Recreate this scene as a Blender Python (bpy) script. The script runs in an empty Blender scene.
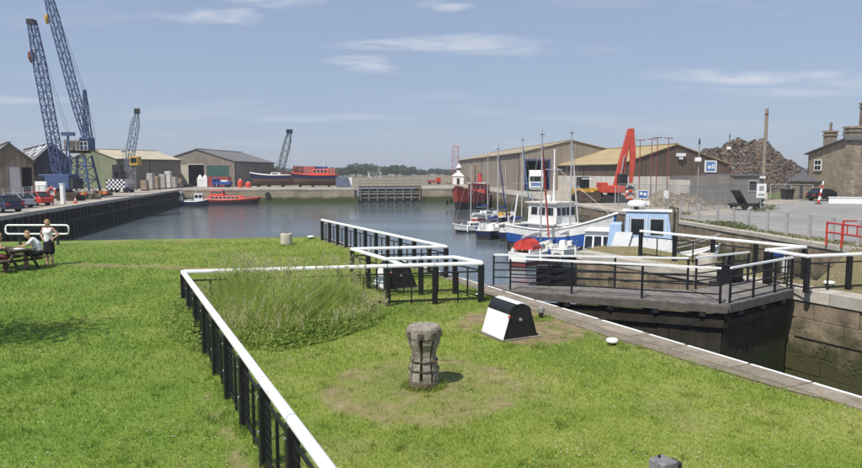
import bpy, bmesh, math, random
import numpy as np
from mathutils import Vector, Matrix

random.seed(7); RNG = np.random.default_rng(11)
S = bpy.context.scene
COL = S.collection
R = math.radians

# ------------------------------------------------------------ camera, sky, sun, exposure
FPX, CX, CY, HOR, HCAM = 640.0, 431.0, 234.0, 172.0, 3.4     # photo pixels (862 x 468)
PITCH = math.atan((CY - HOR) / FPX)
cam_d = bpy.data.cameras.new('camera'); cam = bpy.data.objects.new('camera', cam_d); COL.objects.link(cam)
cam.location = (0, 0, HCAM); cam.rotation_euler = (math.pi/2 - PITCH, 0, 0)
cam_d.sensor_width = 36; cam_d.lens = 36 * FPX / 862
cam_d.clip_start = 0.1; cam_d.clip_end = 6000
S.camera = cam

SUN_EL, SUN_AZ = R(57), math.atan2(-0.62, -0.78)      # sun stands behind the camera, to the left
W = bpy.data.worlds.new('World'); S.world = W; W.use_nodes = True
wn = W.node_tree.nodes; wl = W.node_tree.links; wn.clear()
sky = wn.new('ShaderNodeTexSky'); sky.sky_type = 'NISHITA'; sky.sun_disc = False
sky.sun_elevation = SUN_EL; sky.sun_rotation = SUN_AZ
sky.air_density = 1.0; sky.dust_density = 0.6; sky.ozone_density = 2.0; sky.altitude = 0
bg = wn.new('ShaderNodeBackground'); bg.inputs['Strength'].default_value = 0.092
wo = wn.new('ShaderNodeOutputWorld')
tc = wn.new('ShaderNodeTexCoord')
# thin high cloud: noise on a plane far overhead (direction divided by its height)
sep = wn.new('ShaderNodeSeparateXYZ'); wl.new(tc.outputs['Generated'], sep.inputs[0])
zz = wn.new('ShaderNodeMath'); zz.operation = 'ADD'; zz.inputs[1].default_value = 0.07; wl.new(sep.outputs['Z'], zz.inputs[0])
def div(o):
    m = wn.new('ShaderNodeMath'); m.operation = 'DIVIDE'; wl.new(o, m.inputs[0]); wl.new(zz.outputs[0], m.inputs[1]); return m.outputs[0]
comb = wn.new('ShaderNodeCombineXYZ'); wl.new(div(sep.outputs['X']), comb.inputs[0]); wl.new(div(sep.outputs['Y']), comb.inputs[1])
mp = wn.new('ShaderNodeMapping'); mp.inputs['Scale'].default_value = (0.55, 0.95, 1); mp.inputs['Location'].default_value = (3.1, 7.4, 0)
mp.inputs['Rotation'].default_value = (0, 0, R(8))
wl.new(comb.outputs[0], mp.inputs[0])
cn = wn.new('ShaderNodeTexNoise'); cn.inputs['Scale'].default_value = 0.9; cn.inputs['Detail'].default_value = 9; cn.inputs['Roughness'].default_value = .58
cn.inputs['Distortion'].default_value = .35
wl.new(mp.outputs[0], cn.inputs['Vector'])
cr = wn.new('ShaderNodeValToRGB'); cr.color_ramp.elements[0].position = .54; cr.color_ramp.elements[1].position = .82
cr.color_ramp.elements[0].color = (0, 0, 0, 1); cr.color_ramp.elements[1].color = (.55, .55, .55, 1)
wl.new(cn.outputs['Fac'], cr.inputs[0])
hs = wn.new('ShaderNodeHueSaturation'); hs.inputs['Saturation'].default_value = .8; hs.inputs['Value'].default_value = .86
wl.new(sky.outputs[0], hs.inputs['Color'])
mx = wn.new('ShaderNodeMix'); mx.data_type = 'RGBA'; wl.new(cr.outputs[0], mx.inputs[0])
hz = wn.new('ShaderNodeMix'); hz.data_type = 'RGBA'; hz.inputs[0].default_value = .62; hz.inputs[7].default_value = (2.75, 3.6, 5.35, 1)
wl.new(hs.outputs[0], hz.inputs[6]); wl.new(hz.outputs[2], mx.inputs[6]); mx.inputs[7].default_value = (5.6, 5.7, 6.1, 1)
# a few brighter drifts of the same cloud, where they stand in the sky: (bearing, height, half-width, half-height, strength)
def M(op, x, y=None, clamp=False):
    m = wn.new('ShaderNodeMath'); m.operation = op; m.use_clamp = clamp
    for k_, v_ in enumerate((x, y)):
        if v_ is None: continue
        if isinstance(v_, (int, float)): m.inputs[k_].default_value = v_
        else: wl.new(v_, m.inputs[k_])
    return m.outputs[0]
ysafe = M('MAXIMUM', sep.outputs['Y'], .02)
bx_, ez_ = M('DIVIDE', sep.outputs['X'], ysafe), M('DIVIDE', sep.outputs['Z'], ysafe); bx0, ez0 = bx_, ez_
wv = wn.new('ShaderNodeCombineXYZ'); wl.new(bx_, wv.inputs[0]); wl.new(ez_, wv.inputs[1])
wmp = wn.new('ShaderNodeMapping'); wmp.inputs['Scale'].default_value = (5, 26, 1); wl.new(wv.outputs[0], wmp.inputs[0])
wn2 = wn.new('ShaderNodeTexNoise'); wn2.inputs['Scale'].default_value = 1.3; wn2.inputs['Detail'].default_value = 8; wn2.inputs['Roughness'].default_value = .6; wn2.inputs['Distortion'].default_value = .5
wl.new(wmp.outputs[0], wn2.inputs['Vector'])
wn3 = wn.new('ShaderNodeTexNoise'); wn3.inputs['Scale'].default_value = .55; wn3.inputs['Detail'].default_value = 5; wl.new(wmp.outputs[0], wn3.inputs['Vector'])
wc = wn.new('ShaderNodeSeparateColor'); wl.new(wn3.outputs['Color'], wc.inputs[0])
bx_ = M('ADD', bx0, M('MULTIPLY', M('SUBTRACT', wc.outputs[0], .5), .34)); ez_ = M('ADD', ez0, M('MULTIPLY', M('SUBTRACT', wc.outputs[1], .5), .055))
tot = None
for px_, py_, rx_, ry_, st_ in ((450,46,135,13,1.0),(378,72,65,10,1.0),(205,17,50,10,.9),(290,4,60,10,.9),(395,2,75,6,1.0),(445,14,32,5,.8),(735,76,95,9,.8),(840,76,70,9,.8),(30,103,90,5,.45),(310,121,130,6,.4),(760,92,130,6,.4)):
    # bearing and height of the drift's centre
    cxx, czz = (px_-CX)/FPX, (HOR-py_)/FPX
    e1 = M('POWER', M('ABSOLUTE', M('DIVIDE', M('SUBTRACT', bx_, cxx), rx_/FPX)), 2.0); e2 = M('POWER', M('ABSOLUTE', M('DIVIDE', M('SUBTRACT', ez_, czz), ry_/FPX)), 2.0)
    k_ = M('MULTIPLY', M('SUBTRACT', 1.0, M('ADD', e1, e2), True), st_)
    tot = k_ if tot is None else M('MAXIMUM', tot, k_)
wisp = M('MULTIPLY', M('MULTIPLY', tot, M('MULTIPLY', M('SUBTRACT', wn2.outputs['Fac'], .40), 4.2, True), True), .85)
mx2 = wn.new('ShaderNodeMix'); mx2.data_type = 'RGBA'; wl.new(wisp, mx2.inputs[0]); wl.new(mx.outputs[2], mx2.inputs[6]); mx2.inputs[7].default_value = (6.6, 6.7, 7.2, 1)
wl.new(mx2.outputs[2], bg.inputs['Color']); wl.new(bg.outputs[0], wo.inputs[0])

sd = bpy.data.lights.new('sun', 'SUN'); sun = bpy.data.objects.new('sun', sd); COL.objects.link(sun)
sd.energy = 4.0; sd.angle = R(.53); sd.color = (1, .955, .88)
SUNV = Vector((math.sin(SUN_AZ)*math.cos(SUN_EL), math.cos(SUN_AZ)*math.cos(SUN_EL), math.sin(SUN_EL)))
sun.rotation_euler = SUNV.to_track_quat('Z', 'Y').to_euler(); sun.location = (-20, -20, 40)
vs = S.view_settings; vs.view_transform = 'Standard'; vs.look = 'None'; vs.gamma = 1; vs.use_curve_mapping = False; vs.exposure = 0.42
S.render.film_transparent = False

# ------------------------------------------------------------ pixel -> place
cp, sp_ = math.cos(PITCH), math.sin(PITCH)
def ray(px, py):
    a = (px - CX)/FPX; b = (CY - py)/FPX
    return Vector((a, cp + b*sp_, -sp_ + b*cp))
def P(px, py, z=0.0):                       # where the line of sight meets the level z
    d = ray(px, py); t = (z - HCAM)/d.z
    return Vector((d.x*t, d.y*t, z))
def D(px, py, Y):                           # the point of the line of sight at depth Y
    d = ray(px, py); t = Y/d.y
    return Vector((d.x*t, Y, HCAM + d.z*t))

# ------------------------------------------------------------ materials
def lin(c):
    return c/12.92 if c <= .04045 else ((c+.055)/1.055)**2.4
def rgb(r, g, b, k=1.0): return tuple(min(1, lin(v/255)*k) for v in (r, g, b))
MATS = {}
def mat(name, col, rough=.75, var=.22, scale=2.0, bump=0.0, metal=0.0, spec=.35, col2=None, corr=None, lo=None, trans=0.0, rnd=0.0, fine=0.0, streak=0.0):
    if name in MATS: return MATS[name]
    m = bpy.data.materials.new(name); m.use_nodes = True; MATS[name] = m
    n = m.node_tree.nodes; l = m.node_tree.links; b = n['Principled BSDF']
    b.inputs['Roughness'].default_value = rough; b.inputs['Metallic'].default_value = metal
    b.inputs['Specular IOR Level'].default_value = spec
    c = tuple(col[:3]); dark = tuple(v*(1-var) for v in c); light = tuple(min(.95, v*(1+var)) for v in c)
    if col2: dark = c; light = tuple(col2[:3])
    g = n.new('ShaderNodeNewGeometry')
    t = n.new('ShaderNodeTexNoise'); t.inputs['Scale'].default_value = scale; t.inputs['Detail'].default_value = 7; t.inputs['Roughness'].default_value = .62
    l.new(g.outputs['Position'], t.inputs['Vector'])
    r = n.new('ShaderNodeValToRGB'); r.color_ramp.elements[0].position = .32; r.color_ramp.elements[1].position = .68
    r.color_ramp.elements[0].color = dark + (1,); r.color_ramp.elements[1].color = light + (1,)
    l.new(t.outputs['Fac'], r.inputs[0]); out = r.outputs[0]
    if fine:                                             # a second, finer grain
        t2 = n.new('ShaderNodeTexNoise'); t2.inputs['Scale'].default_value = scale*11; t2.inputs['Detail'].default_value = 4
        l.new(g.outputs['Position'], t2.inputs['Vector'])
        q = n.new('ShaderNodeMapRange'); q.inputs[1].default_value = .3; q.inputs[2].default_value = .7; q.inputs[3].default_value = 1-fine; q.inputs[4].default_value = 1+fine
        l.new(t2.outputs['Fac'], q.inputs[0])
        mm = n.new('ShaderNodeVectorMath'); mm.operation = 'MULTIPLY'; l.new(out, mm.inputs[0]); l.new(q.outputs[0], mm.inputs[1]); out = mm.outputs[0]
    if streak:                                           # rain streaks and stained sheets, drawn out down the wall
        sm_ = n.new('ShaderNodeMapping'); sm_.inputs['Scale'].default_value = (1.6,1.6,.09); l.new(g.outputs['Position'], sm_.inputs[0])
        ts = n.new('ShaderNodeTexNoise'); ts.inputs['Scale'].default_value = 1.0; ts.inputs['Detail'].default_value = 5; l.new(sm_.outputs[0], ts.inputs['Vector'])
        q = n.new('ShaderNodeMapRange'); q.inputs[1].default_value = .3; q.inputs[2].default_value = .7; q.inputs[3].default_value = 1-streak; q.inputs[4].default_value = 1+streak*.6
        l.new(ts.outputs['Fac'], q.inputs[0])
        mm = n.new('ShaderNodeVectorMath'); mm.operation = 'MULTIPLY'; l.new(out, mm.inputs[0]); l.new(q.outputs[0], mm.inputs[1]); out = mm.outputs[0]
    if rnd:
        oi = n.new('ShaderNodeObjectInfo'); q = n.new('ShaderNodeMapRange'); q.inputs[3].default_value = 1-rnd; q.inputs[4].default_value = 1+rnd
        l.new(oi.outputs['Random'], q.inputs[0])
        mm = n.new('ShaderNodeVectorMath'); mm.operation = 'MULTIPLY'; l.new(out, mm.inputs[0]); l.new(q.outputs[0], mm.inputs[1]); out = mm.outputs[0]
    if lo:                                               # a growth band (weed, algae, rust) below a level: (colour, z, softness)
        lc, lz, ls = lo
        s = n.new('ShaderNodeSeparateXYZ'); l.new(g.outputs['Position'], s.inputs[0])
        a = n.new('ShaderNodeMath'); a.operation = 'MULTIPLY_ADD'; a.inputs[1].default_value = ls*2.2; l.new(t.outputs['Fac'], a.inputs[0]); l.new(s.outputs['Z'], a.inputs[2])
        q = n.new('ShaderNodeMapRange'); q.inputs[1].default_value = lz + ls*1.1 - ls*.5; q.inputs[2].default_value = lz + ls*1.1 + ls*.5; q.inputs[3].default_value = 1; q.inputs[4].default_value = 0
        l.new(a.outputs[0], q.inputs[0])
        x = n.new('ShaderNodeMix'); x.data_type = 'RGBA'; l.new(q.outputs[0], x.inputs[0]); l.new(out, x.inputs[6]); x.inputs[7].default_value = tuple(lc[:3]) + (1,)
        out = x.outputs[2]
    l.new(out, b.inputs['Base Color'])
    hgt = None
    if corr:
        ax, per, amp = corr
        o = n.new('ShaderNodeTexCoord'); w = n.new('ShaderNodeTexWave'); w.wave_type = 'BANDS'; w.bands_direction = ax
        w.inputs['Scale'].default_value = .314159*2/per/2; w.inputs['Detail'].default_value = 0
        l.new(o.outputs['Object'], w.inputs['Vector'])
        bp = n.new('ShaderNodeBump'); bp.inputs['Strength'].default_value = amp; bp.inputs['Distance'].default_value = .05
        l.new(w.outputs['Fac'], bp.inputs['Height']); l.new(bp.outputs[0], b.inputs['Normal'])
    elif bump:
        t3 = n.new('ShaderNodeTexNoise'); t3.inputs['Scale'].default_value = scale*6; t3.inputs['Detail'].default_value = 5
        l.new(g.outputs['Position'], t3.inputs['Vector'])
        bp = n.new('ShaderNodeBump'); bp.inputs['Strength'].default_value = bump; bp.inputs['Distance'].default_value = .03
        l.new(t3.outputs['Fac'], bp.inputs['Height']); l.new(bp.outputs[0], b.inputs['Normal'])
    if trans:
        tr = n.new('ShaderNodeBsdfTranslucent'); l.new(out, tr.inputs['Color'])
        ms = n.new('ShaderNodeMixShader'); ms.inputs[0].default_value = trans
        l.new(b.outputs[0], ms.inputs[1]); l.new(tr.outputs[0], ms.inputs[2]); l.new(ms.outputs[0], n['Material Output'].inputs['Surface'])
    return m

# ------------------------------------------------------------ mesh builder
class MB:
    def __init__(s): s.v = []; s.f = []
    def add(s, vs, fs):
        o = len(s.v); s.v += [tuple(p) for p in vs]; s.f += [tuple(i+o for i in f) for f in fs]; return s
    def hexa(s, p): return s.add(p, [(3,2,1,0),(4,5,6,7),(0,1,5,4),(1,2,6,5),(2,3,7,6),(3,0,4,7)])
    def box(s, x0, x1, y0, y1, z0, z1):
        return s.hexa([(x0,y0,z0),(x1,y0,z0),(x1,y1,z0),(x0,y1,z0),(x0,y0,z1),(x1,y0,z1),(x1,y1,z1),(x0,y1,z1)])
    def cbox(s, c, sz, rz=0):
        a, b, h = sz[0]/2, sz[1]/2, sz[2]/2; k, q = math.cos(rz), math.sin(rz)
        pts = [(c[0]+x*k-y*q, c[1]+x*q+y*k, c[2]+z) for z in (-h, h) for x, y in ((-a,-b),(a,-b),(a,b),(-a,b))]
        return s.hexa(pts)
    def bar(s, p0, p1, w, h=None, up=(0,0,1)):
        h = h or w; p0, p1 = Vector(p0), Vector(p1); d = (p1-p0)
        if d.length < 1e-6: return s
        d.normalize(); u = Vector(up)
        if abs(d.dot(u)) > .98: u = Vector((1,0,0))
        r = d.cross(u).normalized(); u = r.cross(d)
        o = [r*(-w/2)-u*(h/2), r*(w/2)-u*(h/2), r*(w/2)+u*(h/2), r*(-w/2)+u*(h/2)]
        return s.add([p0+q for q in o] + [p1+q for q in o], [(0,1,2,3),(7,6,5,4),(0,4,5,1),(1,5,6,2),(2,6,7,3),(3,7,4,0)])
    def tube(s, pts, r, n=6, caps=True, closed=False):
        pts = [Vector(p) for p in pts]; k = len(pts); rs = r if isinstance(r, (list, tuple)) else [r]*k
        ref = Vector((0,0,1)); rings = []
        for i, p in enumerate(pts):
            a = pts[(i-1) % k] if (i or closed) else p; b = pts[(i+1) % k] if (i < k-1 or closed) else p
            d = (b-a).normalized(); u = ref if abs(d.dot(ref)) < .95 else Vector((1,0,0))
            x = d.cross(u).normalized(); y = x.cross(d)
            rings.append([p + (x*math.cos(2*math.pi*j/n) + y*math.sin(2*math.pi*j/n))*rs[i] for j in range(n)])
        fs = []
        for i in range(k if closed else k-1):
            a = i*n; b = ((i+1) % k)*n
            fs += [(a+j, a+(j+1) % n, b+(j+1) % n, b+j) for j in range(n)]
        if caps and not closed: fs += [tuple(range(n-1, -1, -1)), tuple(range((k-1)*n, k*n))]
        return s.add([q for rg in rings for q in rg], fs)
    def lathe(s, prof, n=16, c=(0,0,0), caps=True, sx=1, sy=1, ph=0):
        vs = [(c[0]+r*sx*math.cos(2*math.pi*j/n+ph), c[1]+r*sy*math.sin(2*math.pi*j/n+ph), c[2]+z) for r, z in prof for j in range(n)]
        fs = [(i*n+j, i*n+(j+1) % n, (i+1)*n+(j+1) % n, (i+1)*n+j) for i in range(len(prof)-1) for j in range(n)]
        if caps: fs += [tuple(range(n-1, -1, -1)), tuple(range((len(prof)-1)*n, len(prof)*n))]
        return s.add(vs, fs)
    def prism(s, poly, vec):                     # poly: 3-D loop, pushed along vec
        k = len(poly); v = Vector(vec); a = [Vector(p) for p in poly]
        return s.add(a + [p+v for p in a], [tuple(range(k-1, -1, -1)), tuple(range(k, 2*k))] + [(i, (i+1) % k, k+(i+1) % k, k+i) for i in range(k)])
    def ell(s, c, r, n=10, m=6):
        prof = [(math.sin(math.pi*i/m), -math.cos(math.pi*i/m)) for i in range(m+1)]
        vs = [(c[0]+r[0]*a*math.cos(2*math.pi*j/n), c[1]+r[1]*a*math.sin(2*math.pi*j/n), c[2]+r[2]*z) for a, z in prof[1:-1] for j in range(n)]
        fs = [(i*n+j, i*n+(j+1) % n, (i+1)*n+(j+1) % n, (i+1)*n+j) for i in range(m-2) for j in range(n)]
        b = len(vs); vs += [(c[0], c[1], c[2]-r[2]), (c[0], c[1], c[2]+r[2])]
        fs += [(b, (j+1) % n, j) for j in range(n)] + [(b+1, (m-2)*n+j, (m-2)*n+(j+1) % n) for j in range(n)]
        return s.add(vs, fs)
    def poly(s, pts): return s.add(pts, [tuple(range(len(pts)))])
    def quad(s, a, b, c, d): return s.add([a, b, c, d], [(0,1,2,3)])
    def build(s, name, m, par=None, world=False, smooth=False, bevel=0, kind=None, label=None):
        me = bpy.data.meshes.new(name); vs = s.v
        if world and par is not None:
            t = par
            while t.parent: t = t.parent
            inv = (Matrix.Translation(t.location) @ Matrix.Rotation(t.rotation_euler[2], 4, 'Z')).inverted()
            vs = [tuple(inv @ Vector(p)) for p in vs]
        me.from_pydata(vs, [], s.f); me.materials.append(m)
        bm = bmesh.new(); bm.from_mesh(me)
        bmesh.ops.recalc_face_normals(bm, faces=bm.faces)
        if bevel: bmesh.ops.bevel(bm, geom=bm.edges[:], offset=bevel, segments=1, affect='EDGES', profile=.5)
        bm.to_mesh(me); bm.free()
        if smooth:
            for p in me.polygons: p.use_smooth = True
        o = bpy.data.objects.new(name, me); COL.objects.link(o); o.parent = par
        if kind: o['kind'] = kind
        if label: o['label'] = label
        return o

def thing(name, label, cat, loc=(0,0,0), rz=0, group=None):
    o = bpy.data.objects.new(name, None); COL.objects.link(o); o.empty_display_size = .2
    o.location = loc; o.rotation_euler = (0, 0, rz); o['label'] = label; o['category'] = cat
    if group: o['group'] = group
    return o
def tag(o, label, cat, group=None):
    o['label'] = label; o['category'] = cat
    if group: o['group'] = group
    return o
def inst(src, name, par, loc=(0,0,0), rot=(0,0,0), scale=(1,1,1)):
    o = bpy.data.objects.new(name, src); COL.objects.link(o); o.parent = par
    o.location = loc; o.rotation_euler = rot; o.scale = scale
    return o
def copy_tree(o, par=None):
    c = o.copy(); COL.objects.link(c); c.parent = par
    for ch in o.children: copy_tree(ch, c)
    return c
def mesh_of(mb, name, m, bevel=0, smooth=False):
    o = mb.build(name, m, bevel=bevel, smooth=smooth); me = o.data; bpy.data.objects.remove(o); return me
def struct(o): o['kind'] = 'structure'; return o
def lerp(a, b, t): return a + (b-a)*t

# palette
WHITE = mat('white_paint', (.78,.78,.77), .5, .06, 3)
WORN_WHITE = mat('worn_white_paint', (.42,.41,.39), .55, .14, 7, fine=.05, col2=(.80,.80,.79), bump=.12)
for _n in WORN_WHITE.node_tree.nodes:
    if _n.type == 'VALTORGB': _n.color_ramp.elements[0].position = .26; _n.color_ramp.elements[1].position = .40
BLACK = mat('black_paint', (.012,.012,.014), .5, .3, 4)
DARKSTEEL = mat('dark_steel', (.03,.03,.033), .55, .35, 4)
GALV = mat('galvanised_steel', (.32,.33,.34), .5, .2, 3, metal=.3)
RUST = mat('rusty_steel', (.13,.055,.035), .85, .4, 5)
GLASS = mat('dark_glass', (.012,.016,.02), .08, .1, 1, spec=.6)
RUBBER = mat('black_rubber', (.015,.015,.015), .8, .2, 4)
CONC = mat('pale_concrete', (.34,.31,.27), .9, .2, .7, bump=.25, fine=.12)
CONC_D = mat('stained_concrete', (.17,.148,.12), .92, .35, 1.1, bump=.35, fine=.18)
TIMBER = mat('dark_wet_timber', (.028,.022,.016), .75, .5, 2.2, bump=.5, lo=((.028,.036,.012), -1.4, .9))
RED = mat('red_paint', (.48,.04,.028), .5, .18, 2)
ORANGE = mat('orange_red_paint', (.62,.075,.035), .45, .12, 2)
BLUE = mat('blue_paint', (.022,.07,.28), .45, .2, 2)
CRBLUE = mat('crane_blue', (.05,.085,.19), .5, .35, 3)
NAVY = mat('navy_paint', (.012,.018,.06), .35, .2, 2)
YELLOW = mat('yellow_paint', (.5,.30,.05), .5, .2, 3)
GREEN = mat('green_sheet', (.035,.10,.085), .6, .12, 1)
# ------------------------------------------------------------ the dock basin and the land round it
WATER = -3.0
VPX = 105.0
def LL(px): return P(px, HOR + .3012*(px - VPX))       # left edge of the lock, lawn side
def LR(px): return P(px, HOR + .1685*(px - VPX))       # right edge of the lock, pier side
def RQ(px): return P(px, HOR + .161*(px - 375))        # edge of the right-hand quay
def LQ(px): return P(px, HOR + .152*(290 - px))        # edge of the left-hand quay
lock_dir = (LL(862) - LL(320)).normalized()             # towards the camera
lock_nrm = Vector((-lock_dir.y, lock_dir.x, 0))         # to the right of the lock
ll_far = LL(320); ll_near = LL(862) + lock_dir*16
lr_tip = LR(577); lr_near = LR(862) + lock_dir*8
lawn_c = P(75, 243); lawn_d = P(-80, 243)
lq_near = LQ(-90); lq_far = P(180, 189.3); rq_far = P(474, 187.9)
n0 = lerp(lq_far, rq_far, .585); n1 = lerp(lq_far, rq_far, .81)     # mouth of the far gate
fd = (rq_far - lq_far).normalized(); fback = Vector((-fd.y, fd.x, 0))
m0 = n0 + fback*9; m1 = n1 + fback*9
in_q = RQ(852); in_p = Vector((12.15, 19.9, 0))
pier_far = [in_p, P(690, 256), P(640, 246.5), P(600, 246)]
hole = [ll_near, ll_far, lawn_c, lawn_d, lq_near, lq_far, n0, m0, m1, n1, rq_far, in_q] + pier_far + [lr_tip, lr_near]

EARTH = mat('bare_earth_ground', (.17,.145,.105), .95, .3, .35, col2=(.22,.195,.15), fine=.15)
gm = bpy.data.meshes.new('ground'); bm = bmesh.new()
def loop(pts):
    vs = [bm.verts.new((p.x, p.y, -.02)) for p in pts]
    return [bm.edges.new((vs[i], vs[(i+1) % len(vs)])) for i in range(len(vs))]
es = loop(hole) + loop([Vector((-3500,-400,0)), Vector((3500,-400,0)), Vector((3500,4500,0)), Vector((-3500,4500,0))])
bmesh.ops.triangle_fill(bm, use_beauty=True, edges=es)
bmesh.ops.recalc_face_normals(bm, faces=bm.faces)
for f in bm.faces:
    if f.normal.z < 0: f.normal_flip()
bm.to_mesh(gm); bm.free(); gm.materials.append(EARTH)
g_o = bpy.data.objects.new('ground', gm); COL.objects.link(g_o); struct(g_o)

def sheet(name, pts, z, m):
    b = MB(); b.poly([(p.x, p.y, z) for p in pts]); o = b.build(name, m)
    if o.data.polygons[0].normal.z < 0: o.data.flip_normals()
    return struct(o)

# water
wm = bpy.data.materials.new('dock_water'); wm.use_nodes = True
n = wm.node_tree.nodes; l = wm.node_tree.links; b = n['Principled BSDF']
b.inputs['Base Color'].default_value = (.085,.110,.122,1); b.inputs['Roughness'].default_value = .07; b.inputs['IOR'].default_value = 1.33
g = n.new('ShaderNodeNewGeometry'); mpn = n.new('ShaderNodeMapping'); mpn.inputs['Scale'].default_value = (1.0,.8,1)
l.new(g.outputs['Position'], mpn.inputs[0])
t = n.new('ShaderNodeTexNoise'); t.inputs['Scale'].default_value = 2.6; t.inputs['Detail'].default_value = 4; t.inputs['Roughness'].default_value = .55
l.new(mpn.outputs[0], t.inputs['Vector'])
bp = n.new('ShaderNodeBump'); bp.inputs['Strength'].default_value = .42; bp.inputs['Distance'].default_value = .09
l.new(t.outputs['Fac'], bp.inputs['Height']); l.new(bp.outputs[0], b.inputs['Normal'])
t5 = n.new('ShaderNodeTexNoise'); t5.inputs['Scale'].default_value = .07; t5.inputs['Detail'].default_value = 5; m5 = n.new('ShaderNodeMapping'); m5.inputs['Scale'].default_value = (.6,1.6,1)
l.new(g.outputs['Position'], m5.inputs[0]); l.new(m5.outputs[0], t5.inputs['Vector'])
q5 = n.new('ShaderNodeMapRange'); q5.inputs[1].default_value = .35; q5.inputs[2].default_value = .65; q5.inputs[3].default_value = .18; q5.inputs[4].default_value = .62
l.new(t5.outputs['Fac'], q5.inputs[0]); l.new(q5.outputs[0], bp.inputs['Strength'])
wo_ = sheet('water', [Vector((-62,-12,0)), Vector((32,-12,0)), Vector((32,165,0)), Vector((-62,165,0))], WATER, wm)

# fields beyond, quays, roads
FIELD = mat('dry_marsh_field', (.15,.12,.075), .95, .2, .03, col2=(.21,.18,.125), fine=.2)
sheet('field', [Vector((-600,185,0)), Vector((500,185,0)), Vector((1500,900,0)), Vector((-1500,900,0))], -.012, FIELD)
MEADOW = mat('far_meadow', (.10,.13,.045), .95, .3, .02)
sheet('meadow', [Vector((-1500,330,0)), Vector((-60,330,0)), Vector((-60,900,0)), Vector((-1500,900,0))], -.006, MEADOW)
left_dir = (lq_far - lq_near).normalized(); left_n = Vector((-left_dir.y, left_dir.x, 0))
right_dir = (rq_far - in_q).normalized(); right_n = Vector((right_dir.y, -right_dir.x, 0))
QCONC = mat('quay_concrete', (.33,.29,.235), .92, .2, .25, bump=.2, fine=.16)
sheet('left_quay_pavement', [lq_near - left_dir*25, lq_far, lq_far + left_dir*30, lq_far + left_dir*30 + left_n*70, lq_near - left_dir*25 + left_n*60], -.012, QCONC)
sheet('far_quay_pavement', [lq_far, n0, m0, m0 + fback*10, lq_far + fback*32], -.009, QCONC)
sheet('far_gate_pavement', [n1, rq_far, rq_far + fback*28, m1 + fback*10, m1], -.010, QCONC)
sheet('right_quay_pavement', [rq_far, rq_far + right_dir*60, rq_far + right_dir*60 + right_n*16, RQ(640) + right_n*14, RQ(640)], -.012, QCONC)
YARD = mat('yard_dust_concrete', (.30,.265,.22), .93, .22, .18, bump=.15, fine=.14)
sheet('yard_pavement', [RQ(640), P(575,198), P(590,193), P(830,193), P(790,203), P(748,206), P(716,215.5), P(676,216.5)], -.008, YARD)
ASPH = mat('worn_asphalt', (.25,.24,.225), .9, .16, .12, bump=.12, fine=.12)
sheet('road', [P(676,217), P(716,216), P(752,206.8), P(800,201), P(862,196), P(1200,192), P(1500,268), P(1050,268), P(862,243), P(770,231), P(715,223.5)], -.005, ASPH)
VERGE = mat('dry_verge_grass', (.14,.135,.06), .95, .3, .8, col2=(.25,.21,.13), fine=.25)
sheet('verge', [RQ(660), RQ(740), RQ(852), P(1050,281), P(1050,268.5), P(862,243.5), P(770,231.5), P(715,224), P(676,217.5)], -.003, VERGE)
sheet('pier_ground', [lr_tip, lr_near, lr_near + Vector((40,4,0)), P(1050,282), in_q, in_p] + pier_far[1:], -.0, mat('pier_turf', (.20,.15,.085), .95, .3, 1.2, col2=(.15,.14,.05), fine=.3))
sheet('house_lawn', [P(768,199), P(830,199.5), P(830,193), P(768,193)], .002, mat('house_grass', (.09,.12,.03), .95, .3, .7, fine=.25))

# ---- walls of the basin
STONE = mat('quay_stone', (.205,.16,.108), .9, .45, 1.6, bump=.4, rnd=.14, fine=.16, lo=((.055,.056,.02), -1.35, .9))
FARW = mat('far_wall_concrete', (.30,.255,.185), .9, .28, .35, bump=.3, rnd=.07, fine=.15, lo=((.07,.075,.02), -1.75, .5))
COPE = mat('coping_stone', (.40,.365,.31), .85, .2, 1.2, bump=.3, rnd=.1, fine=.12)
block = mesh_of(MB().box(-.5,.5,-.5,.5,-.5,.5), 'stone', STONE, bevel=.018)
fblock = mesh_of(MB().box(-.5,.5,-.5,.5,-.5,.5), 'panel', FARW, bevel=.006)
cblock = mesh_of(MB().box(-.5,.5,-.5,.5,-.5,.5), 'coping_stone', COPE, bevel=.02)
JOINT = mat('wall_core', (.06,.05,.036), .95, .3, 1, lo=((.03,.034,.012), -1.75, .55))

def stone_wall(label, a, b, out, course, length, zlo=-3.6, name='quay_wall', blk=block, cope=None, core=.5, jit=.03, cat='wall', ztop=0.0, seed=1, gap=.018):
    """a..b: top edge; out: unit normal towards the water. One object per stone."""
    rs = random.Random(seed); d = (b-a); L = d.length; d = d/L; rz = math.atan2(d.y, d.x)
    t = thing(name, label, cat, (a.x, a.y, zlo), rz)
    s = 1 if Vector((-d.y, d.x, 0)).dot(out) > 0 else -1       # local +y*s faces the water
    MB().box(0, L, min(-s*.25, -s*.75), max(-s*.25, -s*.75), 0, ztop-zlo-.05).build('core', JOINT, t)
    z = ztop - (cope[0] if cope else 0); row = 0
    while z > zlo + .05:
        hgt = course * rs.uniform(.9, 1.12); x = -rs.uniform(0, length*.6)
        while x < L:
            w = length * rs.uniform(.75, 1.3); x0 = max(x, 0); x1 = min(x+w, L)
            if x1 - x0 > .12:
                pr = rs.uniform(-jit, jit)
                inst(blk, 'stone' if blk is not fblock else 'panel', t, ((x0+x1)/2, s*(pr-.25), z-hgt/2-zlo), (0,0,0), (x1-x0-gap, .5, hgt-gap))
            x += w
        z -= hgt; row += 1
    if cope:
        ch, cl, cw = cope; x = 0
        while x < L - .05:
            w = min(cl*rs.uniform(.85,1.15), L-x)
            if L-x-w < .4: w = L-x
            inst(cblock, 'coping_stone', t, (x+w/2, s*(.05-cw/2)+s*rs.uniform(-.012,.012), ztop-ch/2-zlo+.018), (0,0,0), (w-.015, cw, ch)); x += w
    return t
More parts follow.
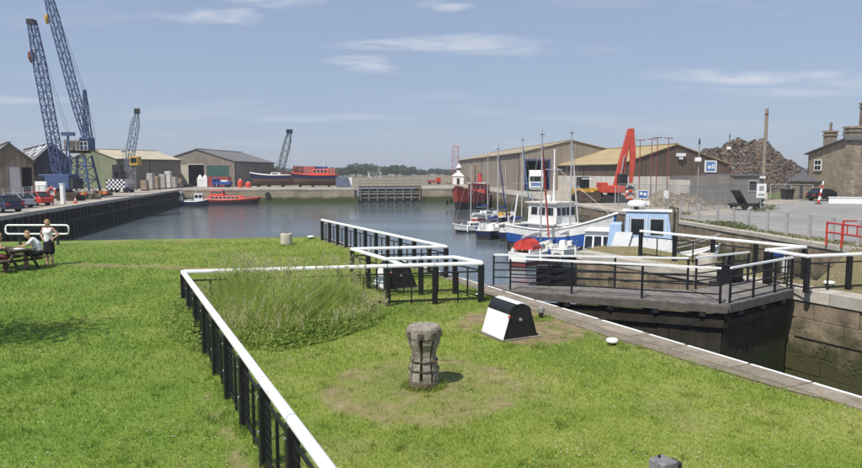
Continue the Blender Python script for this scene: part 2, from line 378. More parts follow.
stone_wall('tall brown stone lock wall with weedy lower courses right of the gate', lr_near, lr_tip, -lock_nrm, .52, 1.15, -3.5, cope=(.34, 1.5, .75), jit=.025, seed=3, gap=.012)
stone_wall('concrete and stone wall under the lawn, left side of the lock', ll_near, ll_far, lock_nrm, 1.1, 3.2, -3.5, seed=4)
stone_wall('low outer face of the pier where the blue and white cruiser lies', pier_far[0], pier_far[1], lock_nrm, .8, 1.6, -3.4, seed=5)
stone_wall('outer end of the pier beyond the gate railings', pier_far[3], lr_tip, (lr_tip-pier_far[3]).cross(Vector((0,0,1))).normalized(), .8, 1.4, -3.4, seed=6)
stone_wall('outer pier face behind the small white motor boat', pier_far[1], pier_far[3], -Vector((0,-1,0)), .8, 1.6, -3.4, seed=16)
stone_wall('long brown stone wall of the right-hand quay with white kerb', rq_far, in_q, -right_n, .8, 3.4, -3.4, seed=7, cope=(.22, 3.0, .55))
stone_wall('pale far quay wall with green weed, left of the dock gate', lq_far, n0, -fback, 1.6, 4.2, -3.4, blk=fblock, cope=(.35, 5.0, .8), seed=8, jit=.02)
stone_wall('pale far quay wall between the dock gate and the red ship', n1, rq_far, -fback, 1.6, 3.6, -3.4, blk=fblock, cope=(.35, 5.0, .8), seed=9, jit=.02)
stone_wall('side wall of the far gate mouth, left', n0, m0, fd, 1.6, 4, -3.4, blk=fblock, seed=10)
stone_wall('side wall of the far gate mouth, right', n1, m1, -fd, 1.6, 4, -3.4, blk=fblock, seed=11)
stone_wall('grass-topped end wall of the dock under the lawn', lawn_c, ll_far, Vector((0,1,0)), 1.1, 4, -3.4, seed=12)

# left-hand quay: dark wall faced with timber piles and a walings rail
L = (lq_far-lq_near).length; rz = math.atan2(left_dir.y, left_dir.x)
lw = thing('quay_wall', 'dark timber-piled quay wall below the cranes', 'wall', (lq_near.x, lq_near.y, -3.5), rz)
DARKW = mat('dark_quay_wall', (.10,.08,.056), .9, .4, .5, bump=.4, fine=.15, lo=((.03,.032,.012), -1.6, .8))
MB().box(0, L, .0, .6, 0, 3.44).build('wall_face', DARKW, lw)
pile = mesh_of(MB().box(-.17,.17,-.15,.15,0,3.2), 'timber_pile', TIMBER, bevel=.03)
x = .4; k = 0
while x < L-.3:
    inst(pile, 'timber_pile', lw, (x, -.155, random.uniform(-.05,.0)), (0,0,0), (random.uniform(.8,1.2),1,random.uniform(.96,1.0))); x += random.uniform(.95,1.4)*(1.0 if x < 40 else 1.5); k += 1
MB().box(0, L, -.36, -.31, 2.0, 2.24).build('waling', TIMBER, lw)
x = 0
while x < L-.1:
    w = min(4.0*random.uniform(.85,1.15), L-x); inst(cblock, 'coping_stone', lw, (x+w/2, .25, 3.36), (0,0,0), (w-.02, .86, .34)); x += w

# far dock gate: white-grey timber gate in the mouth
fg = thing('dock_gate', 'weathered horizontal timber gate in the far quay wall', 'gate', (lerp(n0,n1,.5).x, lerp(n0,n1,.5).y, -3.2), math.atan2(fd.y, fd.x))
gw = (n1-n0).length
GREYT = mat('grey_weathered_timber', (.20,.165,.125), .9, .35, 1.5, bump=.3, rnd=.1)
DKT = mat('dark_brown_timber', (.05,.038,.026), .9, .3, 1.5, bump=.3, rnd=.15)
for i in range(5):
    MB().box(-gw/2+.2, gw/2-.1, .55, .8, .2+i*.6, .72+i*.6).build('gate_board', DKT, fg)
for z in (1.1, 2.0, 3.35): MB().box(-gw/2+.25, gw/2-.15, .3, .54, z, z+.22).build('crossbeam', GREYT, fg)
for i in range(8):
    xx = -gw/2+.5+i*(gw-.9)/7
    MB().box(xx-.13, xx+.13, .08, .29, .6, 3.5).build('upright', GREYT, fg)
MB().box(-gw/2, gw/2, .1, .9, 3.6, 3.75).build('walkway', GREYT, fg)
hr = MB()
for i in range(8):
    xx = -gw/2+.5+i*(gw-1)/7; hr.bar((xx,.15,3.75),(xx,.15,4.75),.06)
hr.bar((-gw/2+.3,.15,4.75),(gw/2-.3,.15,4.75),.07); hr.bar((-gw/2+.3,.15,4.3),(gw/2-.3,.15,4.3),.05)
hr.build('handrail', GREYT, fg)

# ------------------------------------------------------------ lawn
def inpoly(X, Y, poly):
    ins = np.zeros(X.shape, bool); k = len(poly)
    for i in range(k):
        a, b2 = poly[i], poly[(i+1) % k]
        if abs(b2.y-a.y) < 1e-9: continue
        c = ((a.y > Y) != (b2.y > Y)) & (X < (b2.x-a.x)*(Y-a.y)/(b2.y-a.y) + a.x); ins ^= c
    return ins
def vnoise(X, Y, sc, seed):
    r = np.random.default_rng(seed); T = r.random((64,64)); x = X/sc; y = Y/sc
    xi = np.floor(x).astype(int); yi = np.floor(y).astype(int); fx = x-xi; fy = y-yi
    fx = fx*fx*(3-2*fx); fy = fy*fy*(3-2*fy)
    g = lambda a, c: T[a % 64, c % 64]
    return (g(xi,yi)*(1-fx)+g(xi+1,yi)*fx)*(1-fy)+(g(xi,yi+1)*(1-fx)+g(xi+1,yi+1)*fx)*fy
def fbm(X, Y, sc, seed): return .5*vnoise(X,Y,sc,seed)+.3*vnoise(X,Y,sc/2.3,seed+1)+.2*vnoise(X,Y,sc/5.1,seed+2)
apron_px = [(862,408),(790,392),(698,367),(655,352.5),(632,347),(605,340),(575,341),(537,348),(512,347),(480,338),(458,329),(449,321),(468,313),(488,306),(484,297),(476,289)]
apron = [P(*q) for q in apron_px]
strip_px = [(862,409),(790,391.5),(698,365),(655,351),(605,336),(560,320.5),(520,306),(488,295.5),(474,289)]
dirt_poly = apron
ap_in = [P(862,409) + lock_dir*14] + [P(*q) for q in strip_px] + [LL(470), ll_near]
CAP = P(424, 386)
def seg_dist(X, Y, pts):
    d = np.full(X.shape, 1e9)
    for a, b2 in zip(pts, pts[1:]):
        vx, vy = b2.x-a.x, b2.y-a.y; t = np.clip(((X-a.x)*vx+(Y-a.y)*vy)/(vx*vx+vy*vy), 0, 1)
        d = np.minimum(d, np.hypot(X-a.x-t*vx, Y-a.y-t*vy))
    return d
fA0, fA1 = P(183, 271, 1.05), P(330, 468, 1.05)          # corner and near end of the long railing
fA_dir = (fA1-fA0).normalized()
path_l = [P(78,264), P(110,266), P(150,266.5), P(200,269), P(240,272)]
def bare(X, Y):
    """0 grass .. 1 bare soil"""
    nz = fbm(X, Y, .9, 5); nz2 = fbm(X, Y, .35, 15)
    r = np.hypot(X-CAP.x, Y-CAP.y)
    ring = np.clip(1-np.abs(r-1.42-.25*(nz2-.5))/.30, 0, 1) * np.clip((fbm(X,Y,.8,29)-.40)*6, 0, 1)*1.0
    disc = np.clip((1.65-r)/.3, 0, 1) * (.30 + .45*np.clip((nz2-.45)*4, 0, 1))
    pth = np.clip(1-seg_dist(X,Y,path_l)/.6, 0, 1)*np.clip((nz-.15)*3,0,1)*1.0
    fl = np.clip(1-seg_dist(X,Y,[fA0+Vector((-.28,.0,0)), fA1+fA_dir*6+Vector((-.28,0,0))])/.16, 0, 1)*np.clip((nz2-.42)*6,0,1)
    fl *= (Y < 10.0)
    sd = seg_dist(X,Y,apron+[apron[0]]); sd = np.where(inpoly(X,Y,apron), sd, -sd)
    apd = np.clip((sd+.28*(nz2-.5)*2+.02)/.22, 0, 1)*np.clip(1.25-1.6*np.clip(fbm(X,Y,.55,53)-.5,0,1)*4,0,1)
    kp = np.zeros(X.shape)
    ed = np.clip(1-seg_dist(X,Y,[lawn_d, lawn_c, ll_far, LL(474)])/.5,0,1)*.8*np.clip((nz-.2)*3,0,1)
    dry = np.clip((fbm(X,Y,1.6,41)-.6)*2.5, 0, .3)*np.clip(X+3.5,0,1)
    return np.clip(np.maximum.reduce([ring, disc, pth, fl, apd, ed, dry]), 0, 1)
def zl(X, Y): return .02*(fbm(X,Y,2.5,77)-.5)
NA, NB = 300, 260
near_l = Vector((-26,-8,0)); near_r = ll_near
lm = bpy.data.meshes.new('lawn')
ua = np.linspace(0,1,NA); ub = np.linspace(0,1,NB)**1.25
U, V = np.meshgrid(ua, ub)
A = np.array([near_l.x, near_l.y]); B = np.array([near_r.x, near_r.y]); C2 = np.array([ll_far.x, ll_far.y]); D2 = np.array([lawn_d.x, lawn_d.y])
XY = (A*(1-U[...,None]) + B*U[...,None])*(1-V[...,None]) + (D2*(1-U[...,None]) + C2*U[...,None])*V[...,None]
X, Y = XY[...,0], XY[...,1]
co = np.stack([X, Y, zl(X,Y)], -1).reshape(-1,3)
idx = np.arange(NA*NB).reshape(NB,NA)
fc = np.stack([idx[:-1,:-1], idx[:-1,1:], idx[1:,1:], idx[1:,:-1]], -1).reshape(-1,4)
lm.from_pydata(co.tolist(), [], fc.tolist())
at_ = lm.attributes.new('bare', 'FLOAT', 'POINT'); at_.data.foreach_set('value', bare(X,Y).reshape(-1).astype(np.float32))
lm.polygons.foreach_set('use_smooth', np.ones(len(lm.polygons), bool))
def tone(X, Y):
    # the mown strip inside the railing is drier and yellower than the open lawn left of it
    s = (X-fA0.x)*(-fA_dir.y) + (Y-fA0.y)*fA_dir.x
    return np.clip(.5 + s*.35, 0, 1)*.75 + .5*(fbm(X,Y,3.0,133)-.5)
tn = lm.attributes.new('tone', 'FLOAT', 'POINT'); tn.data.foreach_set('value', np.clip(tone(X,Y),0,1).reshape(-1).astype(np.float32))
def grass_mat(name, blade):
    m = bpy.data.materials.new(name); m.use_nodes = True; n = m.node_tree.nodes; l = m.node_tree.links; b = n['Principled BSDF']
    b.inputs['Roughness'].default_value = .85 if not blade else .6; b.inputs['Specular IOR Level'].default_value = .15
    g = n.new('ShaderNodeNewGeometry')
    def noise(sc, det, stops):
        t = n.new('ShaderNodeTexNoise'); t.inputs['Scale'].default_value = sc; t.inputs['Detail'].default_value = det; t.inputs['Roughness'].default_value = .65
        l.new(g.outputs['Position'], t.inputs['Vector']); r = n.new('ShaderNodeValToRGB')
        r.color_ramp.elements[0].position = stops[0][0]; r.color_ramp.elements[0].color = stops[0][1]+(1,)
        r.color_ramp.elements[1].position = stops[-1][0]; r.color_ramp.elements[1].color = stops[-1][1]+(1,)
        for p_, c_ in stops[1:-1]:
            e = r.color_ramp.elements.new(p_); e.color = c_+(1,)
        l.new(t.outputs['Fac'], r.inputs[0]); return r.outputs[0]
    gr = noise(.55, 5, [(.33, (.100,.168,.026)), (.5, (.130,.198,.031)), (.66, (.176,.222,.048))])
    ol = noise(.55, 5, [(.33, (.130,.185,.030)), (.5, (.185,.225,.042)), (.66, (.255,.262,.080))])
    ta = n.new('ShaderNodeAttribute'); ta.attribute_name = 'tone'
    tx = n.new('ShaderNodeMix'); tx.data_type = 'RGBA'; l.new(ta.outputs['Fac'], tx.inputs[0]); l.new(gr, tx.inputs[6]); l.new(ol, tx.inputs[7]); big = tx.outputs[2]
    fin = noise(9 if not blade else 5, 6, [(.3, (.84,.87,.82)), (.7, (1.20,1.17,1.2))])
    mm = n.new('ShaderNodeVectorMath'); mm.operation = 'MULTIPLY'; l.new(big, mm.inputs[0]); l.new(fin, mm.inputs[1]); out = mm.outputs[0]
    if blade:
        q = n.new('ShaderNodeMapRange'); q.inputs[3].default_value = 1.0; q.inputs[4].default_value = 1.9; l.new(g.outputs['Random Per Island'], q.inputs[0])
        m2 = n.new('ShaderNodeVectorMath'); m2.operation = 'MULTIPLY'; l.new(out, m2.inputs[0]); l.new(q.outputs[0], m2.inputs[1]); out = m2.outputs[0]
        l.new(out, b.inputs['Base Color'])
        tr = n.new('ShaderNodeBsdfTranslucent'); l.new(out, tr.inputs['Color']); ms = n.new('ShaderNodeMixShader'); ms.inputs[0].default_value = .5
        l.new(b.outputs[0], ms.inputs[1]); l.new(tr.outputs[0], ms.inputs[2]); l.new(ms.outputs[0], n['Material Output'].inputs['Surface'])
    else:
        soil = noise(4, 7, [(.3, (.12,.092,.045)), (.7, (.30,.235,.135))])
        a = n.new('ShaderNodeAttribute'); a.attribute_name = 'bare'
        x = n.new('ShaderNodeMix'); x.data_type = 'RGBA'; l.new(a.outputs['Fac'], x.inputs[0]); l.new(out, x.inputs[6]); l.new(soil, x.inputs[7])
        l.new(x.outputs[2], b.inputs['Base Color'])
    return m
GRASS = grass_mat('lawn_turf', False); BLADE = grass_mat('grass_blades', True)
lm.materials.append(GRASS); lo_ = bpy.data.objects.new('lawn', lm); COL.objects.link(lo_); struct(lo_)
def sheet3(name, pts, z, m): return sheet(name, pts, z, m)
APRON = mat('apron_concrete', (.15,.122,.088), .93, .3, 1.3, bump=.35, col2=(.25,.21,.16), fine=.25)
sheet('apron_pavement', ap_in, .014, APRON)

# edge stones of the lock with a chipped white line
es_t = thing('edge_kerb', 'row of pale edge stones with chipped white line along the lock', 'kerb', (ll_near.x, ll_near.y, 0), math.atan2(-lock_dir.y, -lock_dir.x))
Lk = (ll_near-LL(330)).length; x = 0
eb = mesh_of(MB().box(-.5,.5,-.5,.5,-.5,.5), 'edge_stone', mat('edge_stone', (.235,.20,.155), .9, .28, 1.6, bump=.3, rnd=.14, fine=.18), bevel=.012)
paint = MB()
while x < Lk:
    w = random.uniform(1.0,1.5); off = random.uniform(-.012,.012)
    inst(eb, 'edge_stone', es_t, (x+w/2, .27+off-.06, -.04), (0,0,0), (w-.02, .52, .15))
    if random.random() < .92:
        a0 = x+random.uniform(.0,.15); a1 = x+w-random.uniform(.0,.15); q0, q1 = random.uniform(.03,.06), random.uniform(.06,.085)
        paint.box(a0, a1, -.045+off, -.045+off+q1, .0355, .0385)
    x += w
paint.build('painted_line', WORN_WHITE, es_t)

# ---- short grass: single blades, thinner on the ground with distance
def lawn_points(N, rmin=3.0, rmax=34.0, seed=1):
    r = np.random.default_rng(seed); u = r.random(N)
    rad = rmin*(rmax/rmin)**u; th = r.uniform(R(38), R(152), N)
    return rad*np.cos(th), rad*np.sin(th), rad
lawn_poly = [near_l, near_r, ll_far, lawn_c, lawn_d]
TALL = [P(*q) for q in [(188,303),(203,335),(222,343),(258,348),(310,344),(352,333),(384,318),(380,307),(330,303),(260,302)]]
def blades(N, seed, hmul=1.0):
    X, Y, rad = lawn_points(N, seed=seed); r = np.random.default_rng(seed+5)
    ok = inpoly(X,Y,lawn_poly) & ~inpoly(X,Y,ap_in) & (r.random(N) > bare(X,Y)*1.15)
    nrm = np.array([lock_nrm.x, lock_nrm.y]); dd = (X-ll_far.x)*nrm[0] + (Y-ll_far.y)*nrm[1]
    ok &= dd < -.32
    X, Y, rad = X[ok], Y[ok], rad[ok]; k = len(X)
    h = r.uniform(.022,.05,k)*(.8+.6*fbm(X,Y,.6,91))*np.clip(rad/9,1,1.5); w = np.clip(.0011*rad,.006,.03)*r.uniform(.7,1.3,k)
    a = r.uniform(0,2*np.pi,k); lean = r.uniform(.2,1.1,k)*h; la = r.uniform(0,2*np.pi,k)
    z = zl(X,Y)-.004
    p0 = np.stack([X-np.cos(a)*w/2, Y-np.sin(a)*w/2, z], -1); p1 = np.stack([X+np.cos(a)*w/2, Y+np.sin(a)*w/2, z], -1)
    p2 = np.stack([X+np.cos(la)*lean, Y+np.sin(la)*lean, z+h], -1)
    return np.stack([p0,p1,p2],1).reshape(-1,3)
def tri_mesh(name, v, m):
    me = bpy.data.meshes.new(name); k = len(v)//3
    me.vertices.add(len(v)); me.vertices.foreach_set('co', v.astype(np.float32).reshape(-1))
    me.loops.add(len(v)); me.loops.foreach_set('vertex_index', np.arange(len(v), dtype=np.int32))
    me.polygons.add(k); me.polygons.foreach_set('loop_start', np.arange(0, 3*k, 3, dtype=np.int32)); 
    me.update(calc_edges=True); me.validate(); me.materials.append(m)
    if m is BLADE: at2 = me.attributes.new('tone', 'FLOAT', 'POINT'); at2.data.foreach_set('value', np.clip(tone(v[:,0].astype(float), v[:,1].astype(float)),0,1).astype(np.float32))
    o = bpy.data.objects.new(name, me); COL.objects.link(o); return o
o = tri_mesh('grass', blades(520000, 21), BLADE); o['kind'] = 'stuff'; o['label'] = 'short mown grass covering the lawn'; o['category'] = 'grass'

# longer tufts left by the mower round posts, capstan and kerb
def tufts_at(spots, seed):
    r = np.random.default_rng(seed); X = []; Y = []
    for x, y, n_, s_ in spots: X.append(r.normal(x, s_, n_)); Y.append(r.normal(y, s_, n_))
    return np.concatenate(X), np.concatenate(Y)
TUFTS = []
for i_ in range(9): q_ = fA0.lerp(fA0+fA_dir*13.5, (i_+.0)/8.9); TUFTS.append((q_.x, q_.y, 90, .10))
for i_ in range(40): q_ = fA0.lerp(fA0+fA_dir*13.5, random.random()); TUFTS.append((q_.x+random.uniform(-.15,.15), q_.y, 26, .07))
for i_ in range(22): an_ = i_*.2856; TUFTS.append((CAP.x+.29*math.cos(an_), CAP.y+.29*math.sin(an_), 22, .04))
for i_ in range(60): q_ = apron[0].lerp(apron[5], random.random()) if i_ < 40 else apron[random.randrange(5,14)]; TUFTS.append((q_.x+random.uniform(-.12,.12), q_.y+random.uniform(-.12,.12), 24, .06))
for q_ in (P(612,347), P(286.5,246), P(480,300), P(541,320)):
    for i_ in range(7): TUFTS.append((q_.x+random.uniform(-.25,.25), q_.y+random.uniform(-.2,.2), 22, .06))
for i_ in range(420):
    q_ = P(random.uniform(-20,870), random.uniform(262,470)); TUFTS.append((q_.x, q_.y, random.randrange(8,22), random.uniform(.03,.08)))

# tall uncut grass in the corner of the railing, and leafy weeds at its foot
def strands(X, Y, h, w, bend, segs, seed, z0=0.0):
    r = np.random.default_rng(seed); k = len(X); a = r.uniform(0,2*np.pi,k); la = r.normal(.5,1.4,k); out = []
    prev = None
    for s in range(segs+1):
        f = s/segs; ww = w*(1-f)**.7*.5 + .0006
        cx = X+np.cos(la)*bend*h*f*f; cy = Y+np.sin(la)*bend*h*f*f; cz = z0+h*(f-.25*bend*f*f)
        l_ = np.stack([cx-np.cos(a)*ww, cy-np.sin(a)*ww, cz], -1); r_ = np.stack([cx+np.cos(a)*ww, cy+np.sin(a)*ww, cz], -1)
        if prev is not None:
            out.append(np.stack([prev[0], prev[1], r_],1)); out.append(np.stack([prev[0], r_, l_],1))
        prev = (l_, r_)
    return np.concatenate(out,0).reshape(-1,3), np.stack([cx,cy,cz],-1)
def in_area(N, poly, seed):
    r = np.random.default_rng(seed); xs = [p.x for p in poly]; ys = [p.y for p in poly]
    X = r.uniform(min(xs),max(xs),N); Y = r.uniform(min(ys),max(ys),N); ok = inpoly(X,Y,poly); return X[ok], Y[ok]
TG = mat('tall_grass', (.24,.36,.055), .7, .35, 2.2, trans=.5, col2=(.46,.53,.16), spec=.15)
Xt, Yt = tufts_at(TUFTS, 201); ok = inpoly(Xt,Yt,lawn_poly) & ~inpoly(Xt,Yt,ap_in); Xt, Yt = Xt[ok], Yt[ok]; rt = np.random.default_rng(202); kt = len(Xt)
v, _ = strands(Xt,Yt,rt.uniform(.05,.14,kt),rt.uniform(.006,.012,kt),rt.uniform(.2,.9,kt),3,203,z0=-.005)
o = tri_mesh('grass_tufts', v, BLADE); o['kind'] = 'stuff'; o['label'] = 'longer tufts of grass round posts, capstan and kerb'; o['category'] = 'grass'
TG2 = mat('dry_seed_grass', (.42,.40,.19), .8, .25, 3, trans=.4, col2=(.58,.52,.33), spec=.1)
LEAF = mat('weed_leaf', (.19,.29,.055), .6, .3, 3, trans=.5, col2=(.37,.45,.12), spec=.25)
X, Y = in_area(34000, TALL, 31); k = len(X); r = np.random.default_rng(32)
cl = fbm(X,Y,.8,55); edge = np.clip(seg_dist(X,Y,TALL+[TALL[0]])/.9,.25,1)
h = r.uniform(.4,1.25,k)*(.35+1.5*cl)*edge*np.clip(1.25-.16*(X-TALL[0].x-1.0),.62,1.2)
v, tip = strands(X,Y,h,r.uniform(.010,.022,k),r.uniform(.15,.8,k),4,33)
o = tri_mesh('tall_grass', v, TG); o['kind'] = 'stuff'; o['label'] = 'tall uncut green grass filling the corner of the railing'; o['category'] = 'grass'
sel = (r.random(k) < .05) & (cl > .40)
Xs, Ys = X[sel], Y[sel]; hs_ = np.clip(h[sel]*1.2+.2,.5,1.45)
v, tip = strands(Xs,Ys,hs_,np.full(len(Xs),.009),r.uniform(.15,.5,len(Xs)),4,34)
hv = []
for i in range(len(Xs)):
    c = tip[i]
    for q in range(7):
        a = r.uniform(0,6.28); s_ = r.uniform(.03,.07); dz = r.uniform(-.16,.05); aa = (c[0]+r.normal(0,.018), c[1]+r.normal(0,.018), c[2]+dz)
        hv += [aa, (aa[0]+math.cos(a)*.03, aa[1]+math.sin(a)*.03, aa[2]+s_*.5), (aa[0]+math.cos(a)*.02, aa[1]+math.sin(a)*.02, aa[2]+s_*1.4)]
o = tri_mesh('seed_grass', np.concatenate([v, np.array(hv)],0), TG2); o['kind'] = 'stuff'; o['label'] = 'pale dry seed heads standing above the tall grass'; o['category'] = 'grass'
def leaves(X, Y, Z, s, seed):
    r = np.random.default_rng(seed); k = len(X)
    d = r.normal(size=(k,3)); d[:,2] = np.abs(d[:,2])*.5; d /= np.linalg.norm(d,axis=1)[:,None]
    e = np.cross(d, r.normal(size=(k,3))); e /= np.linalg.norm(e,axis=1)[:,None]
    c = np.stack([X,Y,Z],-1); s = s[:,None]
    a = c-d*s; b_ = c+e*s*.5; c_ = c+d*s; f = c-e*s*.5
    return np.concatenate([np.stack([a,b_,c_],1), np.stack([a,c_,f],1)],0).reshape(-1,3)
WEED = [P(*q) for q in [(212,330),(235,350),(280,352),(330,342),(378,325),(384,312),(350,318),(300,326),(240,326)]]
WEED2 = [P(*q) for q in [(178,296),(160,318),(168,338),(190,352),(214,352),(212,335),(200,308),(190,298)]]
vv = []
for poly, N, hm, sd_ in ((WEED, 16000, .30, 61), (WEED2, 20000, .45, 62), (TALL, 14000, .35, 63)):
    X, Y = in_area(N, poly, sd_); r = np.random.default_rng(sd_); ed = np.clip(seg_dist(X,Y,poly+[poly[0]])/.35,.15,1)
    Z = r.random(len(X))**.6*hm*(.4+1.1*fbm(X,Y,.45,sd_))*ed; vv.append(leaves(X,Y,Z+.01,r.uniform(.02,.05,len(X)),sd_))
o = tri_mesh('weeds', np.concatenate(vv,0), LEAF); o['kind'] = 'stuff'; o['label'] = 'low leafy weeds round the foot of the tall grass and railing'; o['category'] = 'weeds'
# white clover heads and a few yellow ones
def dots(N, seed, m, name, lab, sz, thr):
    X, Y, rad = lawn_points(N, 4, 26, seed); r = np.random.default_rng(seed)
    ok = inpoly(X,Y,lawn_poly) & ~inpoly(X,Y,ap_in) & (fbm(X,Y,1.7,seed) > thr) & (bare(X,Y) < .3)
    X, Y = X[ok], Y[ok]; b = MB()
    for x, y in zip(X, Y):
        s = sz*random.uniform(.6,1.15); z = random.uniform(.03,.055)
        b.add([(x-s,y,z),(x,y-s,z),(x+s,y,z),(x,y+s,z),(x,y,z+s),(x,y,z-s)], [(0,1,4),(1,2,4),(2,3,4),(3,0,4),(1,0,5),(2,1,5),(3,2,5),(0,3,5)])
    o = b.build(name, m); o['kind'] = 'stuff'; o['label'] = lab; o['category'] = 'flowers'
dots(5200, 71, mat('clover_white', (.55,.55,.46), .8, .2, 5), 'clover_flowers', 'white clover heads scattered over the lawn', .0095, .53)
dots(700, 72, mat('hawkbit_yellow', (.6,.42,.03), .8, .2, 5), 'yellow_flowers', 'small yellow flowers in the lawn by the capstan', .011, .55)
# rough turf and red flowers on the pier
X, Y = in_area(9000, [lr_tip]+[LR(700), LR(862)+lock_dir*-1, P(862,268), in_p]+pier_far[1:], 81); r = np.random.default_rng(82); k = len(X)
ok = fbm(X,Y,.8,8) > .42; X, Y = X[ok], Y[ok]; k = len(X)
v, _ = strands(X,Y,r.uniform(.05,.16,k),r.uniform(.008,.02,k),r.uniform(.2,.8,k),2,83)
o = tri_mesh('rough_grass', v, TG2); o['kind'] = 'stuff'; o['label'] = 'dry rough grass on the pier beside the lock'; o['category'] = 'grass'
# ------------------------------------------------------------ railings: black posts, thick white rail, wire panels
POST = mat('black_post', (.011,.011,.013), .45, .35, 6, spec=.4)
WIRE = mat('dark_wire', (.045,.05,.05), .6, .2, 3)
postm = mesh_of(MB().box(-.065,.065,-.065,.065,0,1.0), 'post', POST, bevel=.012)
nutm = mesh_of(MB().lathe([(.018,0),(.018,.012)], 8), 'bolt', GALV)
def wire_panel(L, h, step=.10):
    b = MB(); k = max(2, int(L/step)); r = .0013
    for i in range(k+1): b.bar((L*i/k,0,.0),(L*i/k,0,h),r*2)
    m = max(2, int(h/step))
    for i in range(m+1): b.bar((0,0,h*i/m),(L,0,h*i/m),r*2)
    return mesh_of(b, 'wire_panel', WIRE)
def railing(label, runs, spacing=1.29, H=1.05, stile=True, loc=None, group=None, endpost=True):
    """runs: list of (start, end) points on the ground; posts each spacing"""
    p0 = runs[0][0]; t = thing('railing', label, 'railing', (p0.x, p0.y, 0), 0, group)
    done = []
    for a, b in runs:
        d = b-a; L = d.length; k = max(1, round(L/spacing)); u = d/L; rz = math.atan2(u.y, u.x); sl = L/k
        pm = wire_panel(sl-.13, .66)
        for i in range(k+1):
            q = a + u*(sl*i) - p0
            if all((q-e).length > .2 for e in done):
                o_ = inst(postm, 'post', t, (q.x, q.y, -.02), (0,0,rz)); done.append(q)
                if q.y + p0.y < 16:
                    for zb in (.45,.86): inst(nutm, 'bolt', o_, (0,-.066,zb), (math.pi/2,0,0))
            if i < k:
                e = a + u*(sl*(i+1)) - p0; mid = (q+e)/2
                r = MB(); g = .014
                x0 = -.03 if i == 0 else g; x1 = sl + (.03 if i == k-1 else -g)
                prof = [(-.047,-.04),(.047,-.04),(.055,-.008),(.049,.025),(.024,.045),(-.024,.045),(-.049,.025),(-.055,-.008)]
                r.prism([(x0, y, z) for y, z in prof], (x1-x0,0,0))
                ro = r.build('rail', WORN_WHITE, t); ro.location = (q.x, q.y, H-.02); ro.rotation_euler = (0,0,rz)
                fr = MB().box(.05, sl-.05, -.012,.012, .80,.835).box(.05, sl-.05, -.012,.012, .10,.135)
                if stile: fr.box(sl/2-.016, sl/2+.016, -.018,.018, .03,.80)
                fo = fr.build('panel_frame', POST, t); fo.location = (q.x, q.y, 0); fo.rotation_euler = (0,0,rz)
                inst(pm, 'wire_panel', t, (q.x+u.x*.065, q.y+u.y*.065, .137), (0,0,rz))
    return t
def G(px, py, H=1.05):                         # foot of a rail seen at a pixel
    p = P(px, py, H); return Vector((p.x, p.y, 0))
RLH = 1.06
a0 = G(183,271); b0 = G(481,262.5); a_end = G(330,468); a_end = a0 + (a_end-a0).normalized()*((a_end-a0).length+3.9)
railing('long white-topped black railing crossing the lawn round the tall grass', [(a0, a_end), (a0, b0)])
c0, c1, d1, e1, f1 = G(322,219.5), G(446,246), G(352,248.3), G(386,258.3), G(455,256.5)
railing('white-topped black railing jutting out along the water above the lock', [(c0, c1), (c1, d1), (d1, e1), (e1, f1), (f1, b0 + Vector((.02,.16,0)))], spacing=1.2)
# right of the lock
r0, r1, r2, r3, r4 = G(641,230.5), G(805,246.5), G(767,249.3), G(808,255.5), G(872,252.8)
r4 = r3 + (r4-r3).normalized()*6
railing('white-topped railing along the pier in front of the blue and white cruiser', [(r0, r1), (r1, r2)], spacing=1.55)
railing('white-topped railing at the right edge beside the lock gate', [(r2 + Vector((.03,-.16,0)), r3), (r3, r4)], spacing=1.45)

# white double guard rail at the water edge behind the picnic table
gA, gB = D(6,235,29.6), D(69,235,29.6)
gt = thing('guard_rail', 'white looped double guard rail behind the picnic table', 'guard rail', (gA.x, gA.y, 0)); wdt = gB.x-gA.x
zt, zb = D(40,225.2,29.6).z, D(40,234,29.6).z
pts = []
for cx_, cz_, a_ in ((wdt-.12, zt-.12, 90), (wdt-.12, zb+.12, 0), (.12, zb+.12, -90), (.12, zt-.12, -180)):
    for q in range(4): an = R(a_-q*30); pts.append((cx_+.12*math.cos(an), 0, cz_+.12*math.sin(an)))
MB().tube(pts, .042, 8, closed=True).build('rail_loop', WHITE, gt, smooth=True)
for x in (wdt*.2, wdt*.8): MB().box(x-.04, x+.04, .05, .13, -.02, zt-.1).build('post', DARKSTEEL, gt)

# ------------------------------------------------------------ old capstan
cap = thing('capstan', 'old weathered grey timber capstan standing alone on the lawn', 'capstan', (CAP.x, CAP.y, 0), .2)
OLD = mat('weathered_grey_timber', (.17,.145,.11), .95, .5, 7, bump=.9, col2=(.38,.345,.29), fine=.3)
OLDD = mat('dark_weathered_timber', (.10,.078,.055), .95, .4, 8, bump=.9, fine=.25)
k = .0
MB().lathe([(.255,.0),(.262,.05),(.25,.1),(.225,.14)], 16).build('base_ring', OLDD, cap, bevel=.004)
MB().lathe([(.17,.1),(.165,.5),(.18,.75)], 12).build('barrel', OLDD, cap)
for i in range(8):
    an = i*math.pi/4; ca, sa = math.cos(an), math.sin(an)
    prof = [(.23,.10),(.235,.22),(.185,.5),(.195,.6),(.245,.72),(.25,.80)]
    b = MB(); vs = []; hw = [.068,.068,.058,.058,.066,.068]
    for (r_, z), w in zip(prof, hw):
        for rr, s in ((r_,-w),(r_,w),(r_-.09,w*.7),(r_-.09,-w*.7)): vs.append((rr*ca-s*sa+random.uniform(-.004,.004), rr*sa+s*ca, z))
    fs = [(j*4+a, j*4+(a+1) % 4, j*4+4+(a+1) % 4, j*4+4+a) for j in range(5) for a in range(4)] + [(3,2,1,0),(20,21,22,23)]
    b.add(vs, fs).build('whelp', OLD, cap)
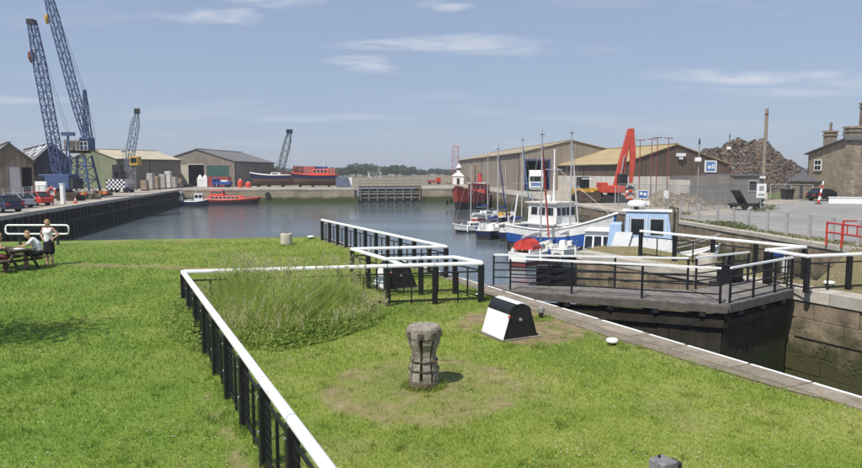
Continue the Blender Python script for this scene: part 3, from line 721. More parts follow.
for z, r_ in ((.30,.236),(.44,.213)):
    MB().tube([(r_*math.cos(2*math.pi*i/24), r_*math.sin(2*math.pi*i/24), z+.008*math.sin(i*2.1)) for i in range(24)], .014, 5, closed=True).build('iron_band', OLDD, cap)
b = MB(); nn = 28; rows = [(.24,.80),(.268,.815),(.275,.88),(.268,.955),(.245,.985),(.05,.99)]; vs = []
for r_, z in rows:
    for j in range(nn): q = r_*(1+.025*math.sin(j*3.7)+random.uniform(-.012,.012)); vs.append((q*math.cos(2*math.pi*j/nn), q*math.sin(2*math.pi*j/nn), z+random.uniform(-.007,.007)))
fs = [(i*nn+j, i*nn+(j+1) % nn, (i+1)*nn+(j+1) % nn, (i+1)*nn+j) for i in range(5) for j in range(nn)] + [tuple(range(5*nn,6*nn)), tuple(range(nn-1,-1,-1))]
dh = b.add(vs, fs).build('drumhead', OLD, cap)
for i in range(8):
    an = (i+.5)*math.pi/4; MB().cbox((.262*math.cos(an), .262*math.sin(an), .875), (.05,.085,.075), an).build('bar_socket', OLDD, dh)

# ------------------------------------------------------------ winch covers: arched ends, banded curved hood
def winch_cover(label, a, rz, L, Wd, Ht, loc=None):
    t = thing('winch_cover', label, 'winch cover', a, rz)
    # local x: along the hood; y: across. a = near-left foot
    arc = []
    for i in range(9):
        an = math.pi*(i/8); arc.append((Wd/2 - Wd*.30*math.cos(an), Ht*.70 + Ht*.30*math.sin(an)))
    prof = [(0,0)] + arc + [(Wd,0)]
    blk = mat('cover_black', (.016,.016,.018), .42, .4, 5, spec=.4)
    for x0 in (0, L-.03):
        MB().prism([(x0, y, z) for y, z in prof], (.03,0,0)).build('end_panel', blk, t)
    def strip(i0, i1, m, nm, off=.012):
        pts = prof[i0:i1+1]; b = MB(); n_ = len(pts); c = (Wd/2, Ht*.45)
        vs = []
        for xx in (-.015, L+.015):
            for y, z in pts:
                dy, dz = y-c[0], z-c[1]; l_ = math.hypot(dy,dz); vs.append((xx, y+dy/l_*off, z+dz/l_*off))
            for y, z in reversed(pts): vs.append((xx, y, z))
        m_ = 2*n_
        fs = [(j, (j+1) % m_, m_+(j+1) % m_, m_+j) for j in range(m_)]
        b.add(vs, fs)
        for j in range(n_-1):
            b.f.append((j, j+1, m_-2-j, m_-1-j)); b.f.append((m_+j, m_+m_-1-j, m_+m_-2-j, m_+j+1))
        b.build(nm, m, t)
    strip(0, 1, WHITE, 'side_panel'); strip(1, 4, blk, 'hood_band'); strip(4, 7, WHITE, 'hood_band'); strip(7, 10, blk, 'side_panel')
    lb = MB().lathe([(.035,0),(.035,.03),(.0,.035)], 10).build('lock_boss', GALV, t); lb.location = (0, Wd*.5, Ht*.55); lb.rotation_euler = (0, -math.pi/2, 0)
    MB().box(-.035, -.012, min(Wd*.14,Wd*.2), max(Wd*.14,Wd*.2), Ht*.64, Ht*.70).build('reflector', ORANGE, t)
    MB().box(-.06, L+.06, min(-.06,Wd-.06), max(.06,Wd+.06), .0, .03).build('base_plate', CONC_D, t)
    return t
# main one: local +y across (white side at y=0), near end faces the camera right
fl, fr_, fb = P(482,331,.03), P(502.5,340,.03), P(540,336.5,.03)
def place_cover(label, pA, pB, pC, Ht):
    """pA far foot of the white side, pB near foot, pC other foot of the near end"""
    L = (pA-pB).length; d = (pA-pB)/L; rz = math.atan2(d.y, d.x); w = pC-pB
    Wd = w.dot(Vector((-d.y, d.x, 0)))
    return winch_cover(label, (pB.x, pB.y, 0), rz, L, Wd, Ht)
place_cover('black and white banded winch cover on the apron beside the lock', fl, fr_, fb, .74)
q0, q1, q2 = P(373.5,284,.0), P(385,290.5,.0), P(417,288,.0)
place_cover('black and white winch cover inside the railed enclosure', q0, q1, q2, .74)

# ------------------------------------------------------------ little posts, pads and bollards
def low_post(label, px, py, r=.1, h=.11, cap_m=WHITE, body=BLACK, dome=.02):
    p = P(px, py); t = thing('low_bollard', label, 'bollard', (p.x, p.y, 0), 0)
    MB().lathe([(r*.72,0),(r*.72,h*.55)], 14).build('stem', body, t)
    MB().lathe([(r*.9,h*.5),(r,h*.6),(r,h*.9),(r*.8,h+dome*.5),(r*.3,h+dome)], 18).build('cap', cap_m, t, smooth=False)
low_post('white mushroom-capped low post at the grass edge beside the lock', 612, 345, .115, .12)
low_post('white-capped low post below the corner of the near railing', 480, 298.5, .13, .12)
low_post('white-capped low post beneath the railing at the right edge', 829, 285.5, .16, .12)
low_post('small white post cap at the lawn edge left of the waterside railing', 311, 239, .17, .16)
low_post('short black post behind the banded winch cover', 541, 318, .075, .26, cap_m=mat('dull_grey_cap', (.25,.25,.25), .7, .2, 4))
def stone_bollard(label, px, py, r, h, m):
    p = P(px, py); t = thing('stone_bollard', label, 'bollard', (p.x, p.y, 0))
    MB().lathe([(r*.97,0),(r,h*.1),(r*.99,h*.85),(r*.96,h*.97),(r*.86,h)], 20).build('drum', m, t)
    MB().lathe([(r*.5,h-.005),(r*.45,h+.02)], 12).build('top_plate', CONC_D, t)
BST = mat('pale_bollard_stone', (.50,.46,.39), .9, .22, 4, bump=.5, fine=.15)
stone_bollard('pale round stone bollard on the far edge of the lawn', 286.5, 244.5, .27, .52, BST)
stone_bollard('pale round stone bollard on the pier behind the gate railing', 706, 266.5, .30, .50, BST)

# weathered post top close to the camera at the bottom edge
pt = P(663, 560); pt = D(663, 471, 4.6)
t = thing('timber_post', 'grey square post top at the bottom edge of the lawn', 'post', (pt.x, pt.y, 0), R(28))
GP = mat('grey_post_timber', (.20,.195,.20), .8, .3, 12, bump=.5, fine=.2)
zt_ = D(663, 459.5, 4.6).z
MB().box(-.075,.075,-.075,.075,-.02,zt_).build('shaft', GP, t, bevel=.008)
MB().box(.077,.15,-.05,.05,zt_-.24,zt_-.035).build('side_bracket', DARKSTEEL, t, bevel=.006)
MB().lathe([(.012,0),(.012,.02)],8,(.0,.04,zt_)).build('bolt', DARKSTEEL, t)

# ------------------------------------------------------------ lock gates with their walkway
hl_n, mi_n, hr_n = P(507,290,.02), P(729,304.5,.02), P(794,289,.02)      # near edge of the walkway
hl_f, mi_f, hr_f = P(490,284.5,.02), P(689,289.5,.02), P(748,281,.02)      # far edge
DECKM = mat('grey_deck_plank', (.17,.155,.14), .85, .25, 4, bump=.3, rnd=.12, fine=.15)
RAILB = mat('black_handrail', (.013,.013,.016), .45, .3, 5)
def gate_leaf(label, n0, n1, f0, f1, nposts, fposts, gear):
    t = thing('lock_gate', label, 'lock gate', (n0.x, n0.y, -3.4), 0); o = Vector((n0.x, n0.y, -3.4)); up = Vector((0,0,1))
    b = lambda v: v - o
    d = (n1-n0); L = d.length; u = d/L; inn = ((f0-n0)+(f1-n1)).normalized()
    # deck boards across the walkway
    k = int(L/.24)
    for i in range(k):
        s0, s1 = i/k, (i+1)/k - .018/L
        A0, A1, B1, B0 = lerp(n0,n1,s0), lerp(n0,n1,s1), lerp(f0,f1,s1), lerp(f0,f1,s0)
        z = up*random.uniform(-.004,.004)
        MB().hexa([b(q)+z-up*.055 for q in (A0,A1,B1,B0)] + [b(q)+z for q in (A0,A1,B1,B0)]).build('deck_board', DECKM, t)
    MB().bar(b(n0)+inn*.04-up*.15, b(n1)+inn*.04-up*.15, .07, .18).build('deck_beam', mat('dark_deck_beam', (.10,.088,.075), .85, .3, 3, bump=.3), t)
    MB().bar(b(f0)-inn*.04-up*.15, b(f1)-inn*.04-up*.15, .07, .18).build('deck_beam', mat('dark_deck_beam', (.10,.088,.075), .85, .3, 3, bump=.3), t)
    for i in range(int(L/1.0)):
        q = lerp(n0,n1,(i+.5)/int(L/1.0)); MB().bar(b(q)-up*.30+inn*.02, b(q)-up*.30+inn*1.0, .14, .12).build('bracket', DARKSTEEL, t)
    # timber face of the leaf
    set_ = .22
    nb = int(L/.32)
    for i in range(nb):
        A0, A1 = lerp(n0,n1,i/nb)+inn*(set_+random.uniform(-.015,.015)), lerp(n0,n1,(i+1)/nb-.012/L)+inn*(set_+random.uniform(-.015,.015))
        MB().hexa([b(A0)-up*3.38, b(A1)-up*3.38, b(A1)+inn*.12-up*3.38, b(A0)+inn*.12-up*3.38, b(A0)-up*.38, b(A1)-up*.38, b(A1)+inn*.12-up*.38, b(A0)+inn*.12-up*.38]).build('gate_plank', TIMBER, t)
    MB().bar(b(n0)+inn*(set_+.3)-up*1.85, b(n1)+inn*(set_+.3)-up*1.85, .3, 2.9).build('gate_frame', TIMBER, t)
    for z in (-.55,): MB().bar(b(n0)+inn*(set_-.06)+up*z, b(n1)+inn*(set_-.06)+up*z, .09, .2).build('strap_beam', TIMBER, t)
    # handrails
    for side, (e0, e1), ps in (('near', (n0+inn*.07, n1+inn*.07), nposts), ('far', (f0-inn*.07, f1-inn*.07), fposts)):
        r = MB().bar(b(lerp(e0,e1,ps[0]))+up*.92, b(lerp(e0,e1,ps[-1]))+up*.92, .06, .05)
        ro = r.build('handrail', WORN_WHITE, t)
        for z in (.68,.46,.24):
            MB().bar(b(lerp(e0,e1,ps[0]))+up*z, b(lerp(e0,e1,ps[-1]))+up*z, .028, .034).build('bar', RAILB, ro)
        for s in ps: MB().bar(b(lerp(e0,e1,s)), b(lerp(e0,e1,s))+up*.9, .05, .05).build('rail_post', RAILB, ro)
    # paddle gear: box with a wheel, behind the far rail
    gs, gw_, gh = gear; q = lerp(f0,f1,gs)
    pl = MB().bar(b(q)-u*gw_*.7+inn*.42-up*.08, b(q)+u*gw_*.7+inn*.42-up*.08, .8, .1).build('gear_platform', DARKSTEEL, t)
    bx = MB().bar(b(q)-u*gw_/2+inn*.40+up*(gh/2-.03), b(q)+u*gw_/2+inn*.40+up*(gh/2-.03), .5, gh).build('gear_box', BLACK, t, bevel=.02)
    c = b(q)+inn*.4+up*(gh+.13); ring = MB()
    ring.tube([c + u*.17*math.cos(i*math.pi/8) + up*.17*math.sin(i*math.pi/8) for i in range(16)], .035, 6, closed=True)
    for i in range(3): an = i*math.pi/3; ring.bar(c+(u*math.cos(an)+up*math.sin(an))*.17, c-(u*math.cos(an)+up*math.sin(an))*.17, .03)
    ring.build('gear_wheel', BLACK, bx)
    MB().bar(c-inn*.12-up*.0, c+inn*.12, .08, .3).build('gear_bearing', DARKSTEEL, bx)
    return t
gate_leaf('left leaf of the lock gate, dark timber with long railed walkway', hl_n, mi_n, hl_f, mi_f, [.02,.32,.64,.97], [.015,.3,.63,.985], (.37,1.15,.62))
gate_leaf('right leaf of the lock gate, short railed walkway by the stone wall', mi_n + Vector((.05,.05,0)), hr_n, mi_f + Vector((.1,.06,0)), hr_f, [.02,.36,.7,.98], [.04,.5,.96], (.82,.7,.55))
# white warning board and pipes by the right gear
pw = P(784,276); t = thing('marker_post', 'white marker post with blue bracket between the gate and railing', 'post', (pw.x, pw.y, 0))
MB().box(-.06,.06,-.06,.06,-.01,.86).build('shaft', WHITE, t, bevel=.01); MB().box(-.45,-.065,-.05,.05,.62,.84).build('bracket', BLUE, t, bevel=.01)
MB().box(-.44,-.07,-.06,.06,.845,.89).build('bracket_cap', WHITE, t)

# ------------------------------------------------------------ picnic table
a_ = R(-24); PANG = a_; tp = P(24, 272.5); ux, uy = math.cos(a_), math.sin(a_)
PT = (tp.x - ux*.72 - .22, tp.y - uy*.72 + .35)
t = thing('picnic_table', 'dark brown timber picnic table on the lawn', 'picnic table', (PT[0], PT[1], 0), a_)
PTM = mat('picnic_timber', (.075,.055,.04), .85, .3, 5, bump=.3, rnd=.15)
for i in range(5): y = -.30+i*.15; MB().box(-.9,.9,y-.068,y+.068,.71,.75).build('top_board', PTM, t, bevel=.004)
for s in (-1,1):
    for j in range(2): y = s*(.62+j*.15); MB().box(-.9,.9,y-.068,y+.068,.40,.44).build('seat_board', PTM, t, bevel=.004)
    for e in (-1,1):
        MB().bar((e*.62, s*.22, .70), (e*.62, s*.62, 0), .05,.10, up=(1,0,0)).build('leg', PTM, t)
for e in (-1,1):
    MB().box(e*.62-.085 if e>0 else e*.62+.03, e*.62-.03 if e>0 else e*.62+.085, -.78,.78,.31,.395).build('seat_beam', PTM, t)
    MB().box(e*.62-.085 if e>0 else e*.62+.03, e*.62-.03 if e>0 else e*.62+.085, -.36,.36,.62,.705).build('top_beam', PTM, t)
MB().box(.24,.62,-.13,.16,.752,.765).add([],[]).build('open_book', WHITE).location = (0,0,0)
bk = bpy.data.objects['open_book']; bk.location = (PT[0], PT[1], 0); bk.rotation_euler = (0,0,a_); tag(bk, 'white papers lying on the picnic table', 'papers')
# shade tree standing left of the frame, whose shadow falls on the lawn
# ------------------------------------------------------------ boats
def hull_rows(L, B, fb, draft, bow=1.6, stern_w=.75, sheer=.35, flare=.12, n=16, rake=.12, full=2.2):
    """stations from stern (-L/2) to bow (L/2): each a list of (x, halfwidth, z)"""
    rows = []
    for i in range(n+1):
        t = i/n
        w = B/2*(1-max(0,(t-.38)/.62)**full) if t > .38 else B/2*(stern_w+(1-stern_w)*math.sin(t/.38*math.pi/2))
        w = max(w, .012)
        top = fb*(1+sheer*bow*max(0,(t-.35)/.65)**2 + sheer*.25*(1-t)**2)
        keel = -draft*(1-max(0,(t-.75)/.25)**2*.7)
        x0 = -L/2 + L*t
        row = []
        for z, k in ((keel, .06), (keel*.55, .62), (0, .88), (top*.35, .95), (top*.36, .951), (top*.7, 1.0), (top, 1.0+flare*t*.6)):
            xr = x0 + rake*L*max(0,t-.6)/.4*(z/top-.6 if z > 0 else -.6)*.5
            row.append((xr, w*k, z))
        rows.append(row)
    return rows
def skin(rows, i0, i1, closed_end=True):
    b = MB(); k = i1-i0+1; n = len(rows)
    for s in (1,-1):
        vs = [(x, s*w, z) for r in rows for x, w, z in r[i0:i1+1]]
        fs = [(a*k+j, (a+1)*k+j, (a+1)*k+j+1, a*k+j+1) for a in range(n-1) for j in range(k-1)]
        b.add(vs, fs)
    st = [(x, w, z) for x, w, z in rows[0][i0:i1+1]]
    b.poly([(x, w, z) for x, w, z in st] + [(x, -w, z) for x, w, z in reversed(st)])
    bo = rows[-1][i0:i1+1]
    b.poly([(x, w, z) for x, w, z in bo] + [(x, -w, z) for x, w, z in reversed(bo)])
    return b
def deck(rows, drop, m, par, name='deck', inset=.93):
    b = MB(); n = len(rows)
    vs = [(r[-1][0]*(1 if i < n-1 else .985), s*r[-1][1]*inset, r[-1][2]-drop) for i, r in enumerate(rows) for s in (1,-1)]
    b.add(vs, [(2*i, 2*i+1, 2*i+3, 2*i+2) for i in range(n-1)]); return b.build(name, m, par)
def gunwale(rows, r, m, par, name='gunwale'):
    b = MB()
    for s in (1,-1): b.tube([(q[-1][0], s*q[-1][1], q[-1][2]) for q in rows], r, 5)
    b.tube([(rows[0][-1][0], rows[0][-1][1], rows[0][-1][2]), (rows[0][-1][0], -rows[0][-1][1], rows[0][-1][2])], r, 5)
    return b.build(name, m, par)
def topz(rows, x):
    for a, b in zip(rows, rows[1:]):
        if a[-1][0] <= x <= b[-1][0]: t = (x-a[-1][0])/(b[-1][0]-a[-1][0]); return a[-1][2]*(1-t)+b[-1][2]*t
    return rows[-1][-1][2]
def hull(t, rows, upper, lower, band=None, deckm=None, drop=.12, gun=None, gr=.035):
    skin(rows, 3, 6).build('topsides', upper, t, smooth=False)
    skin(rows, 0, 3).build('underside', lower, t)
    deck(rows, drop, deckm or WHITE, t); gunwale(rows, gr, gun or upper, t)
def house(t, x0, x1, w, z0, z1, m, rake_f=.3, rake_a=.05, taper=.88, name='cabin'):
    pts0 = [(x0,-w/2,z0),(x1,-w/2,z0),(x1,w/2,z0),(x0,w/2,z0)]; w2 = w*taper
    pts1 = [(x0+rake_a,-w2/2,z1),(x1-rake_f,-w2/2,z1),(x1-rake_f,w2/2,z1),(x0+rake_a,w2/2,z1)]
    c = MB().hexa(pts0+pts1).build(name, m, t, bevel=.03); c['dims'] = 0; del c['dims']
    return c
WINF = mat('window_frame_grey', (.55,.55,.54), .5, .15, 4)
def win_side(cab, x0, x1, w, z0, z1, zw0, zw1, taper, n, m=None, gap=.12, rake_f=.3, rake_a=.05, both=True):
    """n windows along each side, sunk glass set proud of the slanted wall"""
    for s in ((1,-1) if both else (1,)):
        for i in range(n):
            a = lerp(x0, x1, (i+gap)/n); b = lerp(x0, x1, (i+1-gap)/n)
            f = lambda z: s*(w/2*(1-(1-taper)*(z-z0)/(z1-z0))+.006)
            wo2 = MB().prism([(a,f(zw0)+s*.008,zw0),(b,f(zw0)+s*.008,zw0),(b,f(zw1)+s*.008,zw1),(a,f(zw1)+s*.008,zw1)], (0,s*.012,0)).build('window', m or GLASS, cab)
            e_ = .045; MB().prism([(a-e_,f(zw0-e_),zw0-e_),(b+e_,f(zw0-e_),zw0-e_),(b+e_,f(zw1+e_),zw1+e_),(a-e_,f(zw1+e_),zw1+e_)], (0,s*.007,0)).build('window_frame', WINF, cab)
def win_end(cab, x, xr, w, z0, z1, zw0, zw1, taper, n, sgn, m=None, gap=.1):
    """n windows across the front (sgn 1) or back (-1)"""
    for i in range(n):
        fx = lambda z: x - sgn*xr*(z-z0)/(z1-z0) + sgn*.006
        ww = lambda z: w*(1-(1-taper)*(z-z0)/(z1-z0))
        a, b = (i+gap)/n-.5, (i+1-gap)/n-.5
        MB().prism([(fx(zw0),a*ww(zw0),zw0),(fx(zw0),b*ww(zw0),zw0),(fx(zw1),b*ww(zw1),zw1),(fx(zw1),a*ww(zw1),zw1)], (sgn*.012,0,0)).build('window', m or GLASS, cab)
ALU = mat('mast_alloy', (.50,.50,.49), .4, .12, 3, metal=.3)
STAY = mat('stay_wire', (.35,.35,.35), .5, .1, 3, metal=.4)
SAILC = mat('blue_sail_cover', (.02,.05,.20), .85, .3, 4)
CREAM = mat('cream_deck', (.62,.58,.50), .7, .12, 4)
ANTIF = mat('dark_antifouling', (.03,.02,.02), .8, .3, 3)
def yacht(label, px, py, rz, L, B, mast, upper, lower=ANTIF, cover=SAILC, cabin_m=WHITE, canopy=None, furl=None, fb=.8, mx=.06, group='yachts moored in the dock'):
    p = P(px, py, WATER); t = thing('yacht', label, 'yacht', (p.x, p.y, WATER), rz, group)
    rows = hull_rows(L, B, fb, .5, rake=.2, stern_w=.62)
    hull(t, rows, upper, lower, deckm=CREAM, drop=.06, gun=WHITE, gr=.04)
    c = house(t, -L*.14, L*.2, B*.56, fb*.95, fb+.5, cabin_m, .55, .02, .82, 'coachroof')
    win_side(c, -L*.11, L*.12, B*.56, fb*.95, fb+.5, fb+.14, fb+.36, .82, 3)
    win_end(c, L*.2, .55, B*.56, fb*.95, fb+.5, fb+.12, fb+.34, .82, 2, 1)
    ck = MB()
    for s in (1,-1): ck.box(-L*.40,-L*.15, s*B*.30-.05, s*B*.30+.05, fb*.9, fb+.28)
    ck.build('cockpit_coaming', WHITE, t)
    if canopy:
        b = MB(); arc = [(B*.36*math.cos(math.pi*i/8), fb+.22+.72*math.sin(math.pi*i/8)) for i in range(9)]
        b.prism([(-L*.34,y,z) for y,z in arc], (L*.24,0,0)); b.build('spray_hood', canopy, t)
    mxx = L*mx; m = MB().tube([(mxx,0,fb+.4),(mxx,0,mast*.6),(mxx,0,mast)], [.07,.065,.045], 8).build('mast', ALU, t)
    MB().bar((mxx,-B*.36,mast*.56),(mxx,B*.36,mast*.56),.05,.03).build('spreader', ALU, m)
    MB().box(mxx-.16,mxx+.16,-.16,.16,mast,mast+.03).tube([(mxx,0,mast),(mxx,0,mast+.45)],.008,4).build('masthead', DARKSTEEL, m)
    bo = MB().tube([(mxx-.05,0,fb+1.0),(-L*.36,0,fb+1.05)], .05, 6).build('boom', ALU, t)
    MB().tube([(mxx-.1,0,fb+1.1),(mxx-.5,0,fb+1.2),(-L*.15,0,fb+1.16),(-L*.34,0,fb+1.1)], [.08,.15,.14,.07], 8).build('sail_cover', cover, bo)
    w = MB(); bowz = rows[-1][-1][2]
    w.tube([(L*.48,0,bowz),(mxx,0,mast*.97)], .010, 4); w.tube([(-L*.49,0,fb),(mxx,0,mast)], .010, 4)
    for s in (1,-1): w.tube([(mxx,s*B*.46,fb),(mxx,s*B*.36,mast*.56),(mxx,0,mast*.96)], .009, 4)
    w.build('stays', STAY, t)
    if furl: MB().tube([(L*.47,0,bowz+.2),(lerp(L*.47,mxx,.5),0,lerp(bowz,mast*.97,.5)),(lerp(L*.47,mxx,.93),0,lerp(bowz,mast*.97,.93))], [.06,.075,.04], 6).build('furled_sail', furl, t)
    for s in (1,-1):
        for fx in (-.25,.0,.22):
            q0 = min(rows, key=lambda r: abs(r[-1][0]-fx*L)); MB().tube([(fx*L,s*(q0[-1][1]+.09),q0[-1][2]-.62),(fx*L,s*(q0[-1][1]+.09),q0[-1][2]-.55),(fx*L,s*(q0[-1][1]+.09),q0[-1][2]-.15),(fx*L,s*(q0[-1][1]+.02),q0[-1][2]+.3)],[.05,.09,.09,.012],7).build('fender', WHITE if fx else BLUE, t)
    rl = MB()
    for s in (1,-1):
        pr = [(x, s*lerp(q0[-1][1],0,0)*.97, q0[-1][2]+.5) for q0 in rows[2::3] for x in (q0[-1][0],)]
        rl.tube(pr, .011, 4)
        for q0 in rows[2::3]: rl.tube([(q0[-1][0], s*q0[-1][1]*.97, q0[-1][2]), (q0[-1][0], s*q0[-1][1]*.97, q0[-1][2]+.5)], .012, 4)
    rl.build('guard_rail', STAY, t)
    return t
NAVYH = mat('navy_hull', (.014,.02,.055), .3, .15, 2)
REDC = mat('red_canvas', (.50,.045,.035), .8, .2, 4)
REDF = mat('red_furled_sail', (.50,.07,.05), .8, .15, 4)
WHH = mat('white_hull', (.72,.71,.68), .4, .1, 1.5, fine=.05)
# three yachts rafted bow towards the lawn, with their furled blue covers
yacht('small white sloop at the left of the moored yachts', 473, 232, R(-160), 4.4, 1.8, 7.4, WHH, cover=mat('grey_sail_cover', (.25,.26,.28), .8, .2, 4), fb=.62)
yacht('navy-hulled yacht with white deck, left of the two dark ones', 496, 236.5, R(64), 7.0, 2.4, 8.7, NAVYH, furl=SAILC)
yacht('navy-hulled yacht with blue covers, right of the two dark ones', 520, 238, R(64), 7.4, 2.6, 9.5, NAVYH, furl=mat('pale_blue_furl', (.16,.28,.50), .8, .1, 3))
yacht('white yacht with red canopy nearest the lock gate', 534, 261, R(58), 5.9, 2.1, 9.1, WHH, mx=.2, canopy=REDC, furl=REDF, cover=mat('white_sail_cover', (.6,.6,.6), .8, .1, 3), lower=mat('red_antifouling', (.18,.04,.035), .8, .2, 3))
yacht('slim white yacht with striped furled jib beside the blue trawler', 568, 257, R(60), 5.6, 1.9, 9.3, WHH, cover=mat('white_sail_cover', (.6,.6,.6), .8, .1, 3), furl=WHH)
yacht('far white and red sloop beside the red ship', 486, 219.5, R(50), 5.6, 2.0, 8.6, WHH, lower=RED, fb=.7)
yacht('yellow-cabined sloop moored against the right-hand quay', 504, 222, R(64), 6.2, 2.2, 8.0, NAVYH, cabin_m=YELLOW, fb=.75)
# red hood and dinghy details sit on the near yacht; orange buoy ball
# small fender balls
def motor_boat(label, px, py, rz, L, B, upper, cab_m, name='motor_boat', fb=.9, cab=(-.30,.22), ch=1.35, win=3, stripe=None, roof=None, arch=True, group=None, z=WATER):
    p = px if isinstance(px, Vector) else P(px, py, WATER); t = thing(name, label, 'motor boat', (p.x, p.y, z), rz, group)
    rows = hull_rows(L, B, fb, .45, rake=.18, stern_w=.86, full=2.6)
    hull(t, rows, upper, ANTIF, deckm=WHH, drop=.1, gun=stripe or WHH, gr=.05)
    x0, x1 = cab[0]*L, cab[1]*L; w = B*.72
    c = house(t, x0, x1, w, fb*.9, fb+ch, cab_m, .45, .08, .86)
    win_side(c, x0+.2, x1-.5, w, fb*.9, fb+ch, fb+ch*.55, fb+ch*.86, .86, win, gap=.17)
    win_end(c, x1, .45, w, fb*.9, fb+ch, fb+ch*.48, fb+ch*.86, .86, 3, 1); win_end(c, x0, -.08, w, fb*.9, fb+ch, fb+ch*.45, fb+ch*.86, .86, 2, -1)
    MB().box(x0-.15, x1-.25, -w*.47, w*.47, fb+ch+.002, fb+ch+.07).build('roof', roof or WHH, t, bevel=.02)
    rl = MB()
    for s in (1,-1):
        rl.tube([(q[-1][0], s*q[-1][1]*.95, q[-1][2]+.55) for q in rows[9:]], .016, 4)
        for q in rows[9::2]: rl.tube([(q[-1][0], s*q[-1][1]*.95, q[-1][2]-.02), (q[-1][0], s*q[-1][1]*.95, q[-1][2]+.55)], .014, 4)
    rl.build('bow_rail', ALU, t)
    return t, rows
# small white motor boat behind the pier
motor_boat('small white motor boat with dark windows behind the pier', D(599,250,36), 0, R(-112), 5.0, 2.3, WHH, WHITE, fb=1.25, ch=1.85, win=2, cab=(-.32,.2), z=WATER)[0]
bpy.context.view_layer.update()
# pale blue and white cruiser lying by the railings
LBLUE = mat('pale_blue_paint', (.38,.52,.72), .45, .12, 2)
t, rows = motor_boat('pale blue and white cabin cruiser with radome behind the railings', D(651,250,33.5), 0, R(-20), 6.2, 2.5, WHH, LBLUE, name='cabin_cruiser', fb=1.75, cab=(-.22,.2), ch=2.6, win=2, roof=WHH)
x0, x1 = -.22*6.2, .2*6.2; ft = 1.75; w_ = 2.5*.72
MB().lathe([(.42,0),(.48,.08),(.46,.2),(.3,.3),(.05,.33)], 14, (-.8,.2,ft+2.6+.25)).build('radome', WHITE, t, smooth=True)
MB().tube([(-.8,.2,ft+2.66),(-.8,.2,ft+2.86)], .12, 8).build('radome_stand', DARKSTEEL, t)
house(t, x0-.95, x0-.02, 1.5, 1.6, 3.7, LBLUE, .1, .25, .9, 'after_cabin')
MB().hexa([(x0-.85,-1.08,1.6),(x0+.0,-1.08,1.6),(x0+.0,-1.04,1.6),(x0-.85,-1.04,1.6),(x0-.4,-.98,3.3),(x0+.45,-.98,3.3),(x0+.45,-.94,3.3),(x0-.4,-.94,3.3)]).build('side_screen', WHITE, t)
for s in (1,-1):
    MB().prism([(x0+.05,s*(w_/2+.008),1.6),(x1-.05,s*(w_/2+.008),1.6),(x1-.27,s*(w_/2*.93+.008),3.0),(x0+.08,s*(w_/2*.93+.008),3.0)],(0,s*.014,0)).build('white_panel', WHITE, t)
    for i in range(3): xx = lerp(x0+.22, x1-.52, i/2); MB().bar((xx,s*(w_/2*.935+.02),2.95),(xx,s*(w_/2*.875+.02),4.2),.09,.03).build('window_pillar', WHITE, t)
for i in range(4): MB().ell((x0-1.25+.1*i, -1.0+.12*i, 2.0+.22*(i % 2)), (.17,.17,.24), 8, 6).build('red_fender', RED, t)
# blue and white trawler
t = None
p = D(562,244,50)
t = thing('trawler', 'blue and white trawler with wheelhouse among the yachts', 'fishing boat', (p.x, p.y, WATER), R(-50))
TRB = mat('trawler_blue', (.02,.085,.33), .45, .2, 2)
rows = hull_rows(9.4, 3.4, 1.85, .9, bow=1.9, sheer=.45, stern_w=.8, full=2.8)
hull(t, rows, TRB, ANTIF, deckm=CREAM, drop=.35, gun=WHH, gr=.09)
wb = skin(rows, 5, 6); wb.v = [(x, y*1.012, z+.01) for x,y,z in wb.v]; wb.build('white_bulwark', WHH, t)
c = house(t, -2.6, .5, 2.4, 1.6, 3.95, WHH, .25, .05, .92, 'wheelhouse')
win_end(c, .5, .25, 2.4, 1.6, 3.95, 3.05, 3.65, .92, 4, 1); win_side(c, -2.3, .1, 2.4, 1.6, 3.95, 3.05, 3.65, .92, 3)
MB().box(-2.75,.5,-1.3,1.3,3.955,4.06).build('wheelhouse_roof', CREAM, t)
MB().box(-2.9,1.4,-1.45,1.45,2.3,2.42).build('upper_deck', WHH, t)
m = MB().tube([(-.9,0,4.05),(-.9,0,8.2)], [.09,.05], 8).build('mast', WHITE, t)
MB().bar((-.9,-1.0,6.6),(-.9,1.0,6.6),.06).build('crosstree', WHITE, m)
MB().tube([(-.9,0,6.9),(4.5,0,3.2)],.012,4).tube([(-.9,0,6.9),(-4.5,0,2.4)],.012,4).build('stays', STAY, t)
g = MB()
for s in (1,-1): g.tube([(-4.1,s*1.2,1.9),(-3.9,s*.9,4.6)],.07,6)
g.bar((-3.9,-.95,4.6),(-3.9,.95,4.6),.1); g.build('stern_gantry', WHITE, t)
nb = MB()
for i in range(26): nb.ell((random.uniform(1.2,3.4), random.uniform(-1.0,.9), 1.75+random.uniform(0,.4)), (.35,.3,.22), 6, 5)
nb.build('blue_nets', mat('blue_net', (.03,.10,.36), .95, .3, 6, bump=.5), t)
MB().lathe([(.25,0),(.28,.3),(.1,.5)],10,(-1.9,.5,4.06)).build('radar', WHITE, t)
# grey inflatable / white tender in front of it
p = P(566,254,WATER); 
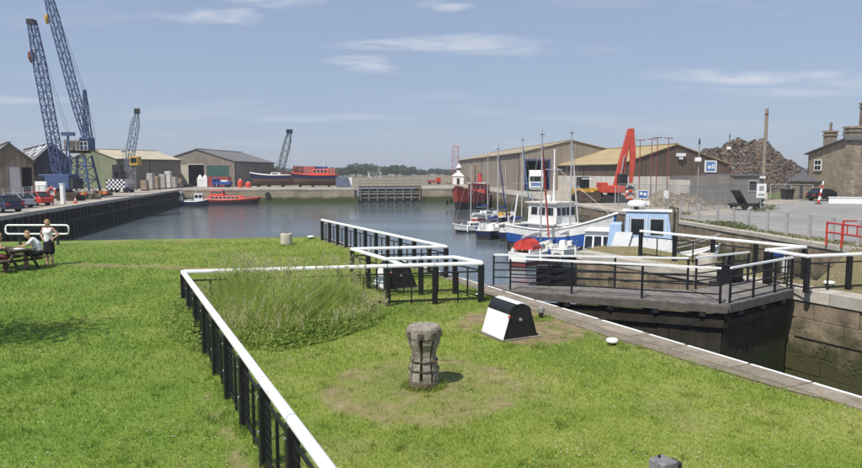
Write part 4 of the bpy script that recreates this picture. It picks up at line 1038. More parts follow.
# red ship against the right-hand quay
p = P(472, 207.5, WATER)
t = thing('red_ship', 'large rusty red workboat moored at the far end of the right quay', 'ship', (p.x, p.y, WATER), R(-112))
SHR = mat('ship_red', (.42,.055,.04), .6, .3, 1.0, fine=.15)
rows = hull_rows(16, 5.6, 2.2, 1.2, bow=1.7, sheer=.5, stern_w=.85, full=2.8)
hull(t, rows, SHR, ANTIF, deckm=RUST, drop=.5, gun=mat('rust_rail', (.25,.10,.07), .8, .3, 4), gr=.11)
c = house(t, -5.6,-2.2,3.4,1.9,4.3,SHR,.2,.05,.9,'wheelhouse'); win_end(c,-2.2,.2,3.4,1.9,4.3,3.3,3.95,.9,4,1); win_side(c,-5.3,-2.5,3.4,1.9,4.3,3.3,3.95,.9,3)
MB().box(-5.7,-2.1,-1.8,1.8,4.31,4.42).build('wheelhouse_roof', WHH, t)
m = MB().tube([(-1.6,0,2.0),(-1.6,0,7.6)],[.14,.08],8).build('mast', RUST, t); MB().bar((-1.6,0,4.0),(3.2,0,5.6),.14).build('derrick', SHR, m)
MB().bar((-1.6,-1.1,6.3),(-1.6,1.1,6.3),.09).build('crosstree', RUST, m)
MB().lathe([(.45,0),(.4,1.7)],12,(-4.6,0,4.42)).build('funnel', SHR, t); MB().box(.2,3.4,-1.5,1.5,1.75,2.5).build('hatch', RUST, t)
for s in (1,-1):
    for i in range(3):
        MB().tube([(1.0+i*2+.33*math.cos(k*math.pi/6), s*2.93, 1.15+.33*math.sin(k*math.pi/6)) for k in range(12)], .13, 6, closed=True).build('tyre_fender', RUBBER, t)
MB().tube([(6.2,0,2.6),(6.2,0,4.0)],.06,6).tube([(6.2,-.5,3.8),(6.2,.5,3.8)],.04,6).build('bow_staff', RUST, t)
# small craft by the left far corner
def launch(label, px, py, rz, L, B, upper, cab_m, low=None, cab=(.0,.3), ch=1.7, fb=.9):
    p = P(px, py, WATER); t = thing('work_launch', label, 'launch', (p.x, p.y, WATER), rz)
    rows = hull_rows(L, B, fb, .5, stern_w=.85); hull(t, rows, upper, low or ANTIF, deckm=CONC, drop=.2, gun=WHH, gr=.06)
    x0, x1 = cab[0]*L, cab[1]*L; w = B*.6; c = house(t, x0, x1, w, fb*.8, fb+ch, cab_m, .1, .05, .94, 'wheelhouse')
    win_side(c, x0+.1, x1-.15, w, fb*.8, fb+ch, fb+ch*.5, fb+ch*.85, .94, 2); win_end(c, x1, .1, w, fb*.8, fb+ch, fb+ch*.5, fb+ch*.85, .94, 2, 1)
    win_end(c, x0, -.05, w, fb*.8, fb+ch, fb+ch*.5, fb+ch*.85, .94, 2, -1)
    MB().tube([(x0+.3,0,fb+ch),(x0+.3,0,fb+ch+1.3)],.03,5).build('mast', WHH, t)
    return t
launch('small blue launch with white wheelhouse in the far left corner', 180.5, 205, R(188), 4.6, 1.9, BLUE, WHITE, cab=(-.08,.22))
launch('small dark-hulled launch with white wheelhouse beside the orange pilot boat', 197, 206.5, R(8), 4.2, 1.8, NAVYH, WHITE, cab=(-.1,.3), ch=1.5)
p = lerp(lq_far, n0, .295) - fback*2.4; t = thing('pilot_boat', 'orange pilot boat with dark hull against the far wall', 'boat', (p.x, p.y, WATER), R(-2))
rows = hull_rows(10.6, 3.2, 1.0, .6, stern_w=.9); hull(t, rows, ANTIF, ANTIF, deckm=ORANGE, drop=.05, gun=ORANGE, gr=.12)
ob = skin(rows, 5, 6); ob.v = [(x, y*1.012, z+.012) for x,y,z in ob.v]; ob.build('orange_bulwark', ORANGE, t)
c = house(t, -4.6,2.6,2.0,.9,1.75,ORANGE,.9,.1,.88,'deckhouse'); win_side(c,-4.2,1.4,2.0,.9,1.75,1.2,1.55,.88,7)
c = house(t, -4.3,-1.6,1.7,1.74,2.9,ORANGE,.5,.1,.86,'wheelhouse'); win_side(c,-4.1,-2.1,1.7,1.74,2.9,2.2,2.7,.86,4); win_end(c,-1.6,.5,1.7,1.74,2.9,2.2,2.7,.86,3,1)
MB().tube([(-3.2,0,2.9),(-3.2,0,4.2)],.04,5).bar((-3.2,-.5,3.7),(-3.2,.5,3.7),.05).build('mast', WHH, t)
# laid-up boats on the far quay
def laid_up(label, px, py, Y, rz, L, B, upper, low, band, cab_m=None):
    p = P(px, py); p = D(px, 187, Y); t = thing('laid_up_boat', label, 'boat', (p.x, p.y, 0), rz)
    rows = hull_rows(L, B, 1.3, 1.0, stern_w=.8, sheer=.3)
    rows = [[(x,w,z+1.35) for x,w,z in r] for r in rows]
    hull(t, rows, upper, low, deckm=CREAM, drop=.15, gun=band, gr=.12)
    for x in (-.3,.05,.32):
        MB().box(x*L-.15,x*L+.15,-B*.42,B*.42,0,.55).build('keel_block', DKT, t)
    if cab_m:
        c = house(t, -L*.32, L*.1, B*.6, 2.6, 4.1, cab_m, .5, .1, .88); win_side(c,-L*.28,L*.03,B*.6,2.6,4.1,3.3,3.85,.88,4); win_end(c,L*.1,.5,B*.6,2.6,4.1,3.3,3.85,.88,3,1)
        MB().tube([(-L*.2,0,4.1),(-L*.2,0,5.6)],.04,5).build('mast', WHH, t)
    else:
        c = house(t, -L*.25, L*.0, B*.5, 2.55, 3.3, WHH, .3, .1, .88); win_side(c,-L*.2,-L*.05,B*.5,2.55,3.3,2.85,3.15,.88,3)
        MB().tube([(L*.05,0,2.5),(L*.05,0,5.6)],.05,5).build('mast', DKT, t)
    return t
laid_up('laid-up blue wooden boat with pale stripe on the far quay', 271, 187, 148, R(178), 9.2, 2.6, NAVY, mat('brown_hull', (.10,.06,.04), .8, .3, 2), WHH)
laid_up('laid-up navy lifeboat with orange cabin on the far quay', 315, 187, 146, R(182), 10.4, 3.0, NAVY, mat('brown_hull', (.10,.06,.04), .8, .3, 2), ORANGE, ORANGE)
# ------------------------------------------------------------ sheds and houses
def shed(label, fl, fr, depth, eave, peak, wall_m, roof_m, doors=(), gable_m=None, side_m=None, name='warehouse', over=.25, low=None, px=.5, cat='shed', skylights=None, lights=0, roof_t=.12):
    """fl, fr: feet of the front gable. doors: (s0, s1, height, kind, mat)"""
    d = fr-fl; Wd = d.length; rz = math.atan2(d.y, d.x); t = thing(name, label, cat, (fl.x, fl.y, 0), rz)
    th = .25; xs = [0.0]; ds = sorted(doors)
    b = MB(); cur = 0
    zt = max([q[2] for q in ds], default=0)
    for s0, s1, h, kind, m in ds:
        b.box(cur, s0*Wd, 0, th, -.05, h); b.box(s0*Wd, s1*Wd, 0, th, h, zt) if zt > h else None
        cur = s1*Wd
    if ds:
        b.v and None
        b2 = MB(); cur = 0
        for s0, s1, h, kind, m in ds:
            b2.box(cur, s0*Wd, 0, th, -.05, zt)
            if zt > h + .01: b2.box(s0*Wd, s1*Wd, 0, th, h, zt)
            cur = s1*Wd
        b2.box(cur, Wd, 0, th, -.05, zt); b = b2
    else: b = MB()
    b.prism([(0,0,zt-.05 if not ds else zt),(Wd,0,zt if ds else -.05),(Wd,0,eave),(Wd*px,0,peak),(0,0,eave)], (0,th,0))
    b.build('front_gable', gable_m or wall_m, t)
    if low: MB().box(-.06, Wd+.06, -.08, -.004, 0, low[0]).build('plinth_wall', low[1], t)
    sm = side_m or wall_m
    MB().box(0,.2,th,depth,-.05,eave).build('side_wall', sm, t); MB().box(Wd-.2,Wd,th,depth,-.05,eave).build('side_wall', sm, t)
    MB().prism([(0,depth,-.05),(Wd,depth,-.05),(Wd,depth,eave),(Wd*px,depth,peak),(0,depth,eave)], (0,.2,0)).build('rear_gable', wall_m, t)
    slopes = []
    for s in (0,1):
        e = (-over, Wd+over)[s]; ez = eave - (peak-eave)/(Wd*px)*over
        up = Vector((0,0,roof_t))
        q = [Vector((e,-over,ez)), Vector((Wd*px,-over,peak)), Vector((Wd*px,depth+over,peak)), Vector((e,depth+over,ez))]
        r = MB().hexa([v+up*.1 for v in q]+[v+up for v in q]).build('roof', roof_m, t); slopes.append((r,q))
    for s in (0,1):                                       # gutter and downpipes
        e = (-over-.06, Wd+over+.06)[s]; ez = eave - (peak-eave)/(Wd*px)*over
        gu = MB().box(e-.09,e+.09,-over,depth+over,ez-.16,ez-.02).build('gutter', DARKSTEEL, t)
        xw = (-.08, Wd+.08)[s]
        for yy in (.5, depth*.5): MB().tube([(e,yy,ez-.15),(xw,yy,ez-.55),(xw,yy,0)],.06,6).build('downpipe', DARKSTEEL, gu)
    MB().box(Wd*px-.25,Wd*px+.25,-over,depth+over,peak+roof_t*.9,peak+roof_t+.09).build('ridge_cap', roof_m, t)
    for side, fy, fz in (skylights or []):
        r, q = slopes[side]
        a = lerp(lerp(q[0],q[3],fy), lerp(q[1],q[2],fy), fz); u = (q[3]-q[0]).normalized(); w = (q[1]-q[0]).normalized(); n_ = u.cross(w); n_ = n_ if n_.z > 0 else -n_
        p4 = [a, a+u*2.2, a+u*2.2+w*1.3, a+w*1.3]; MB().hexa([v+n_*(roof_t+.01) for v in p4]+[v+n_*(roof_t+.06) for v in p4]).build('skylight', mat('pale_skylight', (.62,.64,.66), .4, .1, 2), r)
    for s0, s1, h, kind, m in ds:
        if kind == 'open':
            MB().box(s0*Wd-.18,s0*Wd,-.06,th+.05,0,h+.1).box(s1*Wd,s1*Wd+.18,-.06,th+.05,0,h+.1).box(s0*Wd-.18,s1*Wd+.18,-.061,th+.05,h+.1,h+.3).build('door_frame', m, t)
        else:
            dr = MB().box(s0*Wd+.02,s1*Wd-.02,.04,.14,0,h-.02).build('door', m, t)
            for k in range(1,4): xx = lerp(s0*Wd, s1*Wd, k/4); MB().box(xx-.03,xx+.03,.02,.039,.05,h-.06).build('batten', m, dr)
    return t
BRN = mat('brown_cladding', (.105,.075,.055), rough=.7, var=.12, scale=.4, streak=.18, corr=('X', .6, .6))
GREYB = mat('grey_brown_cladding', (.26,.215,.17), rough=.75, var=.12, scale=.3, streak=.18, corr=('X', .6, .5))
GREYS = mat('grey_brown_side', (.26,.215,.17), rough=.75, var=.12, scale=.3, streak=.18, corr=('Y', .6, .5))
YROOF = mat('lichen_yellow_roof', (.29,.225,.125), .9, .25, .5, col2=(.42,.325,.17), fine=.1, corr=('Y', .8, .4))
TANR = mat('tan_roof', (.27,.215,.14), .9, .25, .4, col2=(.38,.31,.205), fine=.1, corr=('Y', .8, .4))
SLATE = mat('grey_sheet_roof', (.16,.155,.155), .8, .2, .5, corr=('Y', .8, .4))
PALEW = mat('pale_render', (.52,.49,.44), rough=.85, var=.15, scale=.6, streak=.18, fine=.08)
STNC = mat('stone_grey_cladding', (.22,.19,.155), rough=.8, var=.18, scale=.5, streak=.18, corr=('X', .7, .5))
NAVYC = mat('navy_cladding', (.032,.036,.07), rough=.6, var=.2, scale=.5, streak=.18, corr=('X', .6, .5))
# centre shed
fl = D(160.5,187,152); fr = D(235,187,150); fl.z = fr.z = 0
shed('stone-grey gabled warehouse with wide open door at the far left corner', fl, fr, 26, 5.9, 8.7, STNC, SLATE,
     [(.255,.385,5.2,'shut',mat('cream_door', (.50,.46,.37), .7, .1, 1)), (.385,.60,5.0,'open',PALEW), (.63,.93,4.9,'shut',GREEN)], side_m=mat('stone_grey_side', (.20,.175,.145), rough=.8, var=.18, scale=.5, streak=.18, corr=('Y', .7, .5)))
# big shed right
fl = D(519.5,193,117); fr = D(622,193,118.9); fl.z = fr.z = 0
shed('big long warehouse with open door behind the white lorry', fl, fr, 78, 6.9, 9.1, GREYB, TANR, [(.055,.28,5.4,'open',mat('blue_door_frame', (.03,.06,.22), .5, .1, 1)), (.47,.53,2.3,'shut',DARKSTEEL)], side_m=GREYS)
# brown shed
fl = D(620,195,95); fr = D(727,195,98.6); fl.z = fr.z = 0
shed('brown-clad shed with yellow lichened roof and pale lower wall', fl, fr, 25, 4.6, 7.5, BRN, YROOF, [(.42,.52,2.6,'shut',PALEW)], low=(2.75, PALEW))
bs = [o for o in COL.objects if o.get('label','').startswith('brown-clad')][0]
MB().box(-.09,-.005,.3,24,0,2.75).build('plinth_wall', PALEW, bs); Wd = (fr-fl).length
MB().box(Wd*.50,Wd*.575,-.5,-.03,5.75,6.2).box(Wd*.52,Wd*.555,-.4,-.03,5.3,5.75).build('floodlight', WHITE, bs)
sgn = MB().box(Wd*.77,Wd*.885,-.12,-.05,3.35,5.15).build('sign_board', WHITE, bs)
MB().box(Wd*.785,Wd*.87,-.128,-.121,3.55,4.95).build('sign_panel', mat('sign_blue', (.10,.22,.50), .5, .05, 2), sgn)
MB().box(Wd*.80,Wd*.83,-.136,-.129,3.9,4.4).box(Wd*.838,Wd*.848,-.136,-.129,3.9,4.6).box(Wd*.853,Wd*.863,-.136,-.129,3.9,4.6).build('sign_mark', WHITE, sgn)
# left pair
def left_shed(px0, px1, Y0, Y1, label, mats, doors, eave, peak, depth, sky_, **k):
    a = D(px0,196,Y0); a.z = 0; ca, sa = math.cos(R(Y1)), math.sin(R(Y1)); k_ = (px1-CX)/FPX
    w_ = (k_*a.y - a.x)/(ca - k_*sa); b = a + Vector((ca*w_, sa*w_, 0))
    return shed(label, a, b, depth, eave, peak, *mats, doors, skylights=sky_, **k)
TANB = mat('tan_brown_cladding', (.165,.135,.10), rough=.8, var=.15, scale=.4, streak=.18, corr=('X', .7, .5))
left_shed(-12, 36, 86, 38, 'tan-brown gabled shed with white and dark doors at the left edge', (TANB, SLATE), [(.46,.73,4.2,'shut',mat('grey_white_door', (.40,.40,.42), .6, .1, 1)), (.73,.955,4.0,'open',TANB)], 4.9, 7.3, 30, None)
left_shed(37, 73, 91, 38, 'navy-clad gabled shed with skylit grey roof behind the cranes', (NAVYC, SLATE), [(.36,.6,3.6,'shut',DARKSTEEL)], 5.1, 7.4, 34, [(0,.08,.3),(0,.2,.55),(0,.32,.3),(0,.44,.55),(0,.08,.7),(0,.3,.75),(0,.56,.35)])
# pale-roofed shed behind
a, b = D(80,190,136), D(118,190,128); a.z = b.z = 0
b2 = D(161,190,138); b2.z = 0
shed('low shed with cream roof and green gable between the cranes', a + Vector((-2,0,0)), b, 15, 6.0, 8.0, mat('faded_green_cladding', (.17,.19,.11), rough=.8, var=.15, scale=.4, streak=.18, corr=('X', .7, .5)), mat('cream_sheet_roof', (.44,.38,.28), .85, .15, .3, corr=('Y', .8, .4)), [], side_m=mat('brown_side_cladding', (.17,.14,.105), .8, .2, .4))
a, b = D(118,190,136), D(161,190,140); a.z = b.z = 0
shed('brown shed with cream roof left of the grey warehouse', a, b + Vector((3,0,0)), 16, 5.2, 6.6, mat('brown_shed_wall', (.15,.125,.095), rough=.8, var=.2, scale=.4, streak=.18, corr=('X', .7, .5)), mat('cream_sheet_roof', (.44,.38,.28), .85, .15, .3), [(.3,.55,3.2,'shut',DARKSTEEL)], px=.3)
# low grey building right
p = D(690,205.5,65); q = D(761,205,66.5)
d = (q-p); t = thing('yard_building', 'low grey block building with one window in front of the scrap heap', 'building', (p.x, p.y, 0), math.atan2(d.y,d.x)); Wd = math.hypot(d.x,d.y)
CLAD = mat('grey_block_wall', (.215,.20,.18), .85, .18, .8, fine=.1)
for i in range(7): MB().box(0,Wd*.56,0,.14,i*.43,i*.43+.415).build('wall_panel', CLAD, t)
MB().box(Wd*.56+.02,Wd,-.25,5,-.05,3.0).build('wall', CLAD, t); MB().box(Wd*.55,Wd+.15,-.4,5.1,3.003,3.18).build('roof', SLATE, t)
MB().box(0,Wd*.56,.14,4,2.6,3.0).build('rear_roof', SLATE, t)
w = MB().box(Wd*.79,Wd*.90,-.27,-.252,1.5,2.45).build('window', GLASS, t); MB().box(Wd*.785,Wd*.905,-.30,-.25,1.4,1.5).box(Wd*.785,Wd*.905,-.285,-.25,2.45,2.52).box(Wd*.785,Wd*.792,-.285,-.25,1.5,2.45).box(Wd*.898,Wd*.905,-.285,-.25,1.5,2.45).build('window_frame', mat('pale_frame', (.45,.44,.42), .6, .1, 2), w)
MB().box(Wd*.93,Wd*1.0,-.5,-.26,2.75,2.98).build('outside_lamp', WHITE, t)

# stone house at the right edge
HST = mat('house_stone', (.265,.215,.155), .9, .28, 1.4, bump=.4, fine=.22)
HSTD = mat('house_quoin_stone', (.215,.18,.14), .9, .2, 1.2, bump=.3, rnd=.16, fine=.15)
HSL = mat('slate_roof', (.085,.083,.088), .7, .2, 1.5, fine=.15)
Yh = 74
c0 = D(806,200,82); c1 = D(843,200,Yh); c0.z = c1.z = 0
d = c1-c0; rzh = math.atan2(d.y,d.x); Wg = math.hypot(d.x,d.y)
t = thing('stone_house', 'brown stone house with tall chimneys at the right edge', 'house', (c0.x, c0.y, 0), rzh)
# local x runs along the side towards the camera; the front face leaves the corner to the right
fdir = Matrix.Rotation(-rzh, 3, 'Z') @ Vector((1,-.04,0)); fn = Vector((fdir.x, fdir.y, 0)).normalized()
ez = D(806,154,82).z; pz = D(843,139.5,Yh).z
side = MB().prism([(0,0,-.05),(Wg,0,-.05),(Wg,0,pz),(Wg*.99,0,pz),(0,0,ez)], fn*.5); side.build('side_wall', HST, t)
fw = MB().prism([Vector((Wg,0,-.05)), Vector((Wg,0,-.05))+fn*14, Vector((Wg,0,pz))+fn*14, Vector((Wg,0,pz))], Vector((0,0,0))+Vector((-fn.y,fn.x,0))*.4); fw.build('front_wall', HST, t)
MB().prism([Vector((0,0,-.05)), Vector((0,0,-.05))+fn*12, Vector((0,0,ez))+fn*12, Vector((0,0,ez))], Vector((.4,0,0))).build('rear_wall', HST, t)
up = Vector((0,0,.14)); q = [Vector((-.4,0,ez-.1))-fn*.35, Vector((Wg+.1,0,pz))-fn*.35, Vector((Wg+.1,0,pz))+fn*14, Vector((-.4,0,ez-.1))+fn*14]
MB().hexa([v+up*.1 for v in q]+[v+up*1.2 for v in q]).build('roof', HSL, t)
q = [Vector((Wg+.3,0,pz-.12))-fn*.35, Vector((Wg+.3,0,pz-.12))+fn*14, Vector((Wg-.8,0,pz+.55))+fn*14, Vector((Wg-.8,0,pz+.55))-fn*.1]
MB().hexa([v for v in q]+[v+up for v in q]).build('eaves_roof', HSL, t)
nf = Vector((fn.y,-fn.x,0)); nf = nf if (Matrix.Rotation(rzh,3,'Z') @ nf).y < 0 else -nf
for i in range(13):
    w_ = .95 if i % 2 else .65; z0 = i*(pz-.3)/13
    MB().prism([Vector((Wg,0,z0+.01))+nf*.03-fn*.04, Vector((Wg,0,z0+.01))+nf*.03+fn*w_, Vector((Wg,0,z0+(pz-.3)/13-.01))+nf*.03+fn*w_, Vector((Wg,0,z0+(pz-.3)/13-.01))+nf*.03-fn*.04], -nf*.1).build('quoin', HSTD, t)
for i in range(10):
    for j in range(3):
        z0 = .2+i*.72; a_ = Vector((Wg,0,z0))+fn*(1.15+j*1.6+(.5 if i % 2 else 0))+nf*random.uniform(.008,.03)
        if z0+.7 < pz-.2: MB().prism([a_, a_+fn*1.55, a_+fn*1.55+Vector((0,0,.69)), a_+Vector((0,0,.69))], -nf*.1).build('stone', HSTD, t)
sn = -fn                                                   # outward from the side wall
def on_side(x0, x1, z0, z1, m, nm, par, proud=.03):
    a_ = [Vector((x0,0,z0)), Vector((x1,0,z0)), Vector((x1,0,z1)), Vector((x0,0,z1))]
    return MB().prism([v+sn*proud for v in a_], -sn*(proud+.02)).build(nm, m, par)
sx = lambda px: Wg*(px-806)/(843-806)
zz_ = lambda py, Y=79.5: D(815,py,Y).z
w = on_side(sx(813), sx(820.5), zz_(170.5), zz_(159.5), WHITE, 'window', t, .06)
for i in range(2):
    for j in range(2): on_side(sx(813.9+j*3.2), sx(816.7+j*3.2), zz_(169.6-i*5.2), zz_(165.6-i*5.2), GLASS, 'pane', w, .075)
on_side(sx(812.3), sx(821.2), zz_(171.6), zz_(170.5), HSTD, 'window_sill', t, .14)
def chimney(cx, off, w, dpt, z0, z1, pots):
    o = Vector((cx,0,0))+fn*off
    b = MB().prism([o+Vector((-w/2,0,z0))-fn*dpt/2, o+Vector((w/2,0,z0))-fn*dpt/2, o+Vector((w/2,0,z0))+fn*dpt/2, o+Vector((-w/2,0,z0))+fn*dpt/2], (0,0,z1-z0)).build('chimney', HSTD, t)
    for zc, g in ((z1-.02,.12),(z1-.45,.1)):
        MB().prism([o+Vector((-w/2-g,0,zc))-fn*(dpt/2+g), o+Vector((w/2+g,0,zc))-fn*(dpt/2+g), o+Vector((w/2+g,0,zc))+fn*(dpt/2+g), o+Vector((-w/2-g,0,zc))+fn*(dpt/2+g)], (0,0,.2)).build('chimney_cap', HST, b)
    for k in range(pots):
        MB().lathe([(.16,0),(.13,.4),(.17,.9),(.14,1.0)],10,tuple(o+fn*((k-(pots-1)/2)*.42)+Vector((0,0,z1+.18)))).build('chimney_pot', HSTD, b)
chimney(sx(820), .9, 1.0, 1.1, ez-1, D(821,133,80.5).z, 1)
chimney(sx(839), 1.2, 1.2, 1.5, pz-1, D(843,128.5,75.5).z, 0)
chimney(Wg-.9, 3.0, 1.2, 1.7, pz-1, D(858,103,74).z, 1)
MB().tube([Vector((sx(841),0,pz))+fn*1.9, Vector((sx(841),0,pz+3))+fn*1.9],.03,4).bar(Vector((sx(841)-.5,0,pz+2.7))+fn*1.9, Vector((sx(841)+.5,0,pz+2.7))+fn*1.9,.04).build('aerial', DARKSTEEL, t)
# lean-to outbuilding with slate roof
a, b = D(787,199,84), D(831,199,77.5); a.z = b.z = 0
d = b-a; t = thing('outbuilding', 'low outbuilding with dark slate roof against the stone house', 'building', (a.x,a.y,0), math.atan2(d.y,d.x)); Wo = math.hypot(d.x,d.y)
MB().box(.4,Wo,0,.3,-.05,2.3).build('front_wall', HST, t); MB().prism([(.4,0,-.05),(.4,5,-.05),(.4,5,2.2),(.4,2.5,3.6),(.4,0,2.3)],(.3,0,0)).build('end_wall', HST, t)
MB().prism([(Wo,0,-.05),(Wo,5,-.05),(Wo,5,2.2),(Wo,2.5,3.6),(Wo,0,2.3)],(-.3,0,0)).build('end_wall', HST, t); MB().box(.4,Wo,4.7,5,-.05,2.3).build('rear_wall', HST, t)
for s in (0,1):
    q = [Vector((.0,-.3 if s==0 else 5.3,2.15)),Vector((Wo-.6,-.3 if s==0 else 5.3,2.15)),Vector((Wo-.2,2.5,3.75)),Vector((.0+.4,2.5,3.75))]
    MB().hexa([v for v in q]+[v+up for v in q]).build('roof', HSL, t)
w = MB().box(Wo*.80,Wo*.90,-.04,-.003,.9,2.0).build('window', WHITE, t); MB().box(Wo*.815,Wo*.885,-.055,-.041,1.0,1.9).build('pane', GLASS, w)
MB().box(Wo*.30,Wo*.37,-.04,-.003,0,2.0).build('door', DARKSTEEL, t)
# low white wall
a, b = P(829,203.5), P(960,205); d = b-a
t = thing('garden_wall', 'low white-painted wall in front of the stone house', 'wall', (a.x,a.y,0), math.atan2(d.y,d.x))
MB().box(0,d.length,0,.3,-.03,.62).build('wall_body', WHITE, t); MB().box(-.05,d.length,-.05,.35,.623,.72).build('coping', WHITE, t)
# iron fence behind it
a, b = P(792,199.5), P(900,200); d = b-a; t = thing('iron_fence', 'thin dark iron fence in front of the stone house', 'fence', (a.x,a.y,0), math.atan2(d.y,d.x))
for i in range(int(d.length/1.8)): MB().box(i*1.8-.03,i*1.8+.03,-.03,.03,0,1.5).build('post', DARKSTEEL, t)
for z in (.3,1.35): MB().box(0,d.length,-.02,.02,z,z+.05).build('rail', DARKSTEEL, t)
bb = MB()
for i in range(int(d.length/.16)): bb.box(i*.16-.008,i*.16+.008,-.008,.008,.1,1.45)
bb.build('bars', DARKSTEEL, t)

# ------------------------------------------------------------ scrap heap and rubble: heaps of loose pieces nobody could count
def heap(label, c, rx, ry, h, mats, N, size, name, seed, peaks=((0,0,1),)):
    rs = np.random.default_rng(seed); t = thing(name, label, 'heap', (c.x, c.y, 0))
    T = rs.random((4,3))
    def H(x, y):
        z = 0
        for pxx, pyy, k in peaks: z = max(z, k*(1-(((x-pxx*rx)/rx)**2+((y-pyy*ry)/ry)**2)**.72))
        z = max(0, z); z *= 1+.05*math.sin(x*1.3+T[0,0]*6)+.05*math.sin(y*1.7+x*.6)+.03*math.sin(x*3.1)
        return z*h
    n = 40; b = MB(); vs = []
    for i in range(n+1):
        for j in range(n+1):
            x = (i/n*2-1)*rx*1.2; y = (j/n*2-1)*ry*1.2; z = H(x,y); vs.append((x, y, z*(1+.02*rs.normal())-.05+.1*rs.random()*(z>0)))
    b.add(vs, [(i*(n+1)+j,(i+1)*(n+1)+j,(i+1)*(n+1)+j+1,i*(n+1)+j+1) for i in range(n) for j in range(n)])
    b.build('heap_core', mats[0], t)
    for mi, m in enumerate(mats):
        b = MB()
        for k in range(N):
            x, y = rs.uniform(-rx,rx), rs.uniform(-ry,ry); z = H(x,y)
            if z < .05: continue
            s = size*rs.uniform(.3,1.2); d = Vector(rs.normal(size=3)); d.normalize()
            if rs.random() < .5: b.bar(Vector((x,y,z))-d*s*.5, Vector((x,y,z))+d*s*.5, s*rs.uniform(.1,.5), s*rs.uniform(.1,.4))
            else: b.cbox((x,y,z), (s*.7,s*.5,s*.4), rs.uniform(0,3))
        o = b.build('loose_scrap', m, t, kind='stuff')
    return t
c = D(747,200,112); c.z = 0
SC = [mat('scrap_brown', (.135,.105,.08), .9, .4, .8), mat('scrap_rust', (.145,.088,.06), .9, .4, 1), mat('scrap_grey', (.20,.185,.17), .8, .4, 1), mat('scrap_dark', (.04,.033,.03), .9, .4, 1)]
heap('large brown heap of scrap metal behind the grey building', c, 10.0, 8, 8.9, SC, 3000, .62, 'scrap_heap', 5, ((-.18,0,1),(.10,0,.96),(-.5,.1,.86),(.38,0,.66)))
c = P(684,207); heap('pale heap of sandy rubble inside the yard fence', c + Vector((0,2,0)), 2.8, 2.0, 1.5, [mat('rubble_sand', (.26,.21,.15), .95, .3, 1.5, fine=.2), mat('rubble_pale', (.28,.25,.21), .9, .3, 2)], 500, .35, 'rubble_heap', 6, ((-.45,0,1),(.3,0,.8)))

# ------------------------------------------------------------ cranes
def lattice(b, p0, p1, w0, w1, n, r=.06, rd=.035, side=Vector((1,0,0)), mid=None):
    p0, p1 = Vector(p0), Vector(p1); d = (p1-p0).normalized(); s = (side - d*side.dot(d)).normalized(); q = d.cross(s)
    def corner(f, i):
        if mid: w = lerp(w0, mid, min(1,f/.18)) if f < .18 else (mid if f < .78 else lerp(mid, w1, (f-.78)/.22))
        else: w = lerp(w0,w1,f)
        a, c = ((-1,-1),(1,-1),(1,1),(-1,1))[i]; return p0.lerp(p1,f) + s*(a*w/2) + q*(c*w/2)
    for i in range(4):
        for k in range(n): b.bar(corner(k/n,i), corner((k+1)/n,i), r*2)
        for k in range(n):
            j = (i+1) % 4
            b.bar(corner(k/n,i), corner((k+1)/n,j), rd*2) if k % 2 else b.bar(corner(k/n,j), corner((k+1)/n,i), rd*2)
            b.bar(corner((k+1)/n,i), corner((k+1)/n,j), rd*2)
    return b
def checker(t, x0, x1, y, z0, z1, nx, nz, par):
    w = MB(); k = MB()
    for i in range(nx):
        for j in range(nz):
            (w if (i+j) % 2 else k).box(lerp(x0,x1,i/nx), lerp(x0,x1,(i+1)/nx), y-.02, y-.003, lerp(z0,z1,j/nz), lerp(z0,z1,(j+1)/nz))
    w.build('white_squares', WHITE, par); k.build('blue_squares', NAVY, par)
def tracks(t, w, L, h=.9):
    for s in (-1,1):
        b = MB(); pr = [(-L/2+h/2*(1-math.cos(a)) - h*.0, h/2+h/2*math.sin(a)) for a in [R(-90),R(-45),0,R(45),R(90)]]
        lp = [(-L/2,h*.5),(-L/2+.2,h*.12),(-L/2+.5,0),(L/2-.5,0),(L/2-.2,h*.12),(L/2,h*.5),(L/2-.2,h*.88),(L/2-.5,h),(-L/2+.5,h),(-L/2+.2,h*.88)]
        b.prism([(x, s*w/2-.3, z) for x, z in lp], (0,.6,0)); b.build('crawler_track', DARKSTEEL, t)
# tall crane on a portal (right of the two)
Y2 = 86; base = D(83,197,Y2); base.z = 0
def zpx(py, Y, px=80): return D(px,py,Y).z
t = thing('portal_crane', 'tallest blue lattice crane on a portal base at the left quay', 'crane', tuple(base), 0)
L_ = lambda px, py: D(px,py,Y2) - base
b = MB()
for sx_, sy_ in ((-1,-1),(1,-1),(1,1),(-1,1)):
    b.bar((sx_*1.7,sy_*1.5,.4),(sx_*.95,sy_*.9,5.6),.22)
for z, f in ((.6,.97),(2.4,.72),(4.2,.45)):
    k = lerp(1.7,.95,z/5.6); k2 = lerp(1.5,.9,z/5.6)
    for a_, c_ in (((-k,-k2),(k,-k2)),((k,-k2),(k,k2)),((k,k2),(-k,k2)),((-k,k2),(-k,-k2))): b.bar((*a_,z),(*c_,z),.14)
for z0, z1 in ((.6,2.4),(2.4,4.2),(4.2,5.6)):
    k0, k1 = lerp(1.7,.95,z0/5.6), lerp(1.7,.95,z1/5.6)
    for y in (-1,1): b.bar((-k0,y*1.2,z0),(k1,y*1.0,z1),.09); b.bar((k0,y*1.2,z0),(-k1,y*1.0,z1),.09)
b.build('portal_legs', CRBLUE, t)
MB().box(-2.2,2.2,-1.9,1.9,.15,.5).build('bogie_frame', DARKSTEEL, t)
for sx_ in (-1.7,1.7):
    for sy_ in (-1.5,1.5): MB().tube([(sx_,sy_-.2,.3),(sx_,sy_+.2,.3)],.3,12).build('wheel', DARKSTEEL, t)
z0, z1 = zpx(150.5,Y2), zpx(138.5,Y2)
